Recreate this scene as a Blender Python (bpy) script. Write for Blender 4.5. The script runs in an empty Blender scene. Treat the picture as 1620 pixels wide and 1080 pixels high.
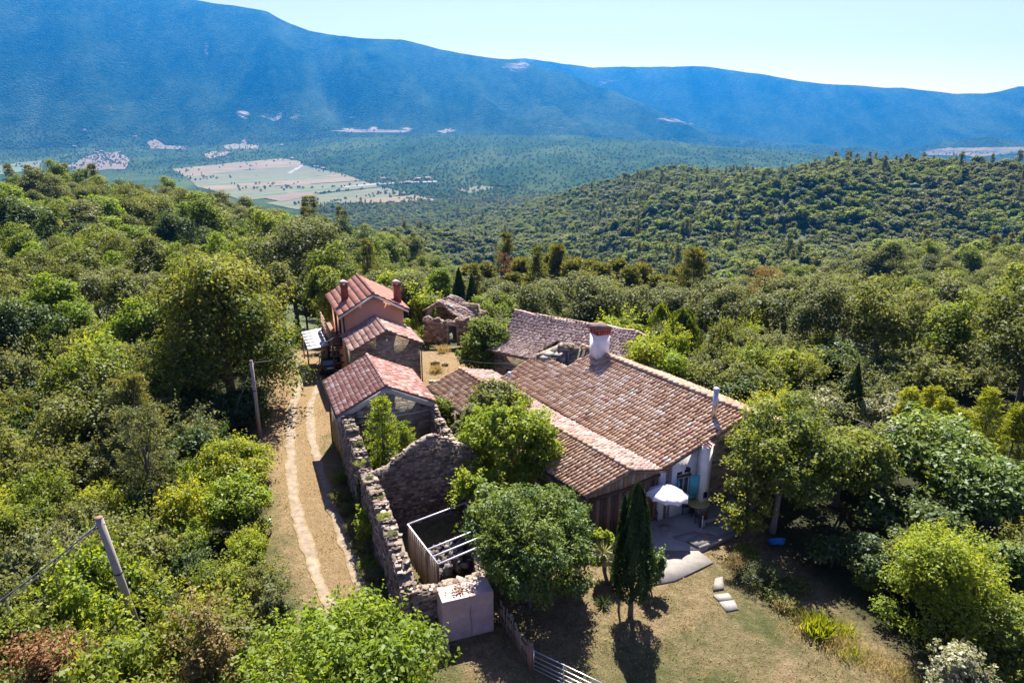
import bpy, math, random
import numpy as np
from mathutils import Vector, Matrix

random.seed(7)
RNG = np.random.default_rng(7)
SC = bpy.context.scene
COL = SC.collection

# ------------------------------------------------------------------ camera
CAM_H = 20.0
PITCH = math.radians(17.7)
FOC = 1080.0                      # focal length in pixels of a 1620 px wide frame (24 mm)
cam_data = bpy.data.cameras.new('camera')
cam_data.lens = 24.0
cam_data.sensor_width = 36.0
cam_data.clip_start = 0.5
cam_data.clip_end = 40000.0
cam = bpy.data.objects.new('camera', cam_data)
COL.objects.link(cam)
cam.location = (0, 0, CAM_H)
cam.rotation_euler = (math.radians(90) - PITCH, 0, 0)
SC.camera = cam

# ------------------------------------------------------------------ daylight
SUN_EL = math.radians(54.0)
SUN_AZ = math.radians(3.0)        # measured from +Y towards +X
world = bpy.data.worlds.new('World')
SC.world = world
world.use_nodes = True
wn = world.node_tree.nodes
bg = wn.get('Background') or wn.new('ShaderNodeBackground')
sky = wn.new('ShaderNodeTexSky')
sky.sky_type = 'NISHITA'
sky.sun_disc = False
sky.sun_elevation = SUN_EL
sky.sun_rotation = SUN_AZ
sky.altitude = 350.0
sky.air_density = 1.0
sky.dust_density = 0.4
sky.ozone_density = 0.5
tone = wn.new('ShaderNodeMix')
tone.data_type = 'RGBA'
tone.blend_type = 'MULTIPLY'
tone.inputs[0].default_value = 1.0
tone.inputs[7].default_value = (0.90, 0.66, 0.94, 1)
world.node_tree.links.new(sky.outputs['Color'], tone.inputs[6])
world.node_tree.links.new(tone.outputs[2], bg.inputs['Color'])
bg.inputs['Strength'].default_value = 0.062
sun_data = bpy.data.lights.new('sun', 'SUN')
sun_data.energy = 5.0
sun_data.angle = math.radians(0.5)
sun_data.color = (1.0, 0.95, 0.86)
sun = bpy.data.objects.new('sun', sun_data)
COL.objects.link(sun)
sd = Vector((math.sin(SUN_AZ) * math.cos(SUN_EL), math.cos(SUN_AZ) * math.cos(SUN_EL), math.sin(SUN_EL)))
sun.rotation_euler = sd.to_track_quat('Z', 'Y').to_euler()
sun.location = (0, 60, 80)
SC.view_settings.view_transform = 'Standard'
SC.view_settings.look = 'None'
SC.view_settings.exposure = 1.82
SC.view_settings.gamma = 1.0
SC.view_settings.use_curve_mapping = False
SC.render.engine = 'CYCLES'
cy = SC.cycles
cy.max_bounces = 6
cy.diffuse_bounces = 5
cy.glossy_bounces = 2
cy.transmission_bounces = 4
cy.volume_bounces = 0
cy.transparent_max_bounces = 6
cy.use_denoising = True
try:
    cy.denoiser = 'OPENIMAGEDENOISE'
except Exception:
    pass
cy.caustics_reflective = False
cy.caustics_refractive = False
HAZE_DENSITY = 5.5e-5
HAZE_COLOR = (0.02, 0.36, 1.0, 1)

# ------------------------------------------------------------------ geometry helpers
SP, CP = math.sin(PITCH), math.cos(PITCH)

def at(px, py, z=0.0):
    """point at height z on the camera ray through an image pixel"""
    u = (px - 810) / FOC
    v = (540 - py) / FOC
    d = (u, CP + v * SP, -SP + v * CP)
    t = (z - CAM_H) / d[2]
    return Vector((d[0] * t, d[1] * t, z))

def px_of(x, y, z):
    dz = z - CAM_H
    dep = y * CP - dz * SP
    return 810 + FOC * x / dep, 540 - FOC * (y * SP + dz * CP) / dep

def on_plane(px, py, p0, dirxy):
    """meet the camera ray of an image pixel with the vertical plane through p0 along dirxy; returns (distance along, z)"""
    u = (px - 810) / FOC
    v = (540 - py) / FOC
    d = (u, CP + v * SP, -SP + v * CP)
    nx, ny = -dirxy[1], dirxy[0]
    t = (p0[0] * nx + p0[1] * ny) / (d[0] * nx + d[1] * ny)
    x, y, z = d[0] * t, d[1] * t, CAM_H + d[2] * t
    return (x - p0[0]) * dirxy[0] + (y - p0[1]) * dirxy[1], z

def make_mesh(name, verts, faces, mat=None, smooth=False, attrs=None):
    """verts (n,3); faces: list of tuples or an (m,k) array"""
    me = bpy.data.meshes.new(name)
    verts = np.asarray(verts, dtype=np.float32).reshape(-1, 3)
    if isinstance(faces, np.ndarray):
        m, k = faces.shape
        idx = faces.astype(np.int32).ravel()
        starts = np.arange(m, dtype=np.int32) * k
    else:
        m = len(faces)
        lens = [len(f) for f in faces]
        idx = np.array([i for f in faces for i in f], dtype=np.int32)
        starts = np.concatenate(([0], np.cumsum(lens)[:-1])).astype(np.int32) if m else np.zeros(0, np.int32)
    me.vertices.add(len(verts))
    me.vertices.foreach_set('co', verts.ravel())
    me.loops.add(len(idx))
    me.loops.foreach_set('vertex_index', idx)
    me.polygons.add(m)
    me.polygons.foreach_set('loop_start', starts)
    me.update(calc_edges=True)
    me.validate()
    if attrs:
        for an, (dom, data) in attrs.items():
            a = me.attributes.new(an, 'FLOAT', dom)
            a.data.foreach_set('value', np.asarray(data, dtype=np.float32))
    if smooth:
        me.polygons.foreach_set('use_smooth', np.ones(m, dtype=bool))
    if mat:
        me.materials.append(mat)
    return me

class MB:
    """collects simple solids and links them as one mesh object"""
    def __init__(s):
        s.v, s.f = [], []
    def quadmesh(s, vs, fs):
        b = len(s.v)
        s.v += [tuple(p) for p in vs]
        s.f += [tuple(b + i for i in f) for f in fs]
        return s
    def hexa(s, p):
        """8 points: bottom 4 (ccw), top 4"""
        return s.quadmesh(p, [(3, 2, 1, 0), (4, 5, 6, 7), (0, 1, 5, 4), (1, 2, 6, 5), (2, 3, 7, 6), (3, 0, 4, 7)])
    def box(s, c, size, rot=0.0, tilt=None):
        c = Vector(c)
        hx, hy, hz = size[0] / 2, size[1] / 2, size[2] / 2
        m = Matrix.Rotation(rot, 3, 'Z')
        if tilt is not None:
            m = m @ tilt
        return s.hexa([c + m @ Vector(q) for q in [(-hx, -hy, -hz), (hx, -hy, -hz), (hx, hy, -hz), (-hx, hy, -hz),
                                                   (-hx, -hy, hz), (hx, -hy, hz), (hx, hy, hz), (-hx, hy, hz)]])
    def bar(s, a, b, w, h=None, up=(0, 0, 1)):
        a, b = Vector(a), Vector(b)
        h = h or w
        d = (b - a).normalized()
        u = Vector(up)
        if abs(d.dot(u)) > 0.95:
            u = Vector((0, 1, 0))
        x = d.cross(u).normalized()
        u = x.cross(d)
        q = [(-w / 2, -h / 2), (w / 2, -h / 2), (w / 2, h / 2), (-w / 2, h / 2)]
        return s.hexa([a + x * i + u * j for i, j in q] + [b + x * i + u * j for i, j in q])
    def tube(s, pts, radii, seg=8, cap=True):
        pts = [Vector(p) for p in pts]
        n = len(pts)
        if not hasattr(radii, '__len__'):
            radii = [radii] * n
        base = len(s.v)
        ref = Vector((0.31, 0.87, 0.11))
        for i, p in enumerate(pts):
            d = (pts[min(i + 1, n - 1)] - pts[max(i - 1, 0)])
            if d.length < 1e-6:
                d = Vector((0, 0, 1))
            d.normalize()
            r = ref if abs(d.dot(ref)) < 0.9 else Vector((1, 0, 0))
            x = d.cross(r).normalized()
            y = d.cross(x)
            for k in range(seg):
                a = 2 * math.pi * k / seg
                s.v.append(tuple(p + (x * math.cos(a) + y * math.sin(a)) * radii[i]))
        for i in range(n - 1):
            for k in range(seg):
                a, b = base + i * seg + k, base + i * seg + (k + 1) % seg
                s.f.append((a, b, b + seg, a + seg))
        if cap:
            s.f.append(tuple(base + k for k in reversed(range(seg))))
            s.f.append(tuple(base + (n - 1) * seg + k for k in range(seg)))
        return s
    def lathe(s, c, prof, seg=16, cap=True):
        c = Vector(c)
        base = len(s.v)
        for r, z in prof:
            for k in range(seg):
                a = 2 * math.pi * k / seg
                s.v.append((c.x + r * math.cos(a), c.y + r * math.sin(a), c.z + z))
        for i in range(len(prof) - 1):
            for k in range(seg):
                a, b = base + i * seg + k, base + i * seg + (k + 1) % seg
                s.f.append((a, b, b + seg, a + seg))
        if cap:
            s.f.append(tuple(base + k for k in reversed(range(seg))))
            s.f.append(tuple(base + (len(prof) - 1) * seg + k for k in range(seg)))
        return s
    def prism(s, poly, off):
        """flat polygon (points) extruded by the vector off"""
        off = Vector(off)
        n = len(poly)
        b = len(s.v)
        s.v += [tuple(Vector(p)) for p in poly] + [tuple(Vector(p) + off) for p in poly]
        s.f.append(tuple(b + i for i in reversed(range(n))))
        s.f.append(tuple(b + n + i for i in range(n)))
        for i in range(n):
            j = (i + 1) % n
            s.f.append((b + i, b + j, b + n + j, b + n + i))
        return s
    def mesh(s, name, mat, smooth=False):
        return make_mesh(name, s.v, s.f, mat, smooth)
    def build(s, name, mat, parent=None, smooth=False):
        return link(name, s.mesh(name, mat, smooth), parent)

def link(name, data, parent=None):
    o = bpy.data.objects.new(name, data)
    COL.objects.link(o)
    if parent is not None:
        adopt(o, parent)
    return o

ROOT_LOC = {}
def adopt(o, parent):
    o.parent = parent
    # meshes are modelled in site coordinates: cancel the Empty's own location
    p, off = parent, Vector((0, 0, 0))
    while p is not None and p.name not in ROOT_LOC:
        p = p.parent
    if p is not None and parent.name in ROOT_LOC:
        o.matrix_parent_inverse = Matrix.Translation(-ROOT_LOC[p.name])

def tag(o, label=None, cat=None, group=None, kind=None):
    if label: o['label'] = label
    if cat: o['category'] = cat
    if group: o['group'] = group
    if kind: o['kind'] = kind
    return o

def thing(name, label, cat, loc, group=None):
    o = bpy.data.objects.new(name, None)
    COL.objects.link(o)
    o.empty_display_size = 0.3
    o.location = loc
    ROOT_LOC[o.name] = Vector(loc)
    return tag(o, label, cat, group)

# ------------------------------------------------------------------ materials
def new_mat(name):
    m = bpy.data.materials.new(name)
    m.use_nodes = True
    nt = m.node_tree
    for n in list(nt.nodes):
        nt.nodes.remove(n)
    out = nt.nodes.new('ShaderNodeOutputMaterial')
    return m, nt, out

def N(nt, t, **kw):
    n = nt.nodes.new(t)
    for k, v in kw.items():
        setattr(n, k, v)
    return n

def ramp(nt, stops, interp='LINEAR'):
    r = nt.nodes.new('ShaderNodeValToRGB')
    r.color_ramp.interpolation = interp
    e = r.color_ramp.elements
    while len(e) > 1:
        e.remove(e[-1])
    e[0].position = stops[0][0]
    e[0].color = (*stops[0][1], 1)
    for p, c in stops[1:]:
        k = e.new(p)
        k.color = (*c, 1)
    return r

def mixc(nt, fac, a, b, mode='MIX'):
    m = nt.nodes.new('ShaderNodeMix')
    m.data_type = 'RGBA'
    m.blend_type = mode
    for sock, val in ((m.inputs[0], fac), (m.inputs[6], a), (m.inputs[7], b)):
        if hasattr(val, 'is_linked') or hasattr(val, 'links'):
            nt.links.new(val, sock)
        elif isinstance(val, (int, float)):
            sock.default_value = val
        else:
            sock.default_value = (*val, 1)
    return m.outputs[2]

def math_node(nt, op, a, b=0.0):
    m = nt.nodes.new('ShaderNodeMath')
    m.operation = op
    for i, val in enumerate((a, b)):
        if hasattr(val, 'links'):
            nt.links.new(val, m.inputs[i])
        else:
            m.inputs[i].default_value = val
    return m.outputs[0]

def noise(nt, scale, detail=4, rough=0.6, coord=None, dist=0.0):
    n = nt.nodes.new('ShaderNodeTexNoise')
    n.inputs['Scale'].default_value = scale
    n.inputs['Detail'].default_value = detail
    n.inputs['Roughness'].default_value = rough
    n.inputs['Distortion'].default_value = dist
    if coord is not None:
        nt.links.new(coord, n.inputs['Vector'])
    return n.outputs['Fac']

def pos(nt):
    return nt.nodes.new('ShaderNodeNewGeometry').outputs['Position']

def bump(nt, height, strength, dist, bsdf):
    b = nt.nodes.new('ShaderNodeBump')
    b.inputs['Strength'].default_value = strength
    b.inputs['Distance'].default_value = dist
    nt.links.new(height, b.inputs['Height'])
    nt.links.new(b.outputs['Normal'], bsdf.inputs['Normal'])

def simple_mat(name, a, b=None, scale=3.0, rough=0.85, bstr=0.3, bdist=0.02, metal=0.0, detail=5, stretch=None, spec=0.3):
    m, nt, out = new_mat(name)
    p = nt.nodes.new('ShaderNodeBsdfPrincipled')
    co = nt.nodes.new('ShaderNodeTexCoord').outputs['Object']
    if stretch:
        mp = nt.nodes.new('ShaderNodeMapping')
        mp.inputs['Scale'].default_value = stretch
        nt.links.new(co, mp.inputs['Vector'])
        co = mp.outputs['Vector']
    n = noise(nt, scale, detail, 0.65, co)
    b = b or tuple(x * 0.7 for x in a)
    r = ramp(nt, [(0.3, b), (0.7, a)])
    nt.links.new(n, r.inputs['Fac'])
    nt.links.new(r.outputs['Color'], p.inputs['Base Color'])
    p.inputs['Roughness'].default_value = rough
    p.inputs['Metallic'].default_value = metal
    p.inputs['Specular IOR Level'].default_value = spec
    if bstr:
        bump(nt, n, bstr, bdist, p)
    nt.links.new(p.outputs['BSDF'], out.inputs['Surface'])
    return m

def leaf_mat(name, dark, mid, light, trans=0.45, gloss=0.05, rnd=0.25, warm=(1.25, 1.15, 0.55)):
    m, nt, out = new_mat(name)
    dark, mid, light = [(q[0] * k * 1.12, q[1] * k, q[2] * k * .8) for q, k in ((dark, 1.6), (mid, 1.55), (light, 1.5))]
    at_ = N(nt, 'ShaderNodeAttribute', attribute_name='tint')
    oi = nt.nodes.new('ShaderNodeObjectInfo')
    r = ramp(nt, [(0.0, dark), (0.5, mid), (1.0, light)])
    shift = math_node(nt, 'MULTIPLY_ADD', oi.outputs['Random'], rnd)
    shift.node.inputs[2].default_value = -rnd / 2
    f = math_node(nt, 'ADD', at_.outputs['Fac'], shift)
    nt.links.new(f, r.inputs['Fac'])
    d = nt.nodes.new('ShaderNodeBsdfDiffuse')
    nt.links.new(r.outputs['Color'], d.inputs['Color'])
    t = nt.nodes.new('ShaderNodeBsdfTranslucent')
    tc = mixc(nt, 1.0, r.outputs['Color'], warm, 'MULTIPLY')
    nt.links.new(tc, t.inputs['Color'])
    mx = nt.nodes.new('ShaderNodeMixShader')
    mx.inputs[0].default_value = trans + .07
    nt.links.new(d.outputs[0], mx.inputs[1])
    nt.links.new(t.outputs[0], mx.inputs[2])
    g = nt.nodes.new('ShaderNodeBsdfGlossy')
    g.inputs['Roughness'].default_value = 0.5
    g.inputs['Color'].default_value = (0.9, 0.95, 1, 1)
    m2 = nt.nodes.new('ShaderNodeMixShader')
    m2.inputs[0].default_value = gloss
    nt.links.new(mx.outputs[0], m2.inputs[1])
    nt.links.new(g.outputs[0], m2.inputs[2])
    nt.links.new(m2.outputs[0], out.inputs['Surface'])
    return m

# ------------------------------------------------------------------ terrain: heights by bearing and distance, bearings from image columns
def vnoise(x, y, seed=0):
    """smooth value noise, numpy"""
    xi, yi = np.floor(x).astype(np.int64), np.floor(y).astype(np.int64)
    xf, yf = x - xi, y - yi
    u, v = xf * xf * (3 - 2 * xf), yf * yf * (3 - 2 * yf)
    def h(a, b):
        n = (a * 374761393 + b * 668265263 + seed * 974711) & 0x7fffffff
        n = ((n ^ (n >> 13)) * 1274126177) & 0x7fffffff
        n = n ^ (n >> 16)
        return (n & 0xffff) / 65535.0
    a, b, c, d = h(xi, yi), h(xi + 1, yi), h(xi, yi + 1), h(xi + 1, yi + 1)
    return (a * (1 - u) + b * u) * (1 - v) + (c * (1 - u) + d * u) * v

def fbm(x, y, oct=4, seed=0):
    s, a, t = 0.0, 0.5, 0.0
    for o in range(oct):
        s = s + a * vnoise(x * 2 ** o + 17.3 * o, y * 2 ** o - 9.1 * o, seed + o)
        t += a
        a *= 0.5
    return s / t * 2 - 1

def az_of_px(x):
    return math.degrees(math.atan2((x - 810) / FOC, CP + (540 - 195) / FOC * SP))

def z_of_row(y, r, x=810.0):
    u = (x - 810) / FOC
    v = (540 - y) / FOC
    d = (u, CP + v * SP, -SP + v * CP)
    return CAM_H + d[2] / math.hypot(d[0], d[1]) * r

T0 = [(1, 0), (60, 0)]
PROF = {
    -900: [(120, -4), (250, -9), (380, -14), (600, -60), (1300, -190), (3500, -190), (4700, -110)],
    0: [(120, -3), (250, -6), (350, -6), (450, -24), (700, -90), (1400, -195), (3400, -190), (4700, -120)],
    80: [(120, -3), (250, -5), (345, -2), (450, -24), (700, -90), (1400, -195), (3400, -190), (4700, -120)],
    330: [(110, -5), (200, -11), (300, -17), (400, -42), (700, -100), (1400, -198), (3300, -195), (4700, -115)],
    450: [(100, -6), (180, -16), (280, -25), (380, -50), (600, -85), (900, -140), (1500, -200), (3200, -196), (4700, -100)],
    550: [(100, -8), (180, -20), (250, -28), (330, -42), (500, -47), (650, -85), (1000, -150), (1500, -200), (2900, -198), (3500, -140), (4200, -62), (4700, -70)],
    640: [(95, -8), (170, -22), (230, -32), (320, -48), (500, -52), (650, -85), (1000, -150), (1600, -198), (2500, -198), (3200, -140), (4200, -42), (4700, -60)],
    790: [(85, -6), (110, -12), (160, -34), (300, -74), (450, -70), (600, -110), (900, -125), (1250, -140), (1700, -185), (2200, -188), (3000, -135), (4200, -45), (4700, -65)],
    925: [(90, -8), (160, -38), (300, -92), (500, -112), (800, -112), (1150, -88), (1400, -115), (1900, -170), (2300, -175), (3000, -130), (4200, -47), (4700, -75)],
    1060: [(90, -7), (170, -38), (300, -70), (450, -80), (700, -66), (1000, -46), (1250, -70), (1900, -165), (2500, -170), (3100, -130), (4100, -72), (4700, -105)],
    1290: [(90, -5), (180, -28), (260, -44), (450, -52), (700, -44), (900, -36), (1100, -60), (1800, -160), (2600, -180), (3200, -150), (3900, -118), (4700, -170)],
    1480: [(90, -5), (160, -22), (260, -31), (450, -33), (700, -34), (850, -31), (1100, -55), (1800, -170), (2500, -198), (4700, -200)],
    1620: [(90, -5), (160, -22), (260, -31), (450, -33), (700, -33), (850, -30), (1100, -55), (1800, -170), (2500, -198), (4700, -200)],
    2600: [(90, -5), (160, -22), (260, -31), (450, -33), (850, -32), (1100, -55), (1800, -170), (2500, -198), (4700, -200)],
}
CREST1 = [(-2500, 195), (-900, -30), (-200, -62), (0, -45), (200, -28), (390, -2), (440, 9), (500, 38), (545, 50), (640, 52), (700, 68), (760, 80), (830, 92), (900, 112),
          (960, 138), (1025, 166), (1095, 196), (1225, 224), (1400, 240), (3000, 240)]
CREST2 = [(-900, 150), (600, 120), (760, 90), (830, 83), (930, 98), (1000, 100), (1090, 96), (1130, 101), (1180, 109), (1260, 122), (1320, 130), (1420, 133), (1500, 146),
          (1550, 143), (1600, 133), (1640, 135), (1800, 150), (2600, 160)]
R1, R2 = 6300.0, 8000.0
NR = 330
RMIN, RMAX = 1.0, 8700.0
RS = np.exp(np.linspace(math.log(RMIN), math.log(RMAX), NR))
AZ = np.concatenate([np.arange(-180, -60, 4.0), np.arange(-60, -42, 0.6), np.arange(-42, 42, 0.17), np.arange(42, 60, 0.6), np.arange(60, 180.1, 4.0)])
_cx = sorted(PROF)
_ca = np.array([az_of_px(x) for x in _cx])
_lr = np.log(RS)
_cols = np.array([np.interp(_lr, np.log([p[0] for p in T0 + PROF[x]]), [p[1] for p in T0 + PROF[x]]) for x in _cx])
HT = np.empty((len(AZ), NR))
for j in range(NR):
    HT[:, j] = np.interp(AZ, _ca, _cols[:, j])
_c1a, _c1x, _c1y = [az_of_px(p[0]) for p in CREST1], [p[0] for p in CREST1], [p[1] for p in CREST1]
_c2a, _c2x, _c2y = [az_of_px(p[0]) for p in CREST2], [p[0] for p in CREST2], [p[1] for p in CREST2]
jm = int(np.searchsorted(RS, 4650))
for i, a in enumerate(AZ):
    aa = max(min(a, 62), -62)
    x1 = 810 + math.tan(math.radians(aa)) * FOC * (CP + 345 / FOC * SP)
    z1 = z_of_row(np.interp(aa, _c1a, _c1y), R1, x1)
    z2 = z_of_row(np.interp(aa, _c2a, _c2y), R2, x1)
    zb = HT[i, jm]
    if abs(a) > 62:
        z1, z2 = zb, zb
    z1 = max(z1, -215)
    pts = [(4650, zb), (5100, zb + .17 * (z1 - zb)), (5700, zb + .56 * (z1 - zb)), (R1, z1), (6650, z1 - .12 * (z1 + 200)), (6950, z1 * .4 - 110),
           (7150, min(z1 * .3, -20) - 60 + .12 * z2), (7550, -60 + .45 * z2), (R2, z2), (8300, z2 * .85), (RMAX, z2 * .2)]
    HT[i, jm:] = np.interp(_lr[jm:], np.log([p[0] for p in pts]), [p[1] for p in pts])
def _blur(a, axis, k):
    pad = [(0, 0), (0, 0)]
    pad[axis] = (len(k) // 2, len(k) // 2)
    b = np.pad(a, pad, mode='edge')
    out = np.zeros_like(a)
    for i, w in enumerate(k):
        out += w * (b[:, i:i + a.shape[1]] if axis == 1 else b[i:i + a.shape[0], :])
    return out
_k = np.exp(-np.linspace(-2, 2, 7) ** 2)
_k /= _k.sum()
_hb = _blur(HT, 1, _k)
_w = np.clip((RS - 62) / 60, 0, 1)[None, :] * (1 - 0.6 * np.clip((RS - 5800) / 500, 0, 1))[None, :]
HT = HT * (1 - _w) + _hb * _w
_k2 = np.exp(-np.linspace(-2, 2, 21) ** 2)
_k2 /= _k2.sum()
_hb = _blur(HT, 0, _k2)
_w = np.clip((RS - 50) / 60, 0, 1)[None, :] * (1 - np.clip((RS - 4400) / 500, 0, 1))[None, :]
HT = HT * (1 - _w) + _hb * _w
_aa, _rr = np.meshgrid(np.radians(AZ), RS, indexing='ij')
GX, GY = np.sin(_aa) * _rr, np.cos(_aa) * _rr
def relief(x, y):
    r = np.hypot(x, y)
    z = 0.06 * fbm(x / 3.0, y / 3.0, 3, 3) * np.clip((r - 5) / 20, 0, 1)
    z = z + 3.0 * fbm(x / 60, y / 60, 3, 5) * np.clip((r - 75) / 80, 0, 1) * (1 - np.clip((r - 1500) / 300, 0, 1))
    z = z + (78 * (0.22 - np.abs(fbm(x / 380 + .35 * y / 300, y / 430, 3, 19))) * np.clip((1000 - r) / 350, .35, 1) + 6 * fbm(x / 110, y / 110, 3, 6)) * np.clip((r - 170) / 200, 0, 1) * (1 - np.clip((r - 1500) / 400, 0, 1))
    mt = np.clip((r - 4300) / 900, 0, 1)
    rid = np.abs(fbm(x / 620 + 0.35 * y / 680, y / 1200, 3, 11))
    z = z + mt * (-400 * (0.24 - rid) * np.clip((6350 - r) / 900, 0.10, 1) * np.clip((r - 4500) / 700, 0, 1) + 15 * fbm(x / 190, y / 190, 3, 12) * np.clip((6500 - r) / 500, .45, 1))
    z = z + np.clip((r - 2700) / 600, 0, 1) * (1 - mt) * 9 * fbm(x / 300, y / 300, 4, 13)
    return z
HZ = HT + relief(GX, GY)
def ground_z(x, y):
    """height of the terrain under one point or arrays of points"""
    x, y = np.asarray(x, float), np.asarray(y, float)
    a = np.degrees(np.arctan2(x, y))
    lr = np.log(np.clip(np.hypot(x, y), RMIN * 1.01, RMAX * 0.99))
    fi = np.interp(a, AZ, np.arange(len(AZ)))
    fj = np.interp(lr, _lr, np.arange(NR))
    i0, j0 = np.clip(fi.astype(int), 0, len(AZ) - 2), np.clip(fj.astype(int), 0, NR - 2)
    u, v = fi - i0, fj - j0
    return (HZ[i0, j0] * (1 - u) * (1 - v) + HZ[i0 + 1, j0] * u * (1 - v) + HZ[i0, j0 + 1] * (1 - u) * v + HZ[i0 + 1, j0 + 1] * u * v)
def gz(x, y):
    return float(ground_z(x, y))
def at_ground(px, py):
    z = 0.0
    for _ in range(30):
        p = at(px, py, z)
        z = 0.5 * z + 0.5 * gz(p.x, p.y)
    return at(px, py, z)

# masks along the terrain grid
def wall_d(x, y):
    return np.abs((x + 9.8) * 0.921 + (y - 36) * 0.39)

def poly_mask(x, y, poly):
    inside = np.zeros(np.shape(x), bool)
    n = len(poly)
    for i in range(n):
        x1, y1 = poly[i][:2]
        x2, y2 = poly[(i + 1) % n][:2]
        c = ((y1 > y) != (y2 > y)) & (x < (x2 - x1) * (y - y1) / (y2 - y1 + 1e-12) + x1)
        inside ^= c
    return inside

# terrain materials
def forest_floor_mat():
    m, nt, out = new_mat('forest_floor')
    p = nt.nodes.new('ShaderNodeBsdfPrincipled')
    co = pos(nt)
    r = ramp(nt, [(0.3, (0.022, 0.036, 0.011)), (0.55, (0.045, 0.062, 0.018)), (0.75, (0.08, 0.085, 0.032))])
    nt.links.new(noise(nt, 0.4, 6, 0.7, co), r.inputs['Fac'])
    nt.links.new(r.outputs['Color'], p.inputs['Base Color'])
    p.inputs['Roughness'].default_value = 0.95
    bump(nt, noise(nt, 1.3, 5, 0.7, co), 0.6, 0.3, p)
    nt.links.new(p.outputs['BSDF'], out.inputs['Surface'])
    return m

def woodland_mat(name, tree, dark, mid, light, rock=None, big=0.0032):
    """far woodland: crowns are relief of the tree size, colour varies by stand and by painted gully-shade streaks"""
    m, nt, out = new_mat(name)
    p = nt.nodes.new('ShaderNodeBsdfPrincipled')
    co = pos(nt)
    vo = nt.nodes.new('ShaderNodeTexVoronoi')
    vo.inputs['Scale'].default_value = 1.0 / tree
    vo.inputs['Randomness'].default_value = 1.0
    nt.links.new(co, vo.inputs['Vector'])
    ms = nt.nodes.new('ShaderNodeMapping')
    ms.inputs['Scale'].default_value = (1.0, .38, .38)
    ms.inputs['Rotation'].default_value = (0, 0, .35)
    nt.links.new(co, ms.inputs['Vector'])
    a = noise(nt, big, 6, 0.62, ms.outputs['Vector'], .5)  # noise stretched downslope: gully shading put into the colour as darker streaks
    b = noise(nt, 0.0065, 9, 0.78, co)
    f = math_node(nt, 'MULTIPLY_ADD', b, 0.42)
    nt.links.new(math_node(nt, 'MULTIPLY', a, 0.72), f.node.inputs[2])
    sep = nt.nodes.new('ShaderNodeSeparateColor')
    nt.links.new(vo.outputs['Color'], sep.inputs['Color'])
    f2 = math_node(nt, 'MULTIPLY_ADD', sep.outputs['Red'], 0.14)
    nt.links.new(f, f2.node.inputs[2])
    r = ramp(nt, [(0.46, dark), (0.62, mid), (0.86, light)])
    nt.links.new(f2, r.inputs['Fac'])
    colr = r.outputs['Color']
    if rock:
        at_ = N(nt, 'ShaderNodeAttribute', attribute_name='rock')
        mr = nt.nodes.new('ShaderNodeMapping')
        mr.inputs['Scale'].default_value = (.5, 1.6, 2.2)
        nt.links.new(co, mr.inputs['Vector'])
        n2 = noise(nt, 0.010, 8, 0.82, mr.outputs['Vector'], .8)
        k = math_node(nt, 'ADD', at_.outputs['Fac'], n2)
        rr = ramp(nt, [(0.83, (0, 0, 0)), (0.99, (1, 1, 1))])
        nt.links.new(k, rr.inputs['Fac'])
        colr = mixc(nt, rr.outputs['Color'], colr, rock)
    nt.links.new(colr, p.inputs['Base Color'])
    p.inputs['Roughness'].default_value = 1.0
    p.inputs['Specular IOR Level'].default_value = 0.0
    h = math_node(nt, 'MULTIPLY_ADD', vo.outputs['Distance'], -1.0)
    nt.links.new(math_node(nt, 'MULTIPLY', b, 1.4), h.node.inputs[2])
    bump(nt, h, .8, tree * 1.0, p)
    nt.links.new(p.outputs['BSDF'], out.inputs['Surface'])
    return m

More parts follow.
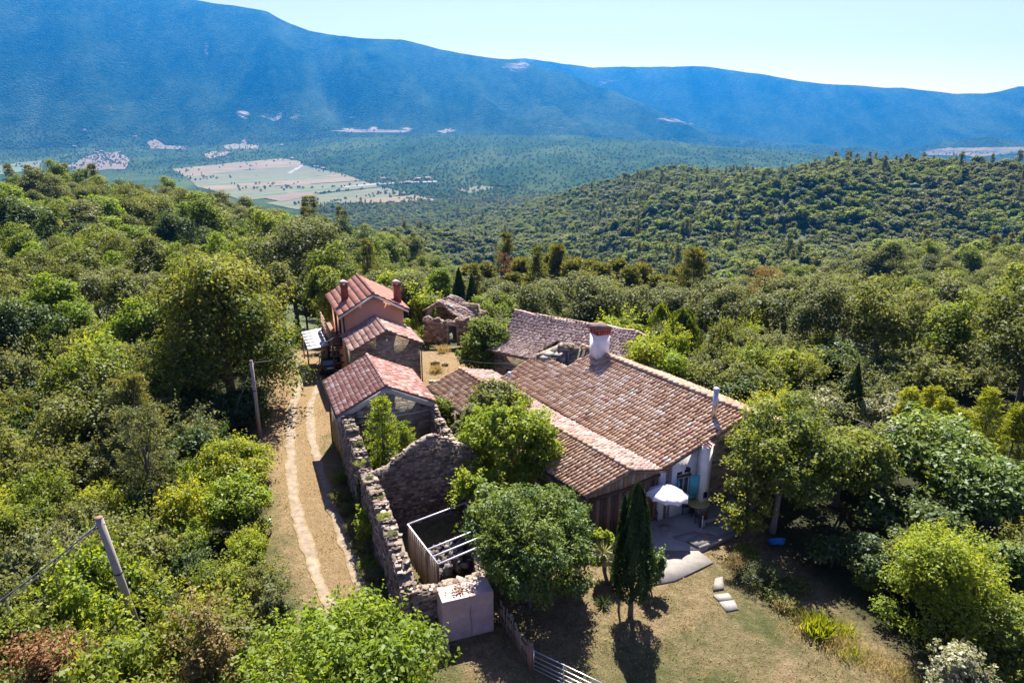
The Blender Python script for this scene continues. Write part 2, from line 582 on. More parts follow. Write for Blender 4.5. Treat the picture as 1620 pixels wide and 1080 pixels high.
def yard_mat():
    m, nt, out = new_mat('dry_grass_ground')
    p = nt.nodes.new('ShaderNodeBsdfPrincipled')
    co = pos(nt)
    gr = N(nt, 'ShaderNodeAttribute', attribute_name='green')
    wd = N(nt, 'ShaderNodeAttribute', attribute_name='wood')
    orange = N(nt, 'ShaderNodeAttribute', attribute_name='dry')
    n1 = noise(nt, 0.40, 7, 0.78, co, .6)
    n2 = noise(nt, 2.3, 8, 0.82, co, .4)
    n3 = noise(nt, 14.0, 4, 0.7, co)
    dry = ramp(nt, [(0.34, (0.085, 0.058, 0.030)), (0.46, (0.175, 0.125, 0.066)), (0.56, (0.265, 0.198, 0.110)), (0.70, (0.40, 0.32, 0.205))])
    nt.links.new(math_node(nt, 'MULTIPLY_ADD', n2, 0.6), dry.inputs['Fac'])
    s = math_node(nt, 'MULTIPLY', n3, 0.4)
    nt.links.new(s, dry.inputs['Fac'].links[0].from_node.inputs[2])
    hot = mixc(nt, math_node(nt, 'MULTIPLY', orange.outputs['Fac'], 0.75), dry.outputs['Color'], (0.265, 0.178, 0.092))
    grn = ramp(nt, [(0.3, (0.035, 0.05, 0.014)), (0.6, (0.075, 0.09, 0.028)), (0.85, (0.14, 0.13, 0.055))])
    nt.links.new(n2, grn.inputs['Fac'])
    k = math_node(nt, 'ADD', gr.outputs['Fac'], math_node(nt, 'MULTIPLY_ADD', n1, 1.6))
    k.node.inputs[1].links[0].from_node.inputs[2].default_value = -0.8
    kk = ramp(nt, [(0.28, (0, 0, 0)), (0.75, (1, 1, 1))])
    nt.links.new(k, kk.inputs['Fac'])
    c = mixc(nt, math_node(nt, 'MULTIPLY', kk.outputs['Color'], 0.85), hot, grn.outputs['Color'])
    fl = ramp(nt, [(0.3, (0.018, 0.026, 0.010)), (0.7, (0.06, 0.06, 0.028))])
    nt.links.new(n2, fl.inputs['Fac'])
    c = mixc(nt, wd.outputs['Fac'], c, fl.outputs['Color'])
    nt.links.new(c, p.inputs['Base Color'])
    p.inputs['Roughness'].default_value = 0.95
    p.inputs['Specular IOR Level'].default_value = 0.1
    hh = math_node(nt, 'ADD', n3, math_node(nt, 'MULTIPLY', n2, 1.5))
    bump(nt, hh, 1.0, 0.12, p)
    nt.links.new(p.outputs['BSDF'], out.inputs['Surface'])
    return m

M_FLOOR = forest_floor_mat()
M_YARD = yard_mat()
M_VALLEY = woodland_mat('valley_woodland', 9.0, (0.014, 0.030, 0.012), (0.034, 0.058, 0.020), (0.085, 0.105, 0.042))
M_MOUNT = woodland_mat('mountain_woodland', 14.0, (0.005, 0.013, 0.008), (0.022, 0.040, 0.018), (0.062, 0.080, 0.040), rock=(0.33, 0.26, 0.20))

NA = len(AZ)
def ring_mesh(name, j0, j1, mat, attrs=None, i0=0, i1=None):
    i1 = NA if i1 is None else i1
    nr = j1 - j0
    v = np.stack([GX[i0:i1, j0:j1], GY[i0:i1, j0:j1], HZ[i0:i1, j0:j1]], -1).reshape(-1, 3)
    I, J = np.meshgrid(np.arange(i1 - i0 - 1), np.arange(nr - 1), indexing='ij')
    a = (I * nr + J).ravel()
    f = np.stack([a, a + 1, a + nr + 1, a + nr], -1)[:, ::-1]
    at_ = {k: ('POINT', d[i0:i1, j0:j1].ravel()) for k, d in (attrs or {}).items()}
    o = link(name, make_mesh(name, v, f, mat, True, at_))
    return tag(o, kind='structure')

# verge of the dirt track: everything beyond it on the thicket side is rough
VERGE = [(-22.5, 60), (-20.5, 52.4), (-16.6, 41.7), (-13.6, 33), (-11.2, 27.4), (-9.4, 24.7), (-6.5, 19), (-3, 12)]
def verge_x(y):
    return np.interp(y, [p[1] for p in VERGE[::-1]], [p[0] for p in VERGE[::-1]])
YARD_EAST = [(8, 12), (16.5, 18), (15.2, 20.5), (14, 24), (13, 26.5), (12.2, 29), (12.5, 33), (14, 38)]
jy = int(np.searchsorted(RS, 78))
gx, gy = GX, GY
wood = np.clip((verge_x(gy) - gx) / 1.2, 0, 1)
wood = np.maximum(wood, np.clip((gx - np.interp(gy, [p[1] for p in YARD_EAST], [p[0] for p in YARD_EAST])) / 1.5, 0, 1))
wood = np.maximum(wood, np.clip((gy - 66) / 4, 0, 1))
wood = np.maximum(wood, np.clip((gx - (-1.0)) / 2, 0, 1) * np.clip((gy - 48) / 3, 0, 1))
green = 0.12 + 0.42 * np.exp(-(((gx - 5.5) / 3.5) ** 2 + ((gy - 20.0) / 2.2) ** 2)) + 0.32 * np.exp(-(((gx - 11) / 3) ** 2 + ((gy - 24) / 2.5) ** 2))
wallside = np.abs((gx + 9.8) * 0.921 + (gy - 36) * 0.39)
green = green + 0.6 * np.exp(-(wallside / 1.6) ** 2) * (gy < 42)
green = green + 0.3 * np.exp(-((gx - verge_x(gy)) / 1.0) ** 2) + 0.25
dry = np.clip(1.2 - np.hypot((gx + 14) / 5, (gy - 46) / 14), 0, 1) + np.clip(1.3 - np.hypot((gx + 4) / 5, (gy - 54) / 8), 0, 1)
dry = np.clip(dry + .8 * np.exp(-((gx - verge_x(gy) - 3.2) / 2.2) ** 2) * (gy < 62), 0, 1)
ring_mesh('ground', 0, jy + 1, M_YARD, {'wood': wood, 'green': green - 0.45 * dry, 'dry': dry})
jh = int(np.searchsorted(RS, 1500))
ring_mesh('hills', jy, jh + 1, M_FLOOR)
jv = int(np.searchsorted(RS, 4500))
ring_mesh('valley', jh, jv + 1, M_VALLEY)
# pale rock and meadow clearings high on the slopes: places given in image pixels
rock = np.zeros_like(HZ)
rx, ry = 810 + FOC * GX / (GY * CP - (HZ - CAM_H) * SP), 540 - FOC * (GY * SP + (HZ - CAM_H) * CP) / (GY * CP - (HZ - CAM_H) * SP)
for (cx_, cy_, sx, sy, k) in [(127, 174, 62, 9, .62), (340, 76, 34, 5, .45), (385, 176, 20, 8, .42), (450, 185, 50, 9, .42), (570, 187, 26, 8, .45), (600, 132, 18, 6, .42), (128, 127, 8, 5, .4),
                               (262, 119, 10, 4, .4), (815, 103, 36, 12, .46), (690, 125, 60, 12, .25), (1075, 100, 28, 6, .4), (1075, 190, 60, 12, .38), (895, 200, 60, 14, .3), (740, 160, 90, 30, .17),
                               (620, 205, 55, 3, .6), (560, 204, 26, 3, .5), (475, 106, 14, 3, .35), (1250, 165, 140, 35, .2), (1310, 215, 60, 10, .35), (960, 130, 40, 14, .3), (420, 90, 160, 30, .12)]:
    rock = np.maximum(rock, k * np.exp(-(((rx - cx_) / sx) ** 2 + ((ry - cy_) / sy) ** 2)))
rock = np.where(GY > 0, rock * 1.12, 0)
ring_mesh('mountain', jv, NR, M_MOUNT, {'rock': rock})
# ------------------------------------------------------------------ materials of the buildings
def tile_mat(name, stops, rough=0.9, bstr=0.5):
    m, nt, out = new_mat(name)
    p = nt.nodes.new('ShaderNodeBsdfPrincipled')
    at_ = N(nt, 'ShaderNodeAttribute', attribute_name='tint')
    co = pos(nt)
    n1 = noise(nt, 0.55, 5, 0.65, co)
    n2 = noise(nt, 9.0, 4, 0.7, co)
    f = math_node(nt, 'ADD', at_.outputs['Fac'], math_node(nt, 'MULTIPLY_ADD', n1, 0.5))
    f.node.inputs[1].links[0].from_node.inputs[2].default_value = -0.25
    r = ramp(nt, stops)
    nt.links.new(f, r.inputs['Fac'])
    g = ramp(nt, [(0.3, (0.55, 0.5, 0.47)), (0.62, (1, 1, 1))])
    nt.links.new(n2, g.inputs['Fac'])
    c = mixc(nt, 0.55, r.outputs['Color'], g.outputs['Color'], 'MULTIPLY')
    nt.links.new(c, p.inputs['Base Color'])
    p.inputs['Roughness'].default_value = rough
    p.inputs['Specular IOR Level'].default_value = 0.2
    bump(nt, n2, bstr, 0.015, p)
    nt.links.new(p.outputs['BSDF'], out.inputs['Surface'])
    return m

def stone_mat(name, cols, scale=2.2, flat=(1, 1, 2.6), mortar=(0.2, 0.17, 0.13), tintattr=False):
    m, nt, out = new_mat(name)
    p = nt.nodes.new('ShaderNodeBsdfPrincipled')
    co = pos(nt)
    n1 = noise(nt, 0.8, 5, 0.7, co)
    n2 = noise(nt, 11.0, 5, 0.75, co)
    if tintattr:
        at_ = N(nt, 'ShaderNodeAttribute', attribute_name='tint')
        f = math_node(nt, 'ADD', at_.outputs['Fac'], math_node(nt, 'MULTIPLY_ADD', n2, 0.5))
        f.node.inputs[1].links[0].from_node.inputs[2].default_value = -0.25
        r = ramp(nt, cols)
        nt.links.new(f, r.inputs['Fac'])
        c = r.outputs['Color']
        hgt = n2
        bd = 0.02
    else:
        mp = nt.nodes.new('ShaderNodeMapping')
        mp.inputs['Scale'].default_value = flat
        nt.links.new(co, mp.inputs['Vector'])
        vo = nt.nodes.new('ShaderNodeTexVoronoi')
        vo.inputs['Scale'].default_value = scale
        nt.links.new(mp.outputs['Vector'], vo.inputs['Vector'])
        ed = nt.nodes.new('ShaderNodeTexVoronoi')
        ed.feature = 'DISTANCE_TO_EDGE'
        ed.inputs['Scale'].default_value = scale
        nt.links.new(mp.outputs['Vector'], ed.inputs['Vector'])
        sep = nt.nodes.new('ShaderNodeSeparateColor')
        nt.links.new(vo.outputs['Color'], sep.inputs['Color'])
        f = math_node(nt, 'MULTIPLY_ADD', sep.outputs['Red'], 0.6)
        nt.links.new(math_node(nt, 'MULTIPLY', n1, 0.4), f.node.inputs[2])
        r = ramp(nt, cols)
        nt.links.new(f, r.inputs['Fac'])
        er = ramp(nt, [(0.0, (1, 1, 1)), (0.09, (0, 0, 0))])
        nt.links.new(ed.outputs['Distance'], er.inputs['Fac'])
        c = mixc(nt, math_node(nt, 'MULTIPLY', er.outputs['Color'], 0.7), r.outputs['Color'], mortar)
        hgt = math_node(nt, 'MULTIPLY_ADD', er.outputs['Color'], -1.0)
        nt.links.new(math_node(nt, 'MULTIPLY', n2, 0.8), hgt.node.inputs[2])
        bd = 0.05
    g = ramp(nt, [(0.35, (0.62, 0.6, 0.58)), (0.6, (1, 1, 1))])
    nt.links.new(n1, g.inputs['Fac'])
    c = mixc(nt, 0.6, c, g.outputs['Color'], 'MULTIPLY')
    nt.links.new(c, p.inputs['Base Color'])
    p.inputs['Roughness'].default_value = 0.95
    p.inputs['Specular IOR Level'].default_value = 0.15
    bump(nt, hgt, 0.7, bd, p)
    nt.links.new(p.outputs['BSDF'], out.inputs['Surface'])
    return m

M_TILE_OLD = tile_mat('old_barrel_tile', [(0.0, (0.21, 0.118, 0.075)), (0.25, (0.34, 0.205, 0.13)), (0.5, (0.44, 0.285, 0.185)), (0.72, (0.51, 0.365, 0.255)), (0.88, (0.56, 0.455, 0.365)), (0.93, (0.60, 0.52, 0.45)), (1.0, (0.36, 0.15, 0.105))])
M_TILE_GREY = tile_mat('grey_barrel_tile', [(0.0, (0.18, 0.12, 0.105)), (0.35, (0.32, 0.225, 0.19)), (0.65, (0.42, 0.31, 0.26)), (1.0, (0.55, 0.45, 0.385))])
M_TILE_RED = tile_mat('red_white_tile', [(0.0, (0.22, 0.10, 0.08)), (0.35, (0.31, 0.155, 0.12)), (0.6, (0.38, 0.22, 0.175)), (0.8, (0.44, 0.305, 0.26)), (1.0, (0.50, 0.41, 0.37))])
M_TILE_BROWN = tile_mat('brown_flat_tile', [(0.0, (0.19, 0.10, 0.085)), (0.4, (0.30, 0.175, 0.145)), (0.75, (0.40, 0.26, 0.21)), (1.0, (0.48, 0.36, 0.30))])
M_TILE_CRIMSON = tile_mat('crimson_flat_tile', [(0.0, (0.25, 0.11, 0.085)), (0.5, (0.32, 0.145, 0.11)), (1.0, (0.39, 0.20, 0.15))])
M_DECK = simple_mat('roof_underlay', (0.27, 0.165, 0.12), (0.15, 0.095, 0.07), 5)
M_STONE = stone_mat('rubble_stone', [(0.2, (0.12, 0.10, 0.08)), (0.45, (0.25, 0.205, 0.15)), (0.65, (0.33, 0.275, 0.205)), (0.85, (0.42, 0.37, 0.30))])
M_STONE_WARM = stone_mat('warm_rubble_stone', [(0.2, (0.16, 0.12, 0.08)), (0.45, (0.29, 0.22, 0.14)), (0.7, (0.38, 0.29, 0.19)), (0.9, (0.44, 0.37, 0.27))], 2.6)
M_ROCKS = stone_mat('ruin_stone', [(0.0, (0.10, 0.075, 0.06)), (0.3, (0.20, 0.15, 0.115)), (0.6, (0.30, 0.235, 0.185)), (0.85, (0.39, 0.32, 0.265)), (1.0, (0.48, 0.42, 0.37))], tintattr=True)
M_CORE = simple_mat('wall_core', (0.24, 0.195, 0.15), (0.12, 0.098, 0.076), 6)
M_ORANGE = simple_mat('orange_plaster', (0.72, 0.34, 0.19), (0.64, 0.29, 0.16), 1.2, 0.9, 0.15, 0.01)
M_WHITE = simple_mat('white_plaster', (0.78, 0.77, 0.74), (0.60, 0.585, 0.55), 1.6, 0.9, 0.25, 0.012)
M_GREYPL = simple_mat('grey_plaster', (0.50, 0.50, 0.48), (0.36, 0.36, 0.345), 2.0, 0.9, 0.2, 0.01)
M_BRICK = simple_mat('red_brick', (0.36, 0.10, 0.06), (0.24, 0.07, 0.045), 8, 0.9, 0.4, 0.01)
M_CAP = simple_mat('chimney_cap_clay', (0.42, 0.30, 0.26), (0.26, 0.18, 0.16), 6)
M_WOOD = simple_mat('weathered_timber', (0.30, 0.21, 0.135), (0.17, 0.115, 0.075), 5, 0.9, 0.4, 0.01, stretch=(6, 6, 0.7))
M_WOOD_DARK = simple_mat('dark_timber', (0.115, 0.07, 0.048), (0.055, 0.035, 0.026), 5, 0.85, 0.4, 0.01, stretch=(6, 6, 0.7))
M_WOOD_RED = simple_mat('reddish_timber', (0.26, 0.145, 0.10), (0.15, 0.085, 0.06), 5, 0.85, 0.4, 0.01, stretch=(6, 6, 0.7))
M_WOOD_GREY = simple_mat('silvered_timber', (0.34, 0.30, 0.25), (0.20, 0.17, 0.14), 7, 0.9, 0.4, 0.01, stretch=(6, 6, 0.6))
M_STEEL = simple_mat('galvanised_steel', (0.62, 0.63, 0.66), (0.50, 0.51, 0.54), 6, 0.38, 0.05, 0.002, metal=0.85)
M_FLUE = simple_mat('flue_steel', (0.58, 0.55, 0.54), (0.44, 0.40, 0.39), 3, 0.33, 0.05, 0.004, metal=0.8)
M_BLUECAP = simple_mat('blue_cowl', (0.42, 0.48, 0.60), (0.30, 0.36, 0.48), 5, 0.4, 0.05, 0.003, metal=0.3)
M_PIPEWHITE = simple_mat('pale_painted_pipe', (0.66, 0.65, 0.70), (0.52, 0.51, 0.56), 5, 0.5, 0.05, 0.003)
M_GUTTER = simple_mat('dark_gutter', (0.055, 0.045, 0.045), (0.03, 0.026, 0.026), 4, 0.5, 0.05, 0.003)
M_WHITEPAINT = simple_mat('white_paint', (0.80, 0.80, 0.79), (0.66, 0.66, 0.65), 3, 0.6, 0.05, 0.003)
M_TURQ = simple_mat('turquoise_paint', (0.10, 0.42, 0.48), (0.07, 0.31, 0.37), 6, 0.6, 0.1, 0.004)
M_DARK = simple_mat('dark_opening', (0.022, 0.019, 0.017), (0.012, 0.011, 0.010), 4, 0.9, 0.0)
M_BLACK = simple_mat('black_fitting', (0.02, 0.02, 0.022), (0.014, 0.014, 0.015), 4, 0.5, 0.0)
M_GREYDOOR = simple_mat('grey_door_wood', (0.20, 0.19, 0.195), (0.13, 0.12, 0.125), 5, 0.9, 0.3, 0.01, stretch=(6, 6, 0.7))
M_CONCRETE = simple_mat('concrete', (0.27, 0.245, 0.22), (0.16, 0.143, 0.128), 1.6, 0.9, 0.3, 0.01, detail=8)
M_PAVING = simple_mat('patio_paving', (0.30, 0.28, 0.265), (0.20, 0.185, 0.175), 1.4, 0.9, 0.3, 0.01, detail=8)
M_SLAB = simple_mat('stone_slab', (0.29, 0.26, 0.23), (0.18, 0.16, 0.14), 3.0, 0.9, 0.3, 0.015, detail=7)
def gravel_mat():
    m, nt, out = new_mat('track_gravel')
    p = nt.nodes.new('ShaderNodeBsdfPrincipled')
    co = pos(nt)
    ed = N(nt, 'ShaderNodeAttribute', attribute_name='edge')
    n1 = noise(nt, 2.2, 9, .72, co)
    n2 = noise(nt, 1.1, 8, .8, co)
    r = ramp(nt, [(.35, (0.135, 0.098, 0.062)), (.52, (0.20, 0.152, 0.105)), (.7, (0.29, 0.23, 0.17))])
    nt.links.new(n1, r.inputs['Fac'])
    k = math_node(nt, 'ADD', ed.outputs['Fac'], math_node(nt, 'MULTIPLY_ADD', n2, 1.7))
    k.node.inputs[1].links[0].from_node.inputs[2].default_value = -.85
    kr = ramp(nt, [(.40, (0, 0, 0)), (.75, (1, 1, 1))])
    nt.links.new(k, kr.inputs['Fac'])
    dr = ramp(nt, [(.4, (0.10, 0.072, 0.036)), (.55, (0.20, 0.142, 0.07)), (.7, (0.27, 0.2, 0.11))])
    nt.links.new(n1, dr.inputs['Fac'])
    nt.links.new(mixc(nt, kr.outputs['Color'], r.outputs['Color'], dr.outputs['Color']), p.inputs['Base Color'])
    p.inputs['Roughness'].default_value = .95
    bump(nt, n1, .35, .04, p)
    nt.links.new(p.outputs['BSDF'], out.inputs['Surface'])
    return m
M_GRAVEL = gravel_mat()
M_TARP = simple_mat('faded_tarpaulin', (0.42, 0.325, 0.30), (0.29, 0.215, 0.195), 2.2, 0.8, 0.5, 0.05, detail=8)
M_CANVAS = simple_mat('offwhite_canvas', (0.74, 0.69, 0.69), (0.66, 0.61, 0.61), 2.0, 0.85, 0.1, 0.005)
M_YELLOWTABLE = simple_mat('ochre_table_top', (0.42, 0.33, 0.12), (0.30, 0.24, 0.09), 4, 0.6, 0.1, 0.004)
M_WIRE = simple_mat('dull_wire', (0.20, 0.20, 0.21), (0.13, 0.13, 0.14), 3, 0.8, 0.0)
M_BLUETUB = simple_mat('blue_plastic', (0.03, 0.20, 0.55), (0.02, 0.14, 0.42), 3, 0.45, 0.05, 0.003)
M_CLEARROOF = simple_mat('translucent_sheet', (0.62, 0.63, 0.65), (0.50, 0.51, 0.53), 2, 0.35, 0.05, 0.004)

def glass_mat():
    m, nt, out = new_mat('window_glass')
    p = nt.nodes.new('ShaderNodeBsdfPrincipled')
    p.inputs['Base Color'].default_value = (0.03, 0.04, 0.05, 1)
    p.inputs['Roughness'].default_value = 0.06
    p.inputs['Specular IOR Level'].default_value = 0.9
    nt.links.new(p.outputs['BSDF'], out.inputs['Surface'])
    return m
M_GLASS = glass_mat()

# ------------------------------------------------------------------ loose pieces: tiles and stones
def barrel_tile_mesh(name, mat, tint, w=0.21, l=0.46, h=0.085, seg=5):
    v, f = [], []
    for k, (y, s, dz) in enumerate([(-l / 2, 1.06, 0.0), (l / 2, 0.86, -0.012)]):
        for i in range(seg + 1):
            a = math.pi * i / seg
            v.append((-math.cos(a) * w / 2 * s, y, math.sin(a) * h * s + dz))
    n = seg + 1
    for i in range(seg):
        f.append((i, i + 1, n + i + 1, n + i))
    f.append(tuple(reversed(range(n))))
    return make_mesh(name, v, f, mat, False, {'tint': ('FACE', [tint] * len(f))})

def flat_tile_mesh(name, mat, tint, w=0.3, l=0.42, t=0.035, roll=0.05):
    # an interlocking tile: pan with a raised roll along one side and a thick lower edge
    xs = [-w / 2, -w / 2 + roll, -w / 2 + 2 * roll, w / 2]
    zs = [0.0, t * 1.3, 0.004, 0.0]
    v = []
    for y, dz in ((-l / 2, t), (l / 2, 0.0)):
        v += [(x, y, z + dz) for x, z in zip(xs, zs)]
    v += [(x, -l / 2, -0.02) for x in (xs[0], xs[3])]
    f = [(0, 1, 5, 4), (1, 2, 6, 5), (2, 3, 7, 6), (8, 9, 3, 2, 1, 0)]
    return make_mesh(name, v, f, mat, False, {'tint': ('FACE', [tint] * len(f))})

def stone_mesh(name, mat, tint, seed):
    r = random.Random(seed)
    v = []
    for z in (-.5, .5):
        for x, y in ((-.5, -.5), (.5, -.5), (.5, .5), (-.5, .5)):
            v.append((x * r.uniform(.66, 1.04) + r.uniform(-.06, .06), y * r.uniform(.72, 1.0), z * r.uniform(.62, 1.05)))
    f = [(3, 2, 1, 0), (4, 5, 6, 7), (0, 1, 5, 4), (1, 2, 6, 5), (2, 3, 7, 6), (3, 0, 4, 7)]
    return make_mesh(name, v, f, mat, False, {'tint': ('FACE', [tint] * 6)})

CAMP = Vector((0, 0, CAM_H))
class Pieces:
    """alike pieces of one thing: the 300 that show largest become parts, the rest one joined part"""
    def __init__(s, name, variants, limit=300):
        s.name, s.var, s.limit, s.items = name, variants, limit, []
        s.arr = []
        for me in variants:
            n = len(me.vertices)
            co = np.empty(n * 3, np.float32)
            me.vertices.foreach_get('co', co)
            s.arr.append((co.reshape(-1, 3), [tuple(p.vertices) for p in me.polygons], me.attributes['tint'].data[0].value))
    def add(s, mat, var, parent, show=0.0):
        s.items.append((mat, var, parent, show))
    def build(s):
        it = sorted(s.items, key=lambda t: (t[0].translation - CAMP).length - t[3])
        for mat, var, parent, _ in it[:s.limit]:
            o = bpy.data.objects.new(s.name, s.var[var])
            COL.objects.link(o)
            o.parent = parent
            o.matrix_basis = Matrix.Translation(-root_of(parent)) @ mat
        rest = {}
        for mat, var, parent, _ in it[s.limit:]:
            rest.setdefault(parent.name, (parent, []))[1].append((mat, var))
        for parent, lst in rest.values():
            vs, fs, ts, b = [], [], [], 0
            for mat, var in lst:
                co, pf, t = s.arr[var]
                m = np.array(mat)
                vs.append(co @ m[:3, :3].T + m[:3, 3])
                fs += [tuple(i + b for i in f) for f in pf]
                ts += [t] * len(pf)
                b += len(co)
            me = make_mesh(s.name, np.concatenate(vs), fs, s.var[0].materials[0], False, {'tint': ('FACE', ts)})
            o = link(s.name, me)
            o.parent = parent
            o.matrix_parent_inverse = Matrix.Translation(-root_of(parent))
            tag(o, kind='stuff')

def root_of(o):
    """offset that a child modelled in site coordinates needs under o"""
    if o.name in ROOT_LOC:
        return ROOT_LOC[o.name]
    return Vector((0, 0, 0))

def tile_set(prefix, mat, kind, n=12, lo=0.05, hi=0.9, extra=(), **kw):
    fn = barrel_tile_mesh if kind == 'barrel' else flat_tile_mesh
    ts = [lo + (hi - lo) * i / (n - 1) for i in range(n)] + list(extra)
    return [fn(prefix, mat, t, **kw) for t in ts]

def frame(u, v, origin):
    """matrix whose X runs along u, Y up the slope v"""
    x = u.normalized()
    n = x.cross(v).normalized()
    y = n.cross(x)
    return Matrix(((x.x, y.x, n.x, origin.x), (x.y, y.y, n.y, origin.y), (x.z, y.z, n.z, origin.z), (0, 0, 0, 1)))

def roof_slope(root, pcs, e0, e1, r1, r0, du, dv, deck_mat=None, sag=None, skip=None, jit=0.03, rng=None, tintf=None, show=0.0, thick=0.07, rows_along_v=True, name='roof', lift=0.03):
    """tiled slope: eave e0-e1, ridge r0-r1; tiles in courses"""
    rng = rng or random.Random(5)
    e0, e1, r1, r0 = map(Vector, (e0, e1, r1, r0))
    sag = sag or (lambda u, v: 0.0)
    def P(u, v):
        p = (e0 * (1 - u) + e1 * u) * (1 - v) + (r0 * (1 - u) + r1 * u) * v
        p = p.copy()
        p.z += sag(u, v)
        return p
    nu, nv = 14, 7
    mb = MB()
    vs = [P(i / nu, j / nv) - Vector((0, 0, 0.02)) for i in range(nu + 1) for j in range(nv + 1)]
    lo = [p - Vector((0, 0, thick)) for p in vs]
    K = nv + 1
    n0 = len(vs)
    fs = []
    kept = set()
    for i in range(nu):
        for j in range(nv):
            if skip and skip((i + .5) / nu, (j + .5) / nv, P((i + .5) / nu, (j + .5) / nv)):
                continue
            kept.add((i, j))
    for i, j in kept:
        a, b, c, d = i * K + j, (i + 1) * K + j, (i + 1) * K + j + 1, i * K + j + 1
        fs += [(a, b, c, d), (n0 + d, n0 + c, n0 + b, n0 + a)]
        for (p, q, ni, nj) in ((a, b, i, j - 1), (b, c, i + 1, j), (c, d, i, j + 1), (d, a, i - 1, j)):
            if (ni, nj) not in kept:
                fs.append((q, p, n0 + p, n0 + q))
    mb.quadmesh(vs + lo, fs)
    deck = mb.build(name, deck_mat or M_DECK, root)
    L = ((e1 - e0).length + (r1 - r0).length) / 2
    W = ((r0 - e0).length + (r1 - e1).length) / 2
    ncol, nrow = max(1, round(L / du)), max(1, round(W / dv))
    nvar = len(pcs.var)
    colb = [rng.gauss(0, .05) for _ in range(ncol)]
    for j in range(nrow):
        for i in range(ncol):
            u, v = (i + .5) / ncol, (j + .5) / nrow
            p = P(u, v)
            if skip and skip(u, v, p):
                continue
            ud = P(min(u + .01, 1), v) - P(max(u - .01, 0), v)
            vd = P(u, min(v + .02, 1)) - P(u, max(v - .02, 0))
            m = frame(ud, vd, p + Vector((0, 0, lift)))
            m = m @ Matrix.Translation((rng.uniform(-jit, jit), rng.uniform(-jit, jit), rng.uniform(0, jit * .5))) @ Matrix.Rotation(rng.gauss(0, jit * 1.1), 4, 'Z') @ Matrix.Rotation(-0.09, 4, 'X')
            t = tintf(u, v, rng) if tintf else int(min(max(rng.gauss(0.5, 0.22) + colb[i], 0), .999) * nvar)
            pcs.add(m, min(max(int(t), 0), nvar - 1), deck, show)
    return deck, P

def ridge_caps(root, mat, a, b, name='ridge_tile', sagf=None, step=0.36, r=0.13, rng=None, tints=(0.3, 0.45, 0.6, 0.75)):
    """a row of half-round cap tiles along a ridge, each its own part"""
    rng = rng or random.Random(3)
    a, b = Vector(a), Vector(b)
    n = max(2, int((b - a).length / step))
    ms = []
    for t in tints:
        ms.append(barrel_tile_mesh(name, mat, t, w=2 * r, l=step * 1.15, h=r * .95, seg=6))
    for i in range(n):
        t = (i + .5) / n
        p = a.lerp(b, t)
        q = Vector(((b - a).x, (b - a).y, (b - a).z))
        if sagf:
            p.z += sagf(t)
            q.z += (sagf(min(t + .05, 1)) - sagf(max(t - .05, 0))) * (b - a).length / .1 / (1 if True else 1) * .1 / .1
            q = (b - a) + Vector((0, 0, (sagf(min(t + .05, 1)) - sagf(max(t - .05, 0))) * 10))
        y = q.normalized()
        x = y.cross(Vector((0, 0, 1))).normalized()
        z = x.cross(y)
        m = Matrix(((x.x, y.x, z.x, p.x), (x.y, y.y, z.y, p.y), (x.z, y.z, z.z, p.z + .01), (0, 0, 0, 1)))
        m = m @ Matrix.Rotation(rng.gauss(0, .03), 4, 'Z')
        o = bpy.data.objects.new(name, rng.choice(ms))
        COL.objects.link(o)
        o.parent = root
        o.matrix_basis = Matrix.Translation(-root_of(root)) @ m

def wall_panel(root, a, b, z0, tops, thick, mat, name='wall', inward=None):
    """upright wall from a to b (xy); tops: list of (fraction, z) along the wall"""
    a, b = Vector((a[0], a[1], 0)), Vector((b[0], b[1], 0))
    d = (b - a).normalized()
    nrm = Vector((-d.y, d.x, 0)) * thick
    poly = [a + Vector((0, 0, z0)), b + Vector((0, 0, z0))]
    for t, z in reversed(tops):
        p = a.lerp(b, t)
        poly.append(Vector((p.x, p.y, z)))
    return MB().prism(poly, nrm).build(name, mat, root)

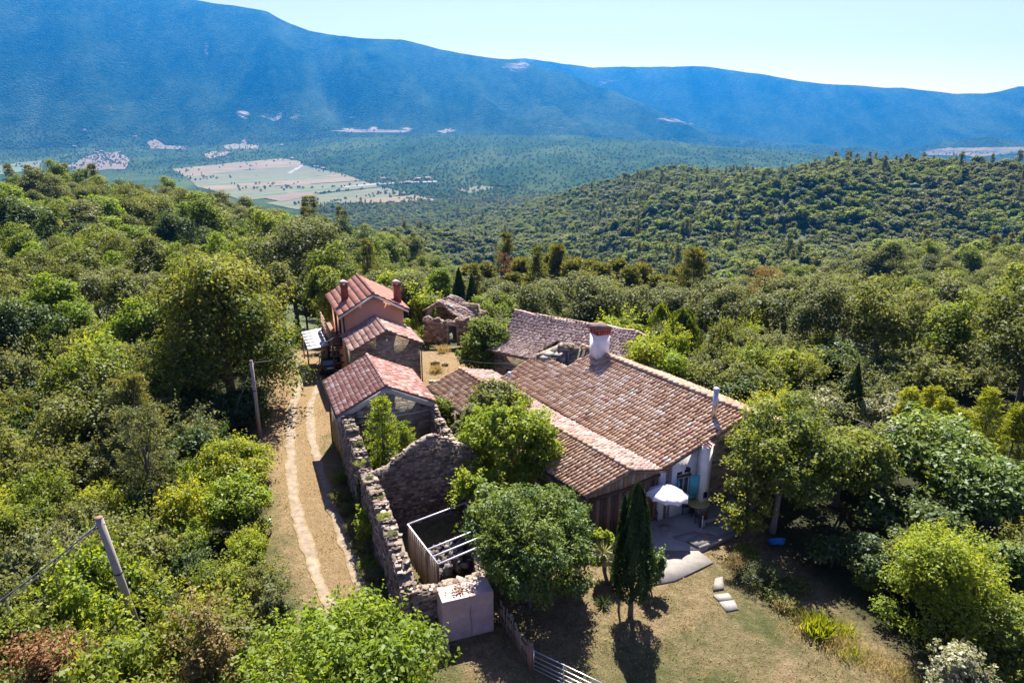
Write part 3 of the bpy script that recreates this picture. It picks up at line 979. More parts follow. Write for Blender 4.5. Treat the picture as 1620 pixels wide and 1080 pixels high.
def stone_wall(pcs, parent, a, b, z0, topf, thick, rng, faces=(1, 1), course=0.125, length=(0.15, 0.40), lean=0.0, bias=0.0, holes=None):
    """dry stone leaves on both faces of a wall and rough stones along its top; topf(s) gives the height at s metres"""
    a, b = Vector((a[0], a[1], 0)), Vector((b[0], b[1], 0))
    L = (b - a).length
    d = (b - a).normalized()
    nrm = Vector((-d.y, d.x, 0))
    nvar = len(pcs.var)
    rotm = Matrix(((d.x, nrm.x, 0, 0), (d.y, nrm.y, 0, 0), (0, 0, 1, 0), (0, 0, 0, 1)))
    for fi, off in ((0, 0.13), (1, thick - 0.13)):
        if not faces[fi]:
            continue
        z = z0
        while z < z0 + 9:
            h = course * rng.uniform(.55, 1.45)
            s = -rng.uniform(0, .3)
            anyp = False
            while s < L:
                l = rng.uniform(*length)
                sc = min(max(s + l / 2, 0), L)
                top = topf(sc)
                if z + h * .6 < top and not (holes and holes(sc, z)):
                    anyp = True
                    l2 = min(l, L - s + .1)
                    p = a + d * (s + l2 / 2) + nrm * (off + rng.uniform(-.03, .03)) + Vector((0, 0, z + h / 2))
                    m = Matrix.Translation(p) @ rotm @ Matrix.Rotation(rng.gauss(0, .09), 4, 'Z') @ Matrix.Rotation(rng.gauss(0, .09), 4, 'Y') @ Matrix.Diagonal((l2 * 1.0, .29, h * rng.uniform(.85, 1.12), 1))
                    pcs.add(m, int(min(max(rng.gauss(.36 + bias, .24), 0), .999) * nvar), parent)
                s += l
            z += h
            if not anyp and z > z0 + .5:
                break
    # top course: irregular flat stones across the thickness
    s = 0.0
    while s < L:
        l = rng.uniform(.12, .36)
        w = rng.uniform(.16, thick * .6)
        for q in range(rng.choice((2, 2, 3, 3))):
            off = rng.uniform(.12, thick - .12)
            h = rng.uniform(.03, .085)
            p = a + d * min(s + l / 2, L) + nrm * off + Vector((0, 0, topf(min(s, L)) + h * .15 + .012 * q))
            m = Matrix.Translation(p) @ rotm @ Matrix.Rotation(rng.uniform(-1.2, 1.2), 4, 'Z') @ Matrix.Rotation(rng.gauss(0, .12), 4, 'Y') @ Matrix.Rotation(rng.gauss(0, .12), 4, 'X') @ Matrix.Diagonal((l * rng.uniform(.6, 1.1), w * rng.uniform(.6, 1.0), h, 1))
            pcs.add(m, int(min(max(rng.gauss(.44 + bias, .26), 0), .999) * nvar), parent, show=3.0)
        s += l * .8

def core_wall(parent, a, b, z0, topf, thick, name='wall_core', inset=0.035, n=14):
    a, b = Vector((a[0], a[1], 0)), Vector((b[0], b[1], 0))
    L = (b - a).length
    d = (b - a).normalized()
    nrm = Vector((-d.y, d.x, 0))
    poly = [a + nrm * inset + d * .05 + Vector((0, 0, z0)), b + nrm * inset - d * .05 + Vector((0, 0, z0))]
    for i in range(n, -1, -1):
        s = .05 + (L - .1) * i / n
        poly.append(a + nrm * inset + d * s + Vector((0, 0, topf(s) - .01)))
    return MB().prism(poly, nrm * (thick - 2 * inset)).build(name, M_CORE, parent)

# ------------------------------------------------------------------ the row of houses along the track
DROW = Vector((-0.375, 0.927, 0)).normalized()      # along the row, away from the camera
PROW = Vector((DROW.y, -DROW.x, 0))                 # across the row
def row(o, x, y, z):
    p = Vector((o[0], o[1], 0)) + PROW * x + DROW * y
    return Vector((p.x, p.y, z))

def gable_house(name, label, o, W, L, ze, zr, pcs, du, dv, wall_mat, ridge_x=0.5, over=0.28, front=0.25, tint=None, ridge_mat=None, fascia=None, jit=0.02, zb=0.0, ridge_r=.12):
    """o: roof corner at the near side, by the track; gable end towards the camera"""
    root = thing(name, label, 'house', row(o, W / 2, L / 2, zb))
    rx = W * ridge_x
    slopeL = roof_slope(root, pcs, row(o, 0, L, ze), row(o, 0, 0, ze), row(o, rx, 0, zr), row(o, rx, L, zr), du, dv, tintf=tint, jit=jit, rng=random.Random(len(label)))
    slopeR = roof_slope(root, pcs, row(o, W, 0, ze), row(o, W, L, ze), row(o, rx, L, zr), row(o, rx, 0, zr), du, dv, tintf=tint, jit=jit, rng=random.Random(len(label) + 1))
    i = over
    zsl = lambda x: ze + (zr - ze) * (x / rx if x <= rx else (W - x) / (W - rx)) - 0.10
    wl, wr, wf, wb = i, W - i, front, L - front
    t = 0.4
    # gables
    for y, s in ((wf, 1), (wb, -1)):
        a, b = row(o, wl, y, 0), row(o, wr, y, 0)
        poly = [row(o, wl, y, zb), row(o, wr, y, zb), row(o, wr, y, zsl(wr)), row(o, rx, y, zsl(rx)), row(o, wl, y, zsl(wl))]
        MB().prism(poly, DROW * (t * s)).build('wall', wall_mat, root)
    for x, s in ((wl, 1), (wr, -1)):
        poly = [row(o, x, wf + t + .004, zb), row(o, x, wb - t - .004, zb), row(o, x, wb - t - .004, zsl(x)), row(o, x, wf + t + .004, zsl(x))]
        MB().prism(poly, PROW * (t * s)).build('wall', wall_mat, root)
    ridge_caps(root, ridge_mat or pcs.var[0].materials[0], row(o, rx, -.05, zr + .03), row(o, rx, L + .05, zr + .03), r=ridge_r)
    if fascia:
        for (x0, x1) in ((0.05, rx), (W - .05, rx)):
            z0, z1 = ze - .13, zr - .13
            m = MB()
            m.prism([row(o, x0, .1, z0), row(o, x1, .1, z1), row(o, x1, .1, z1 - fascia[1]), row(o, x0, .1, z0 - fascia[1])], DROW * .14)
            m.build('verge_board', fascia[0], root)
    return root

OD = (-9.93, 35.6)
WD, LD = 5.8, 5.95
P_D = Pieces('tile', tile_set('tile', M_TILE_RED, 'barrel', 12, 0.0, 1.0, w=.19, l=.36, h=.05, seg=4))
def tint_d(u, v, r):
    return int(min(max(r.choice([r.gauss(.25, .15), r.gauss(.35, .15), r.gauss(.7, .14)]), 0), .999) * 12)
house_d = gable_house('stone_barn', 'stone barn with streaky red and white roof tiles next to the roofless ruin', OD, WD, LD, 4.2, 5.6, P_D, .205, .30, M_STONE, tint=tint_d, fascia=(M_GREYPL, .34), jit=.012)
P_D.build()
# eave board and downpipe on the track side
m = MB().bar(row(OD, -.03, .0, 4.10), row(OD, -.03, LD, 4.10), .11, .09)
m.build('gutter', M_GUTTER, house_d)
MB().tube([row(OD, .12, LD - .5, 4.05), row(OD, .2, LD - .5, 3.9), row(OD, .2, LD - .5, .05)], .05, 8).build('downpipe', M_GUTTER, house_d)
# ragged plaster left around the gable head and a ledge line across it
MB().bar(row(OD, .5, .235, 3.45), row(OD, WD - .35, .235, 3.62), .10, .06).build('ledge', M_GREYPL, house_d)
MB().bar(row(OD, WD - .1, .4, 4.1), row(OD, WD - .18, .4, 3.2), .1).build('downpipe', M_GUTTER, house_d)

# middle house
OE = (-11.55, 46.2)
WE, LE = 5.35, 4.3
P_E = Pieces('tile', tile_set('tile', M_TILE_BROWN, 'flat', 12, 0.05, 1.0, w=.38, l=.5, t=.035, roll=.04))
house_e = gable_house('stone_house', 'low stone house with large brown roof tiles joined to the orange house', OE, WE, LE, 4.45, 5.75, P_E, .37, .44, M_STONE_WARM, jit=.03, over=.2)
P_E.build()
MB().box(row(OE, 1.9, .22, 3.35), (.42, .1, .3), math.atan2(PROW.y, PROW.x)).build('window', M_DARK, house_e)
MB().bar(row(OE, 1.62, .2, 3.55), row(OE, 2.18, .2, 3.55), .1, .1).build('lintel', M_WOOD_DARK, house_e)
MB().tube([row(OE, WE - .12, .2, 4.2), row(OE, WE - .12, .2, .1)], .045, 8).build('downpipe', M_GUTTER, house_e)
MB().lathe(row(OE, 2.7, .2, 5.0), [(.07, -.07), (.07, .07)], 8).build('lamp', M_WHITEPAINT, house_e)

# orange house
OF = (-13.25, 50.15)
WF, LF = 5.55, 7.3
P_F = Pieces('tile', tile_set('tile', M_TILE_CRIMSON, 'flat', 12, 0.1, 0.9, w=.46, l=.6, t=.012, roll=.025))
house_f = gable_house('orange_house', 'two storey house with orange plaster, crimson roof and white eaves', OF, WF, LF, 6.0, 7.55, P_F, .46, .55, M_ORANGE, jit=.008, fascia=(M_WHITEPAINT, .16), over=.4, front=.45)
P_F.build()
for (fx, fy, hh) in ((1.0, 2.9, 1.25), (4.95, 1.5, 1.45)):
    c = row(OF, fx, fy, 0)
    zr_ = 6.0 + 1.55 * (1 - abs(fx - WF / 2) / (WF / 2)) - .1
    ang = math.atan2(PROW.y, PROW.x)
    ch = MB().box((c.x, c.y, zr_ + hh / 2), (.52, .52, hh), ang).build('chimney', M_BRICK, house_f)
    for sx in (-.19, .19):
        for sy in (-.19, .19):
            q = row(OF, fx + sx, fy + sy, zr_ + hh + .1)
            MB().box(q, (.12, .12, .2), ang).build('pier', M_BRICK, ch)
    q0 = zr_ + hh + .2
    cap = [row(OF, fx - .38, fy - .38, q0), row(OF, fx + .38, fy - .38, q0), row(OF, fx, fy - .38, q0 + .22)]
    MB().prism(cap, DROW * .76).build('cap', M_CAP, ch)
    MB().box((c.x, c.y, zr_ + hh - .04), (.62, .62, .09), ang).build('collar', M_BRICK, ch)
MB().tube([row(OF, .42, .4, 5.9), row(OF, .42, .4, 3.0)], .05, 8).build('downpipe', M_BLACK, house_f)
# track side: timber balcony with railing, dark doors behind it
angr = math.atan2(DROW.y, DROW.x)
for y, w, h, z in ((2.2, .95, 2.0, 4.1), (4.6, 1.1, 2.0, 4.1)):
    MB().box(row(OF, .385, y, z), (w, .08, h), angr).build('door', M_DARK, house_f)
bal = MB().hexa([row(OF, x, y, z) for z in (2.95, 3.12) for x, y in ((-.40, 2.0), (.38, 2.0), (.38, 8.8), (-.40, 8.8))]).build('balcony', M_WOOD_DARK, house_f)
for i in range(24):
    y = 2.0 + 6.8 * (i + .5) / 24
    MB().box(row(OF, -.01, y, 3.14), (.26, .76, .03), angr).build('plank', M_WOOD_RED, bal)
for y in np.linspace(2.05, 8.75, 7):
    MB().bar(row(OF, -.36, y, 3.0), row(OF, -.36, y, 4.15), .08).build('post', M_WOOD, bal)
for z in (3.4, 3.65, 3.9, 4.15):
    MB().bar(row(OF, -.40, 2.0, z), row(OF, -.40, 8.8, z), .05, .10).build('rail', M_WOOD, bal)
for z in (3.4, 3.65, 3.9, 4.15):
    MB().bar(row(OF, -.37, 2.0, z), row(OF, .36, 2.0, z), .05, .12).build('rail', M_WOOD_DARK, bal)
for k in range(5):
    MB().hexa([row(OF, x, y, z) for z in (2.9 - .52 * k - .06, 2.9 - .52 * k) for x, y in ((-.36, 1.7 - .3 * k), (.34, 1.7 - .3 * k), (.34, 2.0 - .3 * k), (-.36, 2.0 - .3 * k))]).build('step', M_WOOD_DARK, bal)
for y in (2.2, 5.4, 8.6):
    MB().bar(row(OF, -.33, y, 0), row(OF, -.33, y, 2.95), .12).build('post', M_WOOD_DARK, bal)
# carport
carport = thing('carport', 'carport with white translucent roof sheets over the dark car by the orange house', 'carport', row(OF, -1.3, 6.0, 0))
cx0, cx1, cy0, cy1 = -2.15, -.46, 3.5, 9.0
for i in range(6):
    a0, a1 = cy0 + (cy1 - cy0) * i / 6 + .03, cy0 + (cy1 - cy0) * (i + 1) / 6 - .03
    MB().hexa([row(OF, x, y, z + (x - cx0) * .1) for z in (2.45, 2.475) for x, y in ((cx0, a0), (cx1, a0), (cx1, a1), (cx0, a1))]).build('roof_sheet', M_CLEARROOF, carport)
    MB().bar(row(OF, cx0, a0 - .03, 2.47), row(OF, cx1, a0 - .03, 2.47 + (cx1 - cx0) * .1), .06, .08).build('rafter', M_WOOD_DARK, carport)
for x in (cx0 + .06, cx1 - .04):
    for y in (cy0 + 1.4, cy1 - .1):
        MB().bar(row(OF, x, y, 0), row(OF, x, y, 2.4 + (x - cx0) * .1), .1).build('post', M_WOOD, carport)

# ------------------------------------------------------------------ car
def make_car(loc, yaw):
    root = thing('car', 'dark estate car parked under the carport, seen from behind', 'car', (0, 0, 0))
    paint = simple_mat('dark_car_paint', (0.012, 0.013, 0.018), (0.010, 0.011, 0.015), 2, 0.22, 0.0, spec=0.6)
    red = simple_mat('tail_lamp_red', (0.35, 0.015, 0.015), (0.28, 0.01, 0.01), 2, 0.25, 0)
    plate = simple_mat('plate_white', (0.75, 0.75, 0.74), (0.7, 0.7, 0.7), 2, 0.5, 0)
    rub = simple_mat('tyre_rubber', (0.02, 0.02, 0.02), (0.015, 0.015, 0.015), 8, 0.9, 0.1, 0.01)
    # body: sections along y (front +), each (half width low, half width high, z low, z shoulder)
    secs = [(-2.22, .74, .78, .34, .86), (-2.12, .84, .85, .27, .92), (-1.2, .88, .88, .22, .93), (.6, .88, .88, .22, .92), (1.3, .87, .86, .22, .88), (2.0, .82, .78, .27, .74), (2.22, .70, .66, .34, .62)]
    v, f = [], []
    for y, wl, wh, z0, z1 in secs:
        v += [(-wl * .94, y, z0), (-wl, y, z0 + .16), (-wh, y, z1 - .08), (-wh * .93, y, z1), (wh * .93, y, z1), (wh, y, z1 - .08), (wl, y, z0 + .16), (wl * .94, y, z0)]
    n = len(secs)
    for i in range(n - 1):
        for k in range(8):
            a, b = i * 8 + k, i * 8 + (k + 1) % 8
            f.append((a, b, b + 8, a + 8))
    f.append(tuple(reversed(range(8))))
    f.append(tuple((n - 1) * 8 + k for k in range(8)))
    link('body', make_mesh('body', v, f, paint, False), root)
    # cabin
    secs = [(-2.08, .74, .90), (-1.86, .70, 1.38), (-1.5, .68, 1.47), (-.2, .68, 1.49), (.35, .67, 1.44), (1.15, .76, .92)]
    v, f = [], []
    for y, w, z in secs:
        v += [(-w, y, z), (w, y, z)]
    b0 = len(v)
    for y, w, z in secs:
        v += [(-.82, y, .88), (.82, y, .88)]
    for i in range(len(secs) - 1):
        f.append((2 * i, 2 * i + 1, 2 * i + 3, 2 * i + 2))
        f.append((b0 + 2 * i, 2 * i, 2 * i + 2, b0 + 2 * i + 2))
        f.append((2 * i + 1, b0 + 2 * i + 1, b0 + 2 * i + 3, 2 * i + 3))
    link('cabin', make_mesh('cabin', v, f, paint, False), root)
    rw = MB().quadmesh([(-.60, -2.065, .98), (.60, -2.065, .98), (.57, -1.905, 1.33), (-.57, -1.905, 1.33)], [(0, 1, 2, 3)])
    link('rear_window', rw.mesh('rear_window', M_GLASS), root)
    link('windscreen', MB().quadmesh([(-.66, 1.08, .98), (.66, 1.08, .98), (.60, .43, 1.41), (-.60, .43, 1.41)], [(0, 1, 2, 3)]).mesh('windscreen', M_GLASS), root)
    for s in (-1, 1):
        for y0, y1 in ((-1.75, -1.0), (-.92, -.05), (.03, .75)):
            link('side_window', MB().quadmesh([(s * .815, y0, .96), (s * .815, y1, .96), (s * .712, min(y1, .45), 1.36), (s * .712, y0 + .1, 1.36)], [(0, 1, 2, 3)]).mesh('side_window', M_GLASS), root)
        link('tail_light', MB().box((s * .70, -2.19, .80), (.22, .10, .20)).mesh('tail_light', red), root)
        link('mirror', MB().box((s * .98, .72, .98), (.2, .12, .13)).mesh('mirror', paint), root)
        link('roof_rail', MB().bar((s * .62, -1.6, 1.52), (s * .62, .1, 1.53), .04).mesh('roof_rail', M_STEEL), root)
        for y in (-1.32, 1.36):
            w = link('wheel', MB().tube([(s * .70, y, .32), (s * .89, y, .32)], .32, 20).mesh('wheel', rub), root)
            r_ = link('rim', MB().tube([(s * .885, y, .32), (s * .905, y, .32)], .2, 16).mesh('rim', M_STEEL), w)
    link('number_plate', MB().box((0, -2.235, .74), (.52, .03, .12)).mesh('number_plate', plate), root)
    link('bumper', MB().box((0, -2.2, .45), (1.5, .12, .2)).mesh('bumper', M_BLACK), root)
    root.location = loc
    root.rotation_euler = (0, 0, yaw)
    return root
make_car(at(516, 592) + Vector((-.05, 1.6, 0)), math.radians(16))

# ------------------------------------------------------------------ roofless stone ruin
SVAR = [stone_mesh('stone', M_ROCKS, t, int(t * 1000) + 3 * k) for k in range(3) for t in np.linspace(0.02, 0.98, 10)]
SVAR = sorted(SVAR, key=lambda m: m.attributes['tint'].data[0].value)
ruin = thing('ruined_building', 'roofless stone ruin with rubble walls and a saplings grown room beside the track', 'ruin', (-6, 29, 0))
P_S = Pieces('stone', SVAR)
rg = random.Random(11)
A0, A1 = Vector((-9.75, 35.75, 0)), Vector((-4.45, 23.05, 0))
LA = (A1 - A0).length
def top_track(s):                      # wall along the track, from the barn to the low corner
    base = np.interp(s, [0, 1.2, 3.0, 4.4, 4.9, 5.6, 6.8, 8.0, 10.0, 12.5, 13.2, 14.0, LA], [4.05, 3.95, 3.7, 3.5, 3.1, 3.15, 3.3, 3.35, 3.1, 2.8, 2.3, 1.8, 1.75])
    return float(base + .09 * math.sin(s * 5.1) + .07 * math.sin(s * 11.3 + 1))
wa = core_wall(ruin, A0, A1, -.1, top_track, .68, 'wall', n=40)
stone_wall(P_S, wa, A0, A1, -.05, top_track, .68, rg)
G0 = A0 + (A1 - A0).normalized() * 6.0 + PROW * .60
G1 = G0 + PROW * 5.3
def top_gable(s):
    z = np.interp(s, [0, .8, 1.6, 2.6, 3.2, 4.2, 5.0, 5.3], [3.25, 3.55, 4.15, 4.75, 4.75, 4.2, 3.65, 3.4])
    return float(z + .05 * math.sin(s * 7))
wg = core_wall(ruin, G0, G1, -.1, top_gable, .5, 'wall', n=24)
stone_wall(P_S, wg, G0, G1, -.05, top_gable, .5, rg, course=.135, length=(.16, .46), bias=-.02)
B0, B1 = row(OD, WD - .35, .2, 0), G1 + DROW * .1 - PROW * .45
LB = (B1 - B0).length
def top_court(s):
    return float(np.interp(s, [0, .4, 2, 3.5, LB], [3.9, 3.5, 3.2, 3.0, 3.35]) + .1 * math.sin(s * 6))
wb_ = core_wall(ruin, B0, B1, -.1, top_court, .5, 'wall', n=16)
stone_wall(P_S, wb_, B0, B1, -.05, top_court, .5, rg)
C0 = A1 + PROW * .55
C1 = A1 + PROW * 3.4
def top_low(s):
    return float(1.75 + .08 * math.sin(s * 5) - .12 * s / 3)
wl_ = core_wall(ruin, C0, C1, -.1, top_low, .6, 'wall', n=10)
stone_wall(P_S, wl_, C0, C1, -.05, top_low, .6, rg, course=.14, length=(.2, .55))
# courtyard side of the near room
D0, D1 = G1 - PROW * .5, A1 + PROW * 3.4 + DROW * .6
def top_side(s):
    return float(np.interp(s, [0, .8, 2.2, 4, 8], [3.2, 2.2, 1.7, 1.5, 1.4]))
ws_ = core_wall(ruin, D0, D1, -.1, top_side, .45, 'wall', n=10)
stone_wall(P_S, ws_, D0, D1, -.05, top_side, .45, rg, faces=(1, 1))
P_S.build()
tag(MB().hexa([A0 + PROW * .5 + Vector((0, 0, z)) if k == 0 else (B0, G1, G0)[k - 1] + Vector((0, 0, z)) for z in (-.2, .25) for k in (3, 2, 1, 0)]).build('rubble_floor', M_CORE, ruin))

# ------------------------------------------------------------------ frame of pipes over the firewood in the ruin
def lp(px, py, z):
    return at(px, py, z)
FZ = 2.3
f1, f2, f3 = lp(645, 829, FZ), lp(736, 795, FZ), lp(693, 892, FZ)
f4 = f2 + (f3 - f1)
frame_ = thing('pipe_frame', 'pale pipe frame of a lean-to with slatted sides inside the ruin', 'frame', (f1 + f2 + f3 + f4) / 4 - Vector((0, 0, FZ)))
for a, b in ((f1, f2), (f1, f3), (f2, f4), (f3, f4), (f1.lerp(f3, .66), f2.lerp(f4, .66)), (f1.lerp(f3, .83), f2.lerp(f4, .83))):
    MB().bar(a, b, .055).build('pipe', M_PIPEWHITE, frame_)
for p in (f1, f2, f3, f4, f1.lerp(f3, .66), f2.lerp(f4, .66)):
    MB().bar((p.x, p.y, .05), (p.x, p.y, FZ), .085).build('post', M_WOOD_DARK, frame_)
for k in range(14):
    p = f1.lerp(f3, (k + .5) / 14)
    MB().bar((p.x, p.y, .25), (p.x, p.y, FZ - .12), .085, .03, up=(DROW.x, DROW.y, 0)).build('slat', M_WOOD_GREY if k % 3 else M_WOOD, frame_)
for z in (.9, 1.7):
    MB().bar((f2.x, f2.y, z), (f4.x, f4.y, z), .1, .04).build('rail', M_WOOD_RED, frame_)
MB().bar((f2.x, f2.y, .4), (f2.lerp(f4, .66).x, f2.lerp(f4, .66).y, FZ - .1), .07).build('brace', M_PIPEWHITE, frame_)
pile = thing('firewood_pile', 'dark heap of cut logs under the pale pipe frame', 'firewood', f1.lerp(f4, .4) - Vector((0, 0, FZ)))
lg_m = [simple_mat('log_bark', (0.12, 0.10, 0.09), (0.06, 0.05, 0.045), 7, 0.9, .4, .02), simple_mat('log_grey', (0.22, 0.20, 0.185), (0.12, 0.105, 0.095), 7, 0.9, .4, .02)]
rl = random.Random(4)
lm = [MB().tube([(-.2, 0, 0), (.2, 0, 0)], .5 * q, 7).mesh('log', lg_m[i % 2]) for i, q in enumerate((.17, .2, .23, .26))]
ux, uy = (f2 - f1), (f3 - f1)
for k in range(150):
    a, b = rl.uniform(.1, .92), rl.uniform(.1, .62)
    h = .95 * (1 - abs(a - .5) * .9) * (1 - abs(b - .3) * 1.2) + .2
    c = f1 + ux * a + uy * b
    o = bpy.data.objects.new('log', rl.choice(lm))
    COL.objects.link(o)
    o.parent = pile
    o.matrix_basis = Matrix.Translation(-root_of(pile)) @ Matrix.Translation((c.x, c.y, max(.12, h * rl.uniform(.55, 1.0)))) @ Matrix.Rotation(rl.uniform(0, 6.3), 4, 'Z') @ Matrix.Rotation(rl.gauss(.2, .5), 4, 'Y')

# ------------------------------------------------------------------ covered crate, stones, palings and gate
s0, s1 = at(702, 1017), at(781, 997)
sx_ = (s1 - s0).normalized()
sy_ = Vector((-sx_.y, sx_.x, 0))
crate = thing('covered_crate', 'tall box wrapped in faded pinkish tarpaulin at the foot of the ruin', 'crate', (s0 + s1) / 2 + sy_ * .45)
LWc = (s1 - s0).length
H1 = 1.95
rc = random.Random(2)
gridv, gridf = [], []
def crate_pt(u, v, w):
    p = s0 + sx_ * (u * LWc) + sy_ * (v * .95)
    return Vector((p.x, p.y, w * H1))
NXc, NZc = 10, 8
for face in range(5):
    b = len(gridv)
    for i in range(NXc + 1):
        for j in range(NZc + 1):
            u, w = i / NXc, j / NZc
            q = {0: (u, 0, w), 1: (1, u, w), 2: (1 - u, 1, w), 3: (0, 1 - u, w), 4: (u, w, 1)}[face]
            p = crate_pt(*q)
            wr = .045 * math.sin(q[0] * 13 + q[2] * 9) * math.sin(q[1] * 17 + q[2] * 7) + .02 * math.sin(q[0] * 9 + 2 * q[1] + q[2] * 14)
            nrm_ = {0: -sy_, 1: sx_, 2: sy_, 3: -sx_, 4: Vector((0, 0, 1))}[face]
            if 0 < i < NXc and 0 < j < NZc:
                p = p + nrm_ * wr
            if face == 4:
                p.z -= .06 * math.sin(u * 3.1) * math.sin(w * 3.1)
            gridv.append(tuple(p))
    for i in range(NXc):
        for j in range(NZc):
            a = b + i * (NZc + 1) + j
            gridf.append((a, a + NZc + 1, a + NZc + 2, a + 1))
link('tarpaulin', make_mesh('tarpaulin', gridv, gridf, M_TARP), crate)
MB().tube([crate_pt(.55 + .01 * math.sin(w_ * 8), -.03, w_) for w_ in np.linspace(.02, .8, 8)], .008, 5).build('seam', M_WOOD_DARK, crate)  # thin dark tube drawn for the vertical seam line of the tarpaulin
lv = MB()
for k in range(60):
    c = crate_pt(.42 + rc.gauss(0, .13), .5 + rc.gauss(0, .2), 1.0) + Vector((0, 0, .03 + rc.uniform(0, .03)))
    lv.box(c, (.09, .05, .012), rc.uniform(0, 3), Matrix.Rotation(rc.gauss(0, .4), 3, 'X'))
tag(lv.build('leaf_litter', simple_mat('dead_leaves', (0.20, 0.11, 0.06), (0.11, 0.06, 0.035), 9)), 'brown dead leaves lying on top of the tarpaulin box', 'leaves', kind='stuff')
sp = thing('stone_stack', 'small stack of flat stones on the ground beside the tarpaulin box', 'stones', at(690, 1010))
for k in range(11):
    p = at(679 + k * 2.6, 985 + k * 5.2)
    for lvl in range(3):
        o = link('stone', SVAR[rc.randrange(8, 20)], sp)
        o.matrix_parent_inverse = Matrix.Identity(4)
        o.matrix_basis = Matrix.Translation(-root_of(sp)) @ Matrix.Translation(p + Vector((rc.uniform(-.05, .05), 0, .09 + .15 * lvl))) @ Matrix.Rotation(rc.uniform(-.4, .4), 4, 'Z') @ Matrix.Diagonal((.36, .28, .14, 1))
# paling fence
fA, fB = at(792, 985), at(838, 1056)
fence = thing('paling_fence', 'split wood paling fence from the tarpaulin box to the metal gate', 'fence', (fA + fB) / 2)
npal = 26
for k in range(npal):
    t = k / (npal - 1)
    p = fA.lerp(fB, t) + Vector((rc.uniform(-.02, .02), rc.uniform(-.02, .02), 0))
    h = 1.12 + rc.uniform(-.1, .14) - .15 * t
    d_ = (fB - fA).normalized()
    MB().bar((p.x, p.y, 0), (p.x + rc.uniform(-.04, .04), p.y + rc.uniform(-.04, .04), h), .065, .03, up=(d_.y, -d_.x, 0)).build('paling', M_WOOD if k % 3 else M_WOOD_GREY, fence)
for z in (.35, .85):
    MB().bar((fA.x, fA.y, z), (fB.x, fB.y, z), .05, .05).build('rail', M_WOOD_DARK, fence)
MB().tube([(fB.x + .04, fB.y - .1, 0), (fB.x + .04, fB.y - .1, 1.25)], [.11, .10], 8).build('post', M_WOOD_RED, fence)
# gate
ga = at(844, 1063)
gb = at(955, 1082, 1.0)
gb.z = 0
gdir = (gb - ga).normalized()
gate = thing('field_gate', 'galvanised tubular field gate with five bars at the end of the palings', 'gate', (ga + gb) / 2)
GLEN = (gb - ga).length + 1.0
gpt = lambda s, z: ga + gdir * s + Vector((0, 0, z))
for z in (.18, .36, .56, .78, 1.02):
    MB().tube([gpt(0, z), gpt(GLEN, z)], .022, 8).build('bar', M_STEEL, gate)
for s in (0, GLEN * .33, GLEN * .66, GLEN):
    MB().tube([gpt(s, .15), gpt(s, 1.05)], .026, 8).build('upright', M_STEEL, gate)
# ------------------------------------------------------------------ farmhouse with the large tiled roof
VA = at(1052, 742, 3.2)             # valley corner at the camera end
VB = at(793, 598, 3.2)
RA = at(1188, 656, 5.2)
RB = at(889, 534, 5.2)
adir = Vector((VB.x - VA.x, VB.y - VA.y, 0)).normalized()
gdirA = Vector((RA.x - VA.x, RA.y - VA.y, 0))
WA_ = gdirA.length
gdirA.normalize()
HOLE = [(846, 556), (897, 580), (941, 556), (930, 520), (880, 520)]
def in_hole(p):
    q = px_of(p.x, p.y, p.z)
    return bool(poly_mask(np.array([q[0]]), np.array([q[1]]), HOLE)[0])
fa = thing('farmhouse', 'long farmhouse with a wide patched tile roof, white gable and white chimney', 'house', (VA + RB) / 2 - Vector((0, 0, 4.2)))
P_A = Pieces('tile', tile_set('tile', M_TILE_OLD, 'barrel', 14, 0.02, 0.9, extra=(.97, 1.0), w=.215, l=.47, h=.085))
def tint_a(u, v, r):
    # the middle of the slope has been mended with redder and paler tiles
    k = math.exp(-(((u - .5) / .25) ** 2 + ((v - .5) / .45) ** 2))
    kk = max(0, float(fbm(u * 7 + 3, v * 5 + 1, 2, 83)) + .25) * 2
    if r.random() < (.09 * k + .008) * kk:
        return r.choice([14, 15, 14])
    if r.random() < .18 * k:
        return r.choice([12, 13])
    return min(max(r.gauss(.5 + .1 * k, .20), 0), .999) * 14
roofA, PA = roof_slope(fa, P_A, VB, VA, RA, RB, .235, .37, tintf=tint_a, jit=.034, skip=lambda u, v, p: in_hole(p), sag=lambda u, v: -.10 * math.sin(math.pi * u) * (1 - .3 * v), rng=random.Random(21))
# far slope of the same roof
bk = gdirA * 4.2
roofA2, _ = roof_slope(fa, P_A, RA + bk - Vector((0, 0, 1.7)), RB + bk - Vector((0, 0, 1.7)), RB, RA, .26, .42, tintf=tint_a, jit=.025, show=-30, rng=random.Random(22), skip=lambda u, v, p: u > .80)
ridge_caps(fa, M_TILE_OLD, RA + Vector((0, 0, .05)), RA.lerp(RB, .86) + Vector((0, 0, .05)), step=.42, r=.15, rng=random.Random(8))
# verge tiles along the gable
for i in range(15):
    p = VA.lerp(RA, (i + .5) / 15) + Vector((0, 0, .05)) - adir * .02
P_A.build()
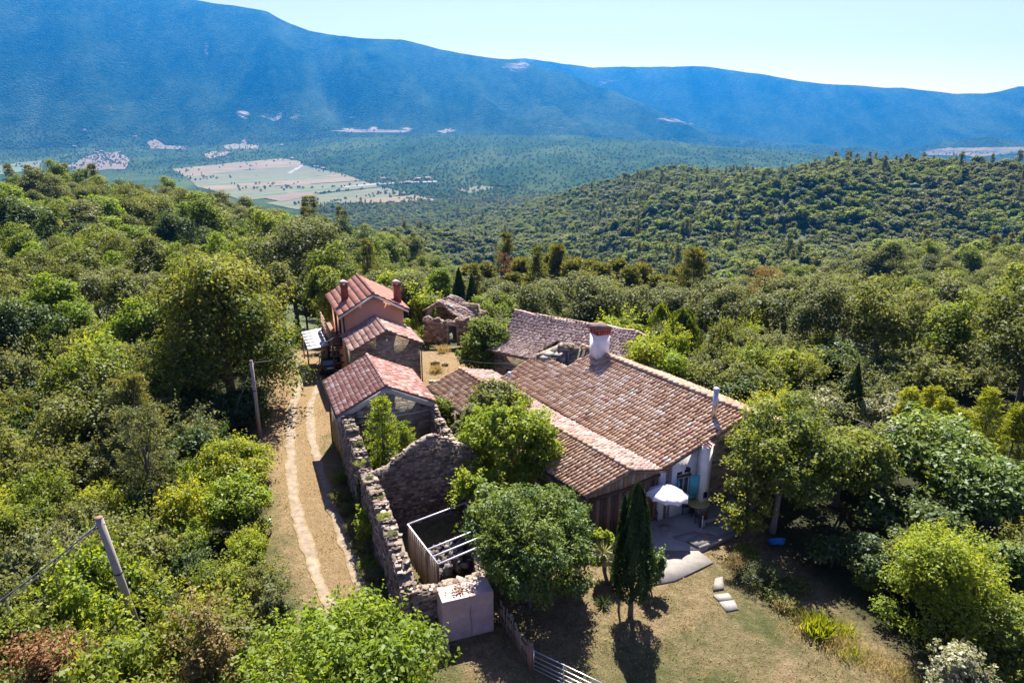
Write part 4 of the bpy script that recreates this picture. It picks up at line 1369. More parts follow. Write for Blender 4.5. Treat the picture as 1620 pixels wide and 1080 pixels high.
# gable wall seen from the lawn: white half by the valley, bare stone half under the ridge
inset = adir * .22
def gp(s, z, out=0.0):
    p = VA + inset + gdirA * s - adir * out
    return Vector((p.x, p.y, z))
zroof = lambda s: 3.2 + 2.0 * s / WA_ - .10
SW = WA_ * .43
MB().prism([gp(0, 0), gp(SW, 0), gp(SW, zroof(SW)), gp(0, zroof(0))], adir * .45).build('white_gable', M_WHITE, fa)
MB().prism([gp(SW, 0), gp(WA_ + 4.0, 0), gp(WA_ + 4.0, 3.4), gp(WA_, zroof(WA_)), gp(SW, zroof(SW))], adir * .44).build('stone_gable', M_STONE_WARM, fa)
bt = MB().prism([gp(SW - .05, 0), gp(SW + .42, 0), gp(SW + .42, zroof(SW) + .22), gp(SW - .05, zroof(SW) + .10)], -adir * .5).build('buttress', M_WHITE, fa)
for k in range(3):
    m4 = frame(gdirA, -adir + Vector((0, 0, -.1)), gp(SW + .02 + .17 * k, zroof(SW) + .22 + .04 * k, .22))
    for q in range(2):
        o = bpy.data.objects.new('tile', P_A.var[14 if q else 10])
        COL.objects.link(o)
        o.parent = bt
        o.matrix_basis = Matrix.Translation(-ROOT_LOC[fa.name]) @ m4 @ Matrix.Translation((0, (q - .5) * .36, .01 * q))
        o.matrix_parent_inverse = Matrix.Translation(ROOT_LOC[fa.name])
def gpx(px, py):
    return on_plane(px, py, VA + inset, gdirA)
# window, shutters, vents and lamp of the white gable
(s0_, z1_), (s1_, z0_) = gpx(1073, 757), gpx(1086, 781)
win = MB()
fw = .07
for a, b in ((s0_, s1_),):
    win.prism([gp(a - fw, z0_ - fw, .05), gp(b + fw, z0_ - fw, .05), gp(b + fw, z0_, .05), gp(a - fw, z0_, .05)], adir * .08)
    win.prism([gp(a - fw, z1_, .05), gp(b + fw, z1_, .05), gp(b + fw, z1_ + fw, .05), gp(a - fw, z1_ + fw, .05)], adir * .08)
    win.prism([gp(a - fw, z0_, .05), gp(a, z0_, .05), gp(a, z1_, .05), gp(a - fw, z1_, .05)], adir * .08)
    win.prism([gp(b, z0_, .05), gp(b + fw, z0_, .05), gp(b + fw, z1_, .05), gp(b, z1_, .05)], adir * .08)
    c_ = (a + b) / 2
    win.prism([gp(c_ - .025, z0_, .045), gp(c_ + .025, z0_, .045), gp(c_ + .025, z1_, .045), gp(c_ - .025, z1_, .045)], adir * .06)
wo = win.build('window', M_GREYPL, fa)
for a, b in ((s0_, (s0_ + s1_) / 2 - .025), ((s0_ + s1_) / 2 + .025, s1_)):
    MB().prism([gp(a, z0_, .02), gp(b, z0_, .02), gp(b, z1_, .02), gp(a, z1_, .02)], adir * .015).build('pane', M_GLASS, wo)
MB().prism([gp(s0_ - .12, z1_ + .09, .10), gp(s1_ + .12, z1_ + .09, .10), gp(s1_ + .12, z1_ + .2, .10), gp(s0_ - .12, z1_ + .2, .10)], adir * .09).build('lintel', M_WOOD_DARK, wo)
MB().prism([gp(s0_ - .12, z0_ - .2, .2), gp(s1_ + .55, z0_ - .2, .2), gp(s1_ + .55, z0_ - .08, .2), gp(s0_ - .12, z0_ - .08, .2)], adir * .19).build('sill', M_TURQ, wo)
sh = math.radians(58)
for side in (-1, 1):
    hinge = gp(s0_ - fw if side < 0 else s1_ + fw, z0_ - .05, .06)
    d2 = (gdirA * math.cos(sh) * side - adir * math.sin(sh)) if side < 0 else (gdirA * math.cos(.35) - adir * math.sin(.35))
    wdt = .42 if side < 0 else .62
    hh_ = z1_ - z0_ + .1
    shm = MB().prism([hinge, hinge + d2 * wdt, hinge + d2 * wdt + Vector((0, 0, hh_)), hinge + Vector((0, 0, hh_))], (d2.cross(Vector((0, 0, 1)))) * .04).build('shutter', M_TURQ, fa)
    for zz in (.12, .5, .88):
        MB().bar(hinge + d2 * .04 + Vector((0, 0, hh_ * zz)) - adir * .03, hinge + d2 * (wdt - .04) + Vector((0, 0, hh_ * zz)) - adir * .03, .03, .07).build('batten', M_TURQ, shm)
for px_, py_ in ((1075, 748.5), (1087, 744)):
    s_, z_ = gpx(px_, py_)
    MB().prism([gp(s_ - .16, z_ - .09, .012), gp(s_ + .16, z_ - .07, .012), gp(s_ + .16, z_ + .09, .012), gp(s_ - .16, z_ + .07, .012)], adir * .03).build('vent', M_DARK, fa)
s_, z_ = gpx(1086, 741)
lampo = MB().box(gp(s_, z_, .14), (.16, .16, .22), .5).build('lamp', M_BLACK, fa)
MB().bar(gp(s_, z_ + .12, .02), gp(s_, z_ + .12, .16), .04).build('bracket', M_BLACK, lampo)
s_, z_ = gpx(1104, 776)
MB().prism([gp(s_ - .12, z_ - .18, .515), gp(s_ + .12, z_ - .18, .515), gp(s_ + .12, z_ + .18, .515), gp(s_ - .12, z_ + .18, .515)], adir * .03).build('vent', M_DARK, fa)
# barge boards
MB().bar(VA + Vector((0, 0, -.06)) + adir * .05, RA + Vector((0, 0, -.06)) + adir * .05, .08, .10).build('verge_board', M_WOOD_DARK, fa)
# white chimney at the ridge
cb = RB.lerp(RA, .262) + gdirA * -.15
zc0 = 4.7
ang_a = math.atan2(gdirA.y, gdirA.x)
chim = MB().box((cb.x, cb.y, zc0 + .95), (.95, .95, 2.1), ang_a).build('chimney', M_WHITE, fa)
for k in range(6):
    for j in range(4):
        if 0 < k < 5 and 0 < j < 3:
            continue
        q = Vector((cb.x, cb.y, zc0 + 2.15)) + gdirA * ((k - 2.5) * .17) + adir * ((j - 1.5) * .29)
        MB().box(q, (.085, .17, .26), ang_a).build('brick', M_BRICK, chim)
MB().box((cb.x, cb.y, zc0 + 1.99), (1.02, 1.02, .06), ang_a).build('brick_course', M_BRICK, chim)
MB().box((cb.x, cb.y, zc0 + 2.31), (1.04, 1.04, .07), ang_a).build('brick_course', M_BRICK, chim)
cq = lambda x, y, z: Vector((cb.x, cb.y, zc0 + z)) + gdirA * x + adir * y
MB().quadmesh([cq(-.58, -.58, 2.345), cq(.58, -.58, 2.345), cq(.58, .58, 2.345), cq(-.58, .58, 2.345), cq(-.2, -.2, 2.68), cq(.2, -.2, 2.68), cq(.2, .2, 2.68), cq(-.2, .2, 2.68)],
              [(3, 2, 1, 0), (0, 1, 5, 4), (1, 2, 6, 5), (2, 3, 7, 6), (3, 0, 4, 7), (4, 5, 6, 7)]).build('cap', M_TILE_GREY, chim)
# flue pipes
fl = at(1128, 672, 4.35)
flue = MB().tube([fl, fl + Vector((0, 0, 2.0))], .14, 14).build('flue', M_FLUE, fa, True)
MB().lathe(fl + Vector((0, 0, -.1)), [(.17, 0), (.15, .38), (.11, .42)], 14).build('collar', M_BLUECAP, flue, True)
MB().lathe(fl + Vector((0, 0, 2.0)), [(.135, 0), (.17, .03), (.17, .14), (.10, .19)], 14).build('cowl', M_BLUECAP, flue, True)
f2_ = at(806, 605, 3.5)
flue2 = MB().tube([f2_, f2_ + Vector((0, 0, .62))], .08, 12).build('flue', M_STEEL, fa, True)
MB().lathe(f2_ + Vector((0, 0, .6)), [(.10, 0), (.14, .04), (.14, .13), (.08, .17)], 12).build('cowl', M_BLUECAP, flue2, True)
# inside of the collapsed corner: rear wall with a plank door
hp0 = VB + gdirA * .3
def hp(px, py):
    s, z = on_plane(px, py, hp0 + adir * -.25, gdirA)
    p = hp0 + adir * -.25 + gdirA * s
    return Vector((p.x, p.y, z))
MB().prism([hp(850, 640), hp(960, 640), hp(952, 552), hp(938, 548), hp(925, 553), hp(912, 545), hp(893, 543), hp(884, 549), hp(868, 556), hp(850, 563)], adir * .4).build('inner_wall', M_STONE, fa)
dr = MB().prism([hp(886, 600) - adir * .05, hp(896.5, 600) - adir * .05, hp(896.5, 555) - adir * .05, hp(886, 554) - adir * .05], adir * .04).build('door', M_GREYDOOR, fa)
for a in (884.6, 897.8):
    MB().bar(hp(a, 600) - adir * .08, hp(a, 553) - adir * .08, .14, .1).build('door_post', M_WOOD_GREY, dr)
MB().bar(hp(883, 553) - adir * .08, hp(900, 553.5) - adir * .08, .12, .14).build('lintel', M_WOOD_GREY, dr)
for k, (a, b) in enumerate(((858, 562), (865, 557), (871, 563), (877, 558), (882, 566), (868, 567))):
    p = hp(a, b) - adir * .35 - gdirA * .05
    MB().box(p, (.5, .7, .06), ang_a + .2 * k, Matrix.Rotation(-.3, 3, 'Y')).build('fallen_slab', M_SLAB, fa)
for k in range(9):
    p = hp(885 + 6.2 * k, 551 + (2 if k % 2 else -1)) + adir * .05 + Vector((0, 0, .12))
    o = bpy.data.objects.new('tile', P_A.var[(k * 5) % 9])
    COL.objects.link(o)
    o.parent = fa
    o.matrix_basis = Matrix.Translation(-ROOT_LOC[fa.name] + p) @ Matrix.Rotation(.6 * k, 4, 'Z') @ Matrix.Rotation(.35, 4, 'X')
# walls below the long sides
MB().prism([VB + inset * -2 + gdirA * .3 - Vector((0, 0, 3.2)), VA + inset + gdirA * .3 - Vector((0, 0, 3.2)), VA + inset + gdirA * .3 - Vector((0, 0, .12)), VB + inset * -2 + gdirA * .3 - Vector((0, 0, .12))], gdirA * .4).build('wall', M_STONE_WARM, fa)

# ------------------------------------------------------------------ lean-to range in front of it (gabled, shares the valley)
RC = at(1000, 745, 3.62)
EC = at(928, 787, 2.55)
VC = VA + Vector((0, 0, -.16)) + gdirA * .35
LC = 17.6
ln = thing('barn_wing', 'low tiled wing with a boarded gable in front of the farmhouse roof', 'wing', (RC + EC) / 2 - Vector((0, 0, 3)))
P_C = Pieces('tile', tile_set('tile', M_TILE_OLD, 'barrel', 14, 0.05, 0.86, w=.215, l=.47, h=.085), 170)
P_C2 = Pieces('tile', tile_set('tile', M_TILE_GREY, 'barrel', 14, 0.05, 0.9, w=.215, l=.47, h=.085), 130)
def tint_c(u, v, r):
    return min(max(r.gauss(.5, .2), 0), .999) * 14
def tint_c2(u, v, r):
    return 13 if r.random() < .1 * (abs(u - .35) < .3) else min(max(r.gauss(.34, .16), 0), .999) * 14
sagc = lambda u, v: -.16 * math.sin(math.pi * u) ** 2
roof_slope(ln, P_C, EC + adir * LC, EC, RC, RC + adir * LC, .235, .37, tintf=tint_c, jit=.03, sag=sagc, rng=random.Random(31))
roof_slope(ln, P_C2, VC, VC + adir * LC, RC + adir * LC, RC, .235, .37, tintf=tint_c2, jit=.04, sag=sagc, rng=random.Random(32))
ridge_caps(ln, M_TILE_OLD, RC + Vector((0, 0, .05)), RC + adir * LC + Vector((0, 0, .05)), step=.42, r=.14, sagf=lambda t: -.16 * math.sin(math.pi * t) ** 2, rng=random.Random(9))
P_C.build()
P_C2.build()
cdir = Vector((EC.x - RC.x, EC.y - RC.y, 0)).normalized()
ic = adir * .35
wv = Vector((VC.x, VC.y, 0)) + ic - gdirA * .42
wr = Vector((RC.x, RC.y, 0)) + ic
we = Vector((EC.x, EC.y, 0)) + ic - cdir * .35
# boarded gable: pale boards above the beam, brown boards below
def board_row(a, b, n, zb_, zt_, mat, off, w=.04):
    d_ = (b - a)
    for k in range(n):
        p, q = a + d_ * (k / n), a + d_ * ((k + .94) / n)
        zb0, zb1, zt0, zt1 = zb_(k / n), zb_((k + .94) / n), zt_(k / n), zt_((k + .94) / n)
        o_ = -adir * (off + .006 * (k % 3))
        MB().prism([p + o_ + Vector((0, 0, zb0)), q + o_ + Vector((0, 0, zb1)), q + o_ + Vector((0, 0, zt1)), p + o_ + Vector((0, 0, zt0))], adir * w).build('board', mat[k % len(mat)], ln)
zr3, ze3, zv3 = RC.z - .12, EC.z - .02, VC.z - .06
board_row(we, wr, 9, lambda t: 2.25 + .28 * t, lambda t: ze3 + (zr3 - ze3) * (.12 + .88 * t), [M_WOOD, M_WOOD_GREY, M_WOOD], .06)
board_row(wr, wv, 8, lambda t: 2.53 + .30 * t, lambda t: zr3 + (zv3 - zr3) * t, [M_WOOD, M_WOOD_GREY, M_WOOD], .06)
MB().bar(we + Vector((0, 0, 2.2)) - adir * .1, wr + Vector((0, 0, 2.5)) - adir * .1, .1, .14).build('beam', M_WOOD_DARK, ln)
MB().bar(wr + Vector((0, 0, 2.5)) - adir * .1, wv + Vector((0, 0, 2.8)) - adir * .1, .1, .14).build('beam', M_WOOD_DARK, ln)
board_row(we, wr, 10, lambda t: 0, lambda t: 2.15 + .28 * t, [M_WOOD_DARK, M_WOOD_DARK, M_WOOD_RED], .02)
board_row(wr, wv, 9, lambda t: 0, lambda t: 2.43 + .3 * t, [M_WOOD_RED, M_WOOD_DARK, M_WOOD_RED], .02)
MB().prism([we, we + adir * LC * .97, we + adir * LC * .97 + Vector((0, 0, 2.4)), we + Vector((0, 0, 2.4))], -cdir * .3).build('wall', M_STONE, ln)
MB().bar(EC + Vector((0, 0, -.08)) + cdir * .04, EC + adir * LC + Vector((0, 0, -.08)) + cdir * .04, .1, .1).build('gutter', M_GUTTER, ln)
MB().bar(EC + adir * .06 + Vector((0, 0, -.05)), RC + adir * .06 + Vector((0, 0, -.06)), .09, .07).build('verge_board', M_WOOD_GREY, ln)
MB().bar(RC + adir * .06 + Vector((0, 0, -.06)), VC + adir * .06 + Vector((0, 0, -.05)), .09, .07).build('verge_board', M_WOOD_GREY, ln)
MB().bar(we + Vector((0, 0, 0)) + cdir * .3 - adir * .1, we + Vector((0, 0, 2.2)) + cdir * .3 - adir * .1, .14).build('post', M_WOOD_DARK, ln)

# ------------------------------------------------------------------ sagging roof of the rear house
BL, BRg = at(773, 554, 3.3), at(815, 492, 5.1)
bdir = (at(955, 518, 5.0) - BRg)
bdir.z = 0
LBh = bdir.length * 1.35
bdir.normalize()
rear = thing('rear_house', 'old house with a sagging grey brown tile roof behind the white chimney', 'house', BL + bdir * 4)
P_B = Pieces('tile', tile_set('tile', M_TILE_GREY, 'barrel', 14, 0.05, 0.95, w=.22, l=.47, h=.09))
def sag_b(u, v):
    return -.22 * math.sin(math.pi * min(u * 1.3, 1)) * v - .35 * math.sin(math.pi * v) * math.exp(-u / .3) + .06 * math.sin(u * 19) * v - .12 * math.sin(math.pi * v)
HB = [(858, 552), (884, 541), (905, 544), (922, 549), (940, 545), (960, 560), (960, 640), (840, 640), (843, 566)]
def in_hb(p):
    q = px_of(p.x, p.y, p.z)
    return bool(poly_mask(np.array([q[0]]), np.array([q[1]]), HB)[0])
roof_slope(rear, P_B, BL, BL + bdir * LBh, BRg + bdir * LBh, BRg, .235, .36, jit=.04, sag=sag_b, skip=lambda u, v, p: in_hb(p), rng=random.Random(41), tintf=lambda u, v, r: min(max(r.gauss(.5, .22), 0), .999) * 14)
perpB = Vector((BRg.x - BL.x, BRg.y - BL.y, 0))
roof_slope(rear, P_B, BL + bdir * LBh + perpB * 1.8 + Vector((0, 0, .1)), BL + perpB * 1.8 + Vector((0, 0, .1)), BRg, BRg + bdir * LBh, .28, .45, jit=.04, show=-30, rng=random.Random(42))
ridge_caps(rear, M_TILE_GREY, BRg + Vector((0, 0, .03)), BRg + bdir * LBh * .97 + Vector((0, 0, .03)), step=.42, r=.15, sagf=lambda t: sag_b(t, 1.0), rng=random.Random(10))
P_B.build()
pB = perpB.normalized()
w0, w1 = BL + pB * .35 + bdir * .3, BL + pB * .35 + bdir * (LBh - .3)
w0.z = w1.z = 0
MB().prism([w0, w1, w1 + Vector((0, 0, 3.15)), w0 + Vector((0, 0, 3.15))], pB * .45).build('wall', M_STONE_WARM, rear)
w2 = w0 + pB * (perpB.length * 1.75)
MB().prism([w0 + pB * .46, w2, w2 + Vector((0, 0, 3.2)), w0 + pB * perpB.length + Vector((0, 0, 4.85)), w0 + pB * .46 + Vector((0, 0, 3.25))], bdir * .45).build('wall', M_STONE_WARM, rear)
for a, b, z0, z1 in ((1.2, 2.3, 0, 2.0), (3.2, 4.1, .9, 1.9)):
    q0, q1 = w0 + bdir * a - pB * .02, w0 + bdir * b - pB * .02
    MB().prism([q0 + Vector((0, 0, z0)), q1 + Vector((0, 0, z0)), q1 + Vector((0, 0, z1)), q0 + Vector((0, 0, z1))], pB * .1).build('doorway' if z0 == 0 else 'window', M_DARK, rear)
    MB().bar(q0 + Vector((0, 0, z1 + .09)) - bdir * .2, q1 + Vector((0, 0, z1 + .09)) + bdir * .2, .16, .18).build('lintel', M_WOOD_GREY, rear)
MB().bar(BL + bdir * .1 + pB * .15 + Vector((0, 0, -.14)), BL + bdir * 6 + pB * .15 + Vector((0, 0, -.14)), .1, .1).build('eave_beam', M_WOOD, rear)

# ------------------------------------------------------------------ small collapsed ruin beyond the courtyard
RUX, RUY = Vector((.93, -.37, 0)), Vector((.37, .93, 0))
g0 = at(672, 540)
sr = thing('collapsed_ruin', 'small collapsed stone ruin with an arched opening and a fallen tile roof beyond the courtyard', 'ruin', g0 + RUX * 3 + RUY * 2)
P_G = Pieces('stone', SVAR, 150)
P_GT = Pieces('tile', tile_set('tile', M_TILE_GREY, 'barrel', 10, 0.1, 0.95, w=.24, l=.5, h=.09), 150)
rgg = random.Random(17)
def top_front(s):
    return float(np.interp(s, [0, 1.2, 2.5, 3.2, 4.6], [2.4, 2.3, 2.2, 2.5, 2.7]) + .12 * math.sin(s * 6))
fr0, fr1 = g0 + RUX * .0, g0 + RUX * 4.6
hol = lambda s, z: 2.5 < s < 3.5 and z < 1.9
wf0 = core_wall(sr, fr0, fr0 + RUX * 2.45, 0, top_front, .5, 'wall', n=10)
wf1 = core_wall(sr, fr0 + RUX * 3.55, fr1, 0, lambda s: top_front(s + 3.55), .5, 'wall', n=6)
stone_wall(P_G, wf0, fr0, fr1, 0, top_front, .5, rgg, holes=hol, faces=(1, 0), course=.22, length=(.3, .6))
MB().bar(fr0 + RUX * 2.3 + RUY * .2 + Vector((0, 0, 2.0)), fr0 + RUX * 3.7 + RUY * .2 + Vector((0, 0, 2.0)), .5, .2).build('lintel', M_SLAB, sr)
for s in (2.48, 3.52):
    MB().bar(fr0 + RUX * s + RUY * .12, fr0 + RUX * s + RUY * .12 + Vector((0, 0, 1.9)), .22, .3).build('jamb', M_SLAB, sr)
# rear block with an arch
k0 = g0 + RUY * 1.6 + RUX * -.5
arch = []
for i in range(17):
    a = math.pi * i / 16
    arch.append(k0 + RUX * (1.55 - math.cos(a) * 1.15) + Vector((0, 0, 2.2 + math.sin(a) * .95)))
outer = []
for i in range(17):
    a = math.pi * i / 16
    outer.append(k0 + RUX * (1.55 - math.cos(a) * 1.6) + Vector((0, 0, 2.2 + math.sin(a) * 1.35)))
mb = MB()
for i in range(16):
    mb = MB()
    mb.prism([arch[i], arch[i + 1], outer[i + 1], outer[i]], RUY * .5)
    mb.build('arch_stone', M_SLAB if i % 3 else M_STONE, sr)
MB().prism([k0 + RUX * -.2, k0 + RUX * .4, k0 + RUX * .4 + Vector((0, 0, 2.3)), k0 + RUX * -.2 + Vector((0, 0, 2.3))], RUY * .5).build('pier', M_STONE, sr)
MB().prism([k0 + RUX * 2.7, k0 + RUX * 4.4, k0 + RUX * 4.4 + Vector((0, 0, 2.3)), k0 + RUX * 2.7 + Vector((0, 0, 2.4))], RUY * .5).build('pier', M_STONE, sr)
MB().prism([k0 + RUY * 2.2 + RUX * -.2, k0 + RUY * 2.2 + RUX * 5, k0 + RUY * 2.2 + RUX * 4.4 + Vector((0, 0, 3.1)), k0 + RUY * 2.2 + RUX * -.2 + Vector((0, 0, 3.1))], RUY * .4).build('wall', M_STONE_WARM, sr)
roof_slope(sr, P_GT, k0 + RUX * 4.7 + RUY * -1.2 + Vector((0, 0, 2.1)), k0 + RUX * 4.7 + RUY * 3.6 + Vector((0, 0, 2.0)), k0 + RUX * 1.5 + RUY * 2.6 + Vector((0, 0, 3.7)), k0 + RUX * 1.4 + RUY * -.1 + Vector((0, 0, 3.65)), .27, .42, jit=.09, rng=random.Random(51), sag=lambda u, v: .1 * math.sin(u * 9 + v * 7) - .15 * math.sin(3.1 * u))
roof_slope(sr, P_GT, k0 + RUX * -.4 + RUY * 2.8 + Vector((0, 0, 2.5)), k0 + RUX * -.3 + RUY * -.1 + Vector((0, 0, 2.55)), k0 + RUX * 1.4 + RUY * -.1 + Vector((0, 0, 3.65)), k0 + RUX * 1.5 + RUY * 2.6 + Vector((0, 0, 3.7)), .27, .42, jit=.09, rng=random.Random(52))
P_G.build()
P_GT.build()

# ------------------------------------------------------------------ track, patio and slabs
def ribbon(name, pts, w, z, mat, seed, step=.25, rag=.13):
    r = random.Random(seed)
    pts = [Vector((p[0], p[1], 0)) for p in pts]
    dense = []
    for i in range(len(pts) - 1):
        p0, p1, p2, p3 = pts[max(i - 1, 0)], pts[i], pts[i + 1], pts[min(i + 2, len(pts) - 1)]
        n = max(2, int((p2 - p1).length / step))
        for k in range(n):
            t = k / n
            dense.append(.5 * ((2 * p1) + (p2 - p0) * t + (2 * p0 - 5 * p1 + 4 * p2 - p3) * t * t + (3 * p1 - p0 - 3 * p2 + p3) * t ** 3))
    dense.append(pts[-1])
    v, f, ea = [], [], []
    K = 7
    for i, p in enumerate(dense):
        d = (dense[min(i + 1, len(dense) - 1)] - dense[max(i - 1, 0)]).normalized()
        nn = Vector((d.y, -d.x, 0))
        wl_, wr_ = w * .5 + rag * (1.3 * float(fbm(i * .23 + seed * 31., seed * 7., 3, 77))), w * .5 + rag * (1.3 * float(fbm(i * .23 + seed * 57., seed * 3., 3, 78)))
        for k in range(K):
            q = p + nn * (-wl_ + (wl_ + wr_) * k / (K - 1))
            v.append((q.x, q.y, gz(q.x, q.y) + z + .015 * math.sin(k / (K - 1) * math.pi)))
            ea.append(abs(2 * k / (K - 1) - 1) ** 1.5)
    for i in range(len(dense) - 1):
        for k in range(K - 1):
            a = i * K + k
            f.append((a, a + 1, a + K + 1, a + K))
    return link(name, make_mesh(name, v, f, mat, True, {'edge': ('POINT', ea)}))
TL = [(-17.6, 56), (-16.9, 50), (-15.16, 42.7), (-12.39, 34.3), (-9.81, 28.4), (-7.96, 24.74), (-5.6, 20), (-3, 15)]
TR = [(-15.6, 52), (-15.0, 47.1), (-13.41, 41.7), (-11.15, 35.8), (-7.85, 28.4), (-6.0, 24.3), (-3.6, 19.4), (-1, 15)]
tag(ribbon('wheel_track', TL, .64, .03, M_GRAVEL, 1), 'pale gravel wheel rut on the thicket side of the track', kind='structure')
tag(ribbon('wheel_track', TR, .58, .03, M_GRAVEL, 2), 'pale gravel wheel rut on the ruin side of the track', kind='structure')
def flat_poly(name, pts, z, th, mat, **kw):
    return MB().prism([Vector((p.x, p.y, z)) for p in pts], (0, 0, th)).build(name, mat, kw.get('parent'))
patio = flat_poly('patio', [at(1036, 872), at(1113, 872), at(1160, 842), at(1195, 800), at(1120, 780), at(1040, 775), at(985, 800), at(1000, 840)], -.1, .20, M_PAVING)
tag(patio, kind='structure')
path_ = flat_poly('concrete_path', [at(1007, 931), at(1068, 919), at(1128, 890), at(1098, 867), at(1045, 872), at(1010, 895)], -.1, .16, M_CONCRETE)
tag(path_, kind='structure')
step_ = thing('patio_steps', 'wooden topped step and low kerb at the edge of the patio', 'steps', at(1120, 860))
sq = [at(1086, 857, .14), at(1120, 845, .14), at(1136, 852, .14), at(1103, 866, .14)]
MB().prism(sq, (0, 0, .10)).build('tread', M_SLAB, step_)
MB().prism([at(1064, 850, .12), at(1098, 841, .12), at(1120, 846, .12), at(1086, 858, .12)], (0, 0, .05)).build('tread', M_PAVING, step_)
MB().bar(at(1106, 868, .08), at(1164, 846, .08), .22, .26).build('kerb', M_CONCRETE, step_)
for i, (poly, lb) in enumerate((([(1131, 916), (1143, 913), (1145, 931), (1128, 934)], 'small pale stepping stone on the lawn nearer the patio'),
                                ([(1128, 942), (1152, 939), (1160, 949), (1138, 952)], 'broken upper half of the large pale stepping slab on the lawn'),
                                ([(1138, 953), (1161, 950), (1168, 964), (1149, 968)], 'broken lower half of the large pale stepping slab on the lawn'))):
    o = flat_poly('stepping_stone', [at(*p) for p in poly], -.03, .09, M_SLAB)
    tag(o, lb, 'stepping stone', 'stepping stones on the lawn')
# courtyard edging stones and boulders
rk = random.Random(23)
edge = thing('stone_edging', 'row of pale flat stones across the dry courtyard', 'edging', at(707, 604))
for k in range(11):
    a = at(682 + 5.1 * k, 604 + .3 * math.sin(k))
    MB().box(a + Vector((0, 0, .05)), (rk.uniform(.22, .34), rk.uniform(.22, .4), .14), rk.uniform(-.2, .2)).build('stone', M_SLAB, edge)
def boulder(name, loc, size, mat, seed, sq=.6):
    r = random.Random(seed)
    v, f = [], []
    n, m_ = 9, 5
    for j in range(m_ + 1):
        t = math.pi * j / m_
        for i in range(n):
            a = 2 * math.pi * i / n
            k = size * r.uniform(.8, 1.1)
            v.append((loc.x + k * math.sin(t) * math.cos(a), loc.y + k * math.sin(t) * math.sin(a) * .8, loc.z + k * math.cos(t) * sq + size * .3))
    for j in range(m_):
        for i in range(n):
            a, b = j * n + i, j * n + (i + 1) % n
            f.append((a, a + n, b + n, b))
    return link(name, make_mesh(name, v, f, mat))
for (px_, py_, s_, lb) in ((688, 576, .42, 'brown boulder beside the tall dry weeds in the courtyard'), (704, 578, .34, 'low dark boulder in the open middle of the courtyard')):
    tag(boulder('boulder', at(px_, py_), s_, M_STONE_WARM, int(px_)), lb, 'boulder', 'courtyard boulders')

# ------------------------------------------------------------------ terrace furniture
pc = at(1052, 838)
par = thing('parasol', 'off-white ten panel parasol open on the patio', 'parasol', pc)
zt, ze_ = 2.62, 2.12
Rp = 1.08
tilt = Matrix.Rotation(math.radians(-7), 4, 'X') @ Matrix.Rotation(math.radians(4), 4, 'Y')
def pp(v):
    return pc + (tilt @ Vector((v.x, v.y, v.z - 2.1))) + Vector((0, 0, 2.1))
for k in range(10):
    a0, a1 = 2 * math.pi * k / 10, 2 * math.pi * (k + 1) / 10
    am = (a0 + a1) / 2
    vs, fs = [], []
    for j in range(6):
        t = j / 5
        for i, (a, sagk) in enumerate(((a0, 0), ((a0 + am) / 2, .75), (am, 1), ((am + a1) / 2, .75), (a1, 0))):
            rr = Rp * t * (1 - .085 * sagk * t)
            zz = zt - (zt - ze_) * t ** 1.35 - .045 * sagk * math.sin(t * 2.2)
            vs.append(pp(Vector((rr * math.cos(a), rr * math.sin(a), zz))))
    for i, (a, sagk) in enumerate(((a0, 0), ((a0 + am) / 2, .75), (am, 1), ((am + a1) / 2, .75), (a1, 0))):
        rr = Rp * (1 - .085 * sagk) * 1.005
        vs.append(pp(Vector((rr * math.cos(a), rr * math.sin(a), ze_ - .2 + .06 * sagk))))
    for j in range(6):
        for i in range(4):
            b = j * 5 + i
            fs.append((b, b + 5, b + 6, b + 1))
    MB().quadmesh(vs, fs).build('panel', M_CANVAS, par)
    MB().bar(pp(Vector((.05 * math.cos(a0), .05 * math.sin(a0), zt - .04))), pp(Vector((Rp * math.cos(a0), Rp * math.sin(a0), ze_ - .02))), .02).build('rib', M_STEEL, par)
MB().tube([pc, pc + Vector((0, 0, 2.6))], .025, 8).build('pole', M_STEEL, par)
MB().lathe(pp(Vector((0, 0, zt - .02))), [(.04, 0), (.04, .05), (.015, .1)], 8).build('finial', M_BLACK, par)
MB().lathe(pc + Vector((0, 0, .1)), [(.3, 0), (.3, .06), (.05, .1)], 14).build('base', M_CONCRETE, par)
tb = at(1102, 816) + Vector((0, 0, .1))
tab = thing('round_table', 'round ochre garden table in front of the turquoise shutters', 'table', tb)
MB().lathe(tb + Vector((0, 0, .70)), [(.0, .0), (.60, .0), (.62, .02), (.60, .045), (0, .045)], 28, cap=False).build('tabletop', M_YELLOWTABLE, tab)
for k in range(4):
    a = k * math.pi / 2 + .5
    MB().tube([tb + Vector((.12 * math.cos(a), .12 * math.sin(a), .7)), tb + Vector((.4 * math.cos(a), .4 * math.sin(a), 0))], .022, 6).build('leg', M_BLACK, tab)
def chair(loc, yaw, label, mat):
    c = thing('garden_chair', label, 'chair', (0, 0, 0), 'garden chairs on the patio')
    link('seat', MB().box((0, 0, .44), (.46, .46, .04)).mesh('seat', mat), c)
    link('backrest', MB().box((0, .22, .72), (.44, .035, .42)).mesh('backrest', mat), c)
    for x in (-.2, .2):
        link('leg', MB().bar((x, -.2, 0), (x, -.2, .44), .035).mesh('leg', mat), c)
        link('leg', MB().bar((x, .21, 0), (x, .23, .92), .035).mesh('leg', mat), c)
        link('armrest', MB().bar((x * 1.15, -.2, .64), (x * 1.15, .22, .66), .04).mesh('armrest', mat), c)
    c.location = loc
    c.rotation_euler = (0, 0, yaw)
    return c
zp = Vector((0, 0, .1))
chair(at(1082, 812) + zp, 1.9, 'dark garden chair between the parasol and the round ochre table', M_BLACK)
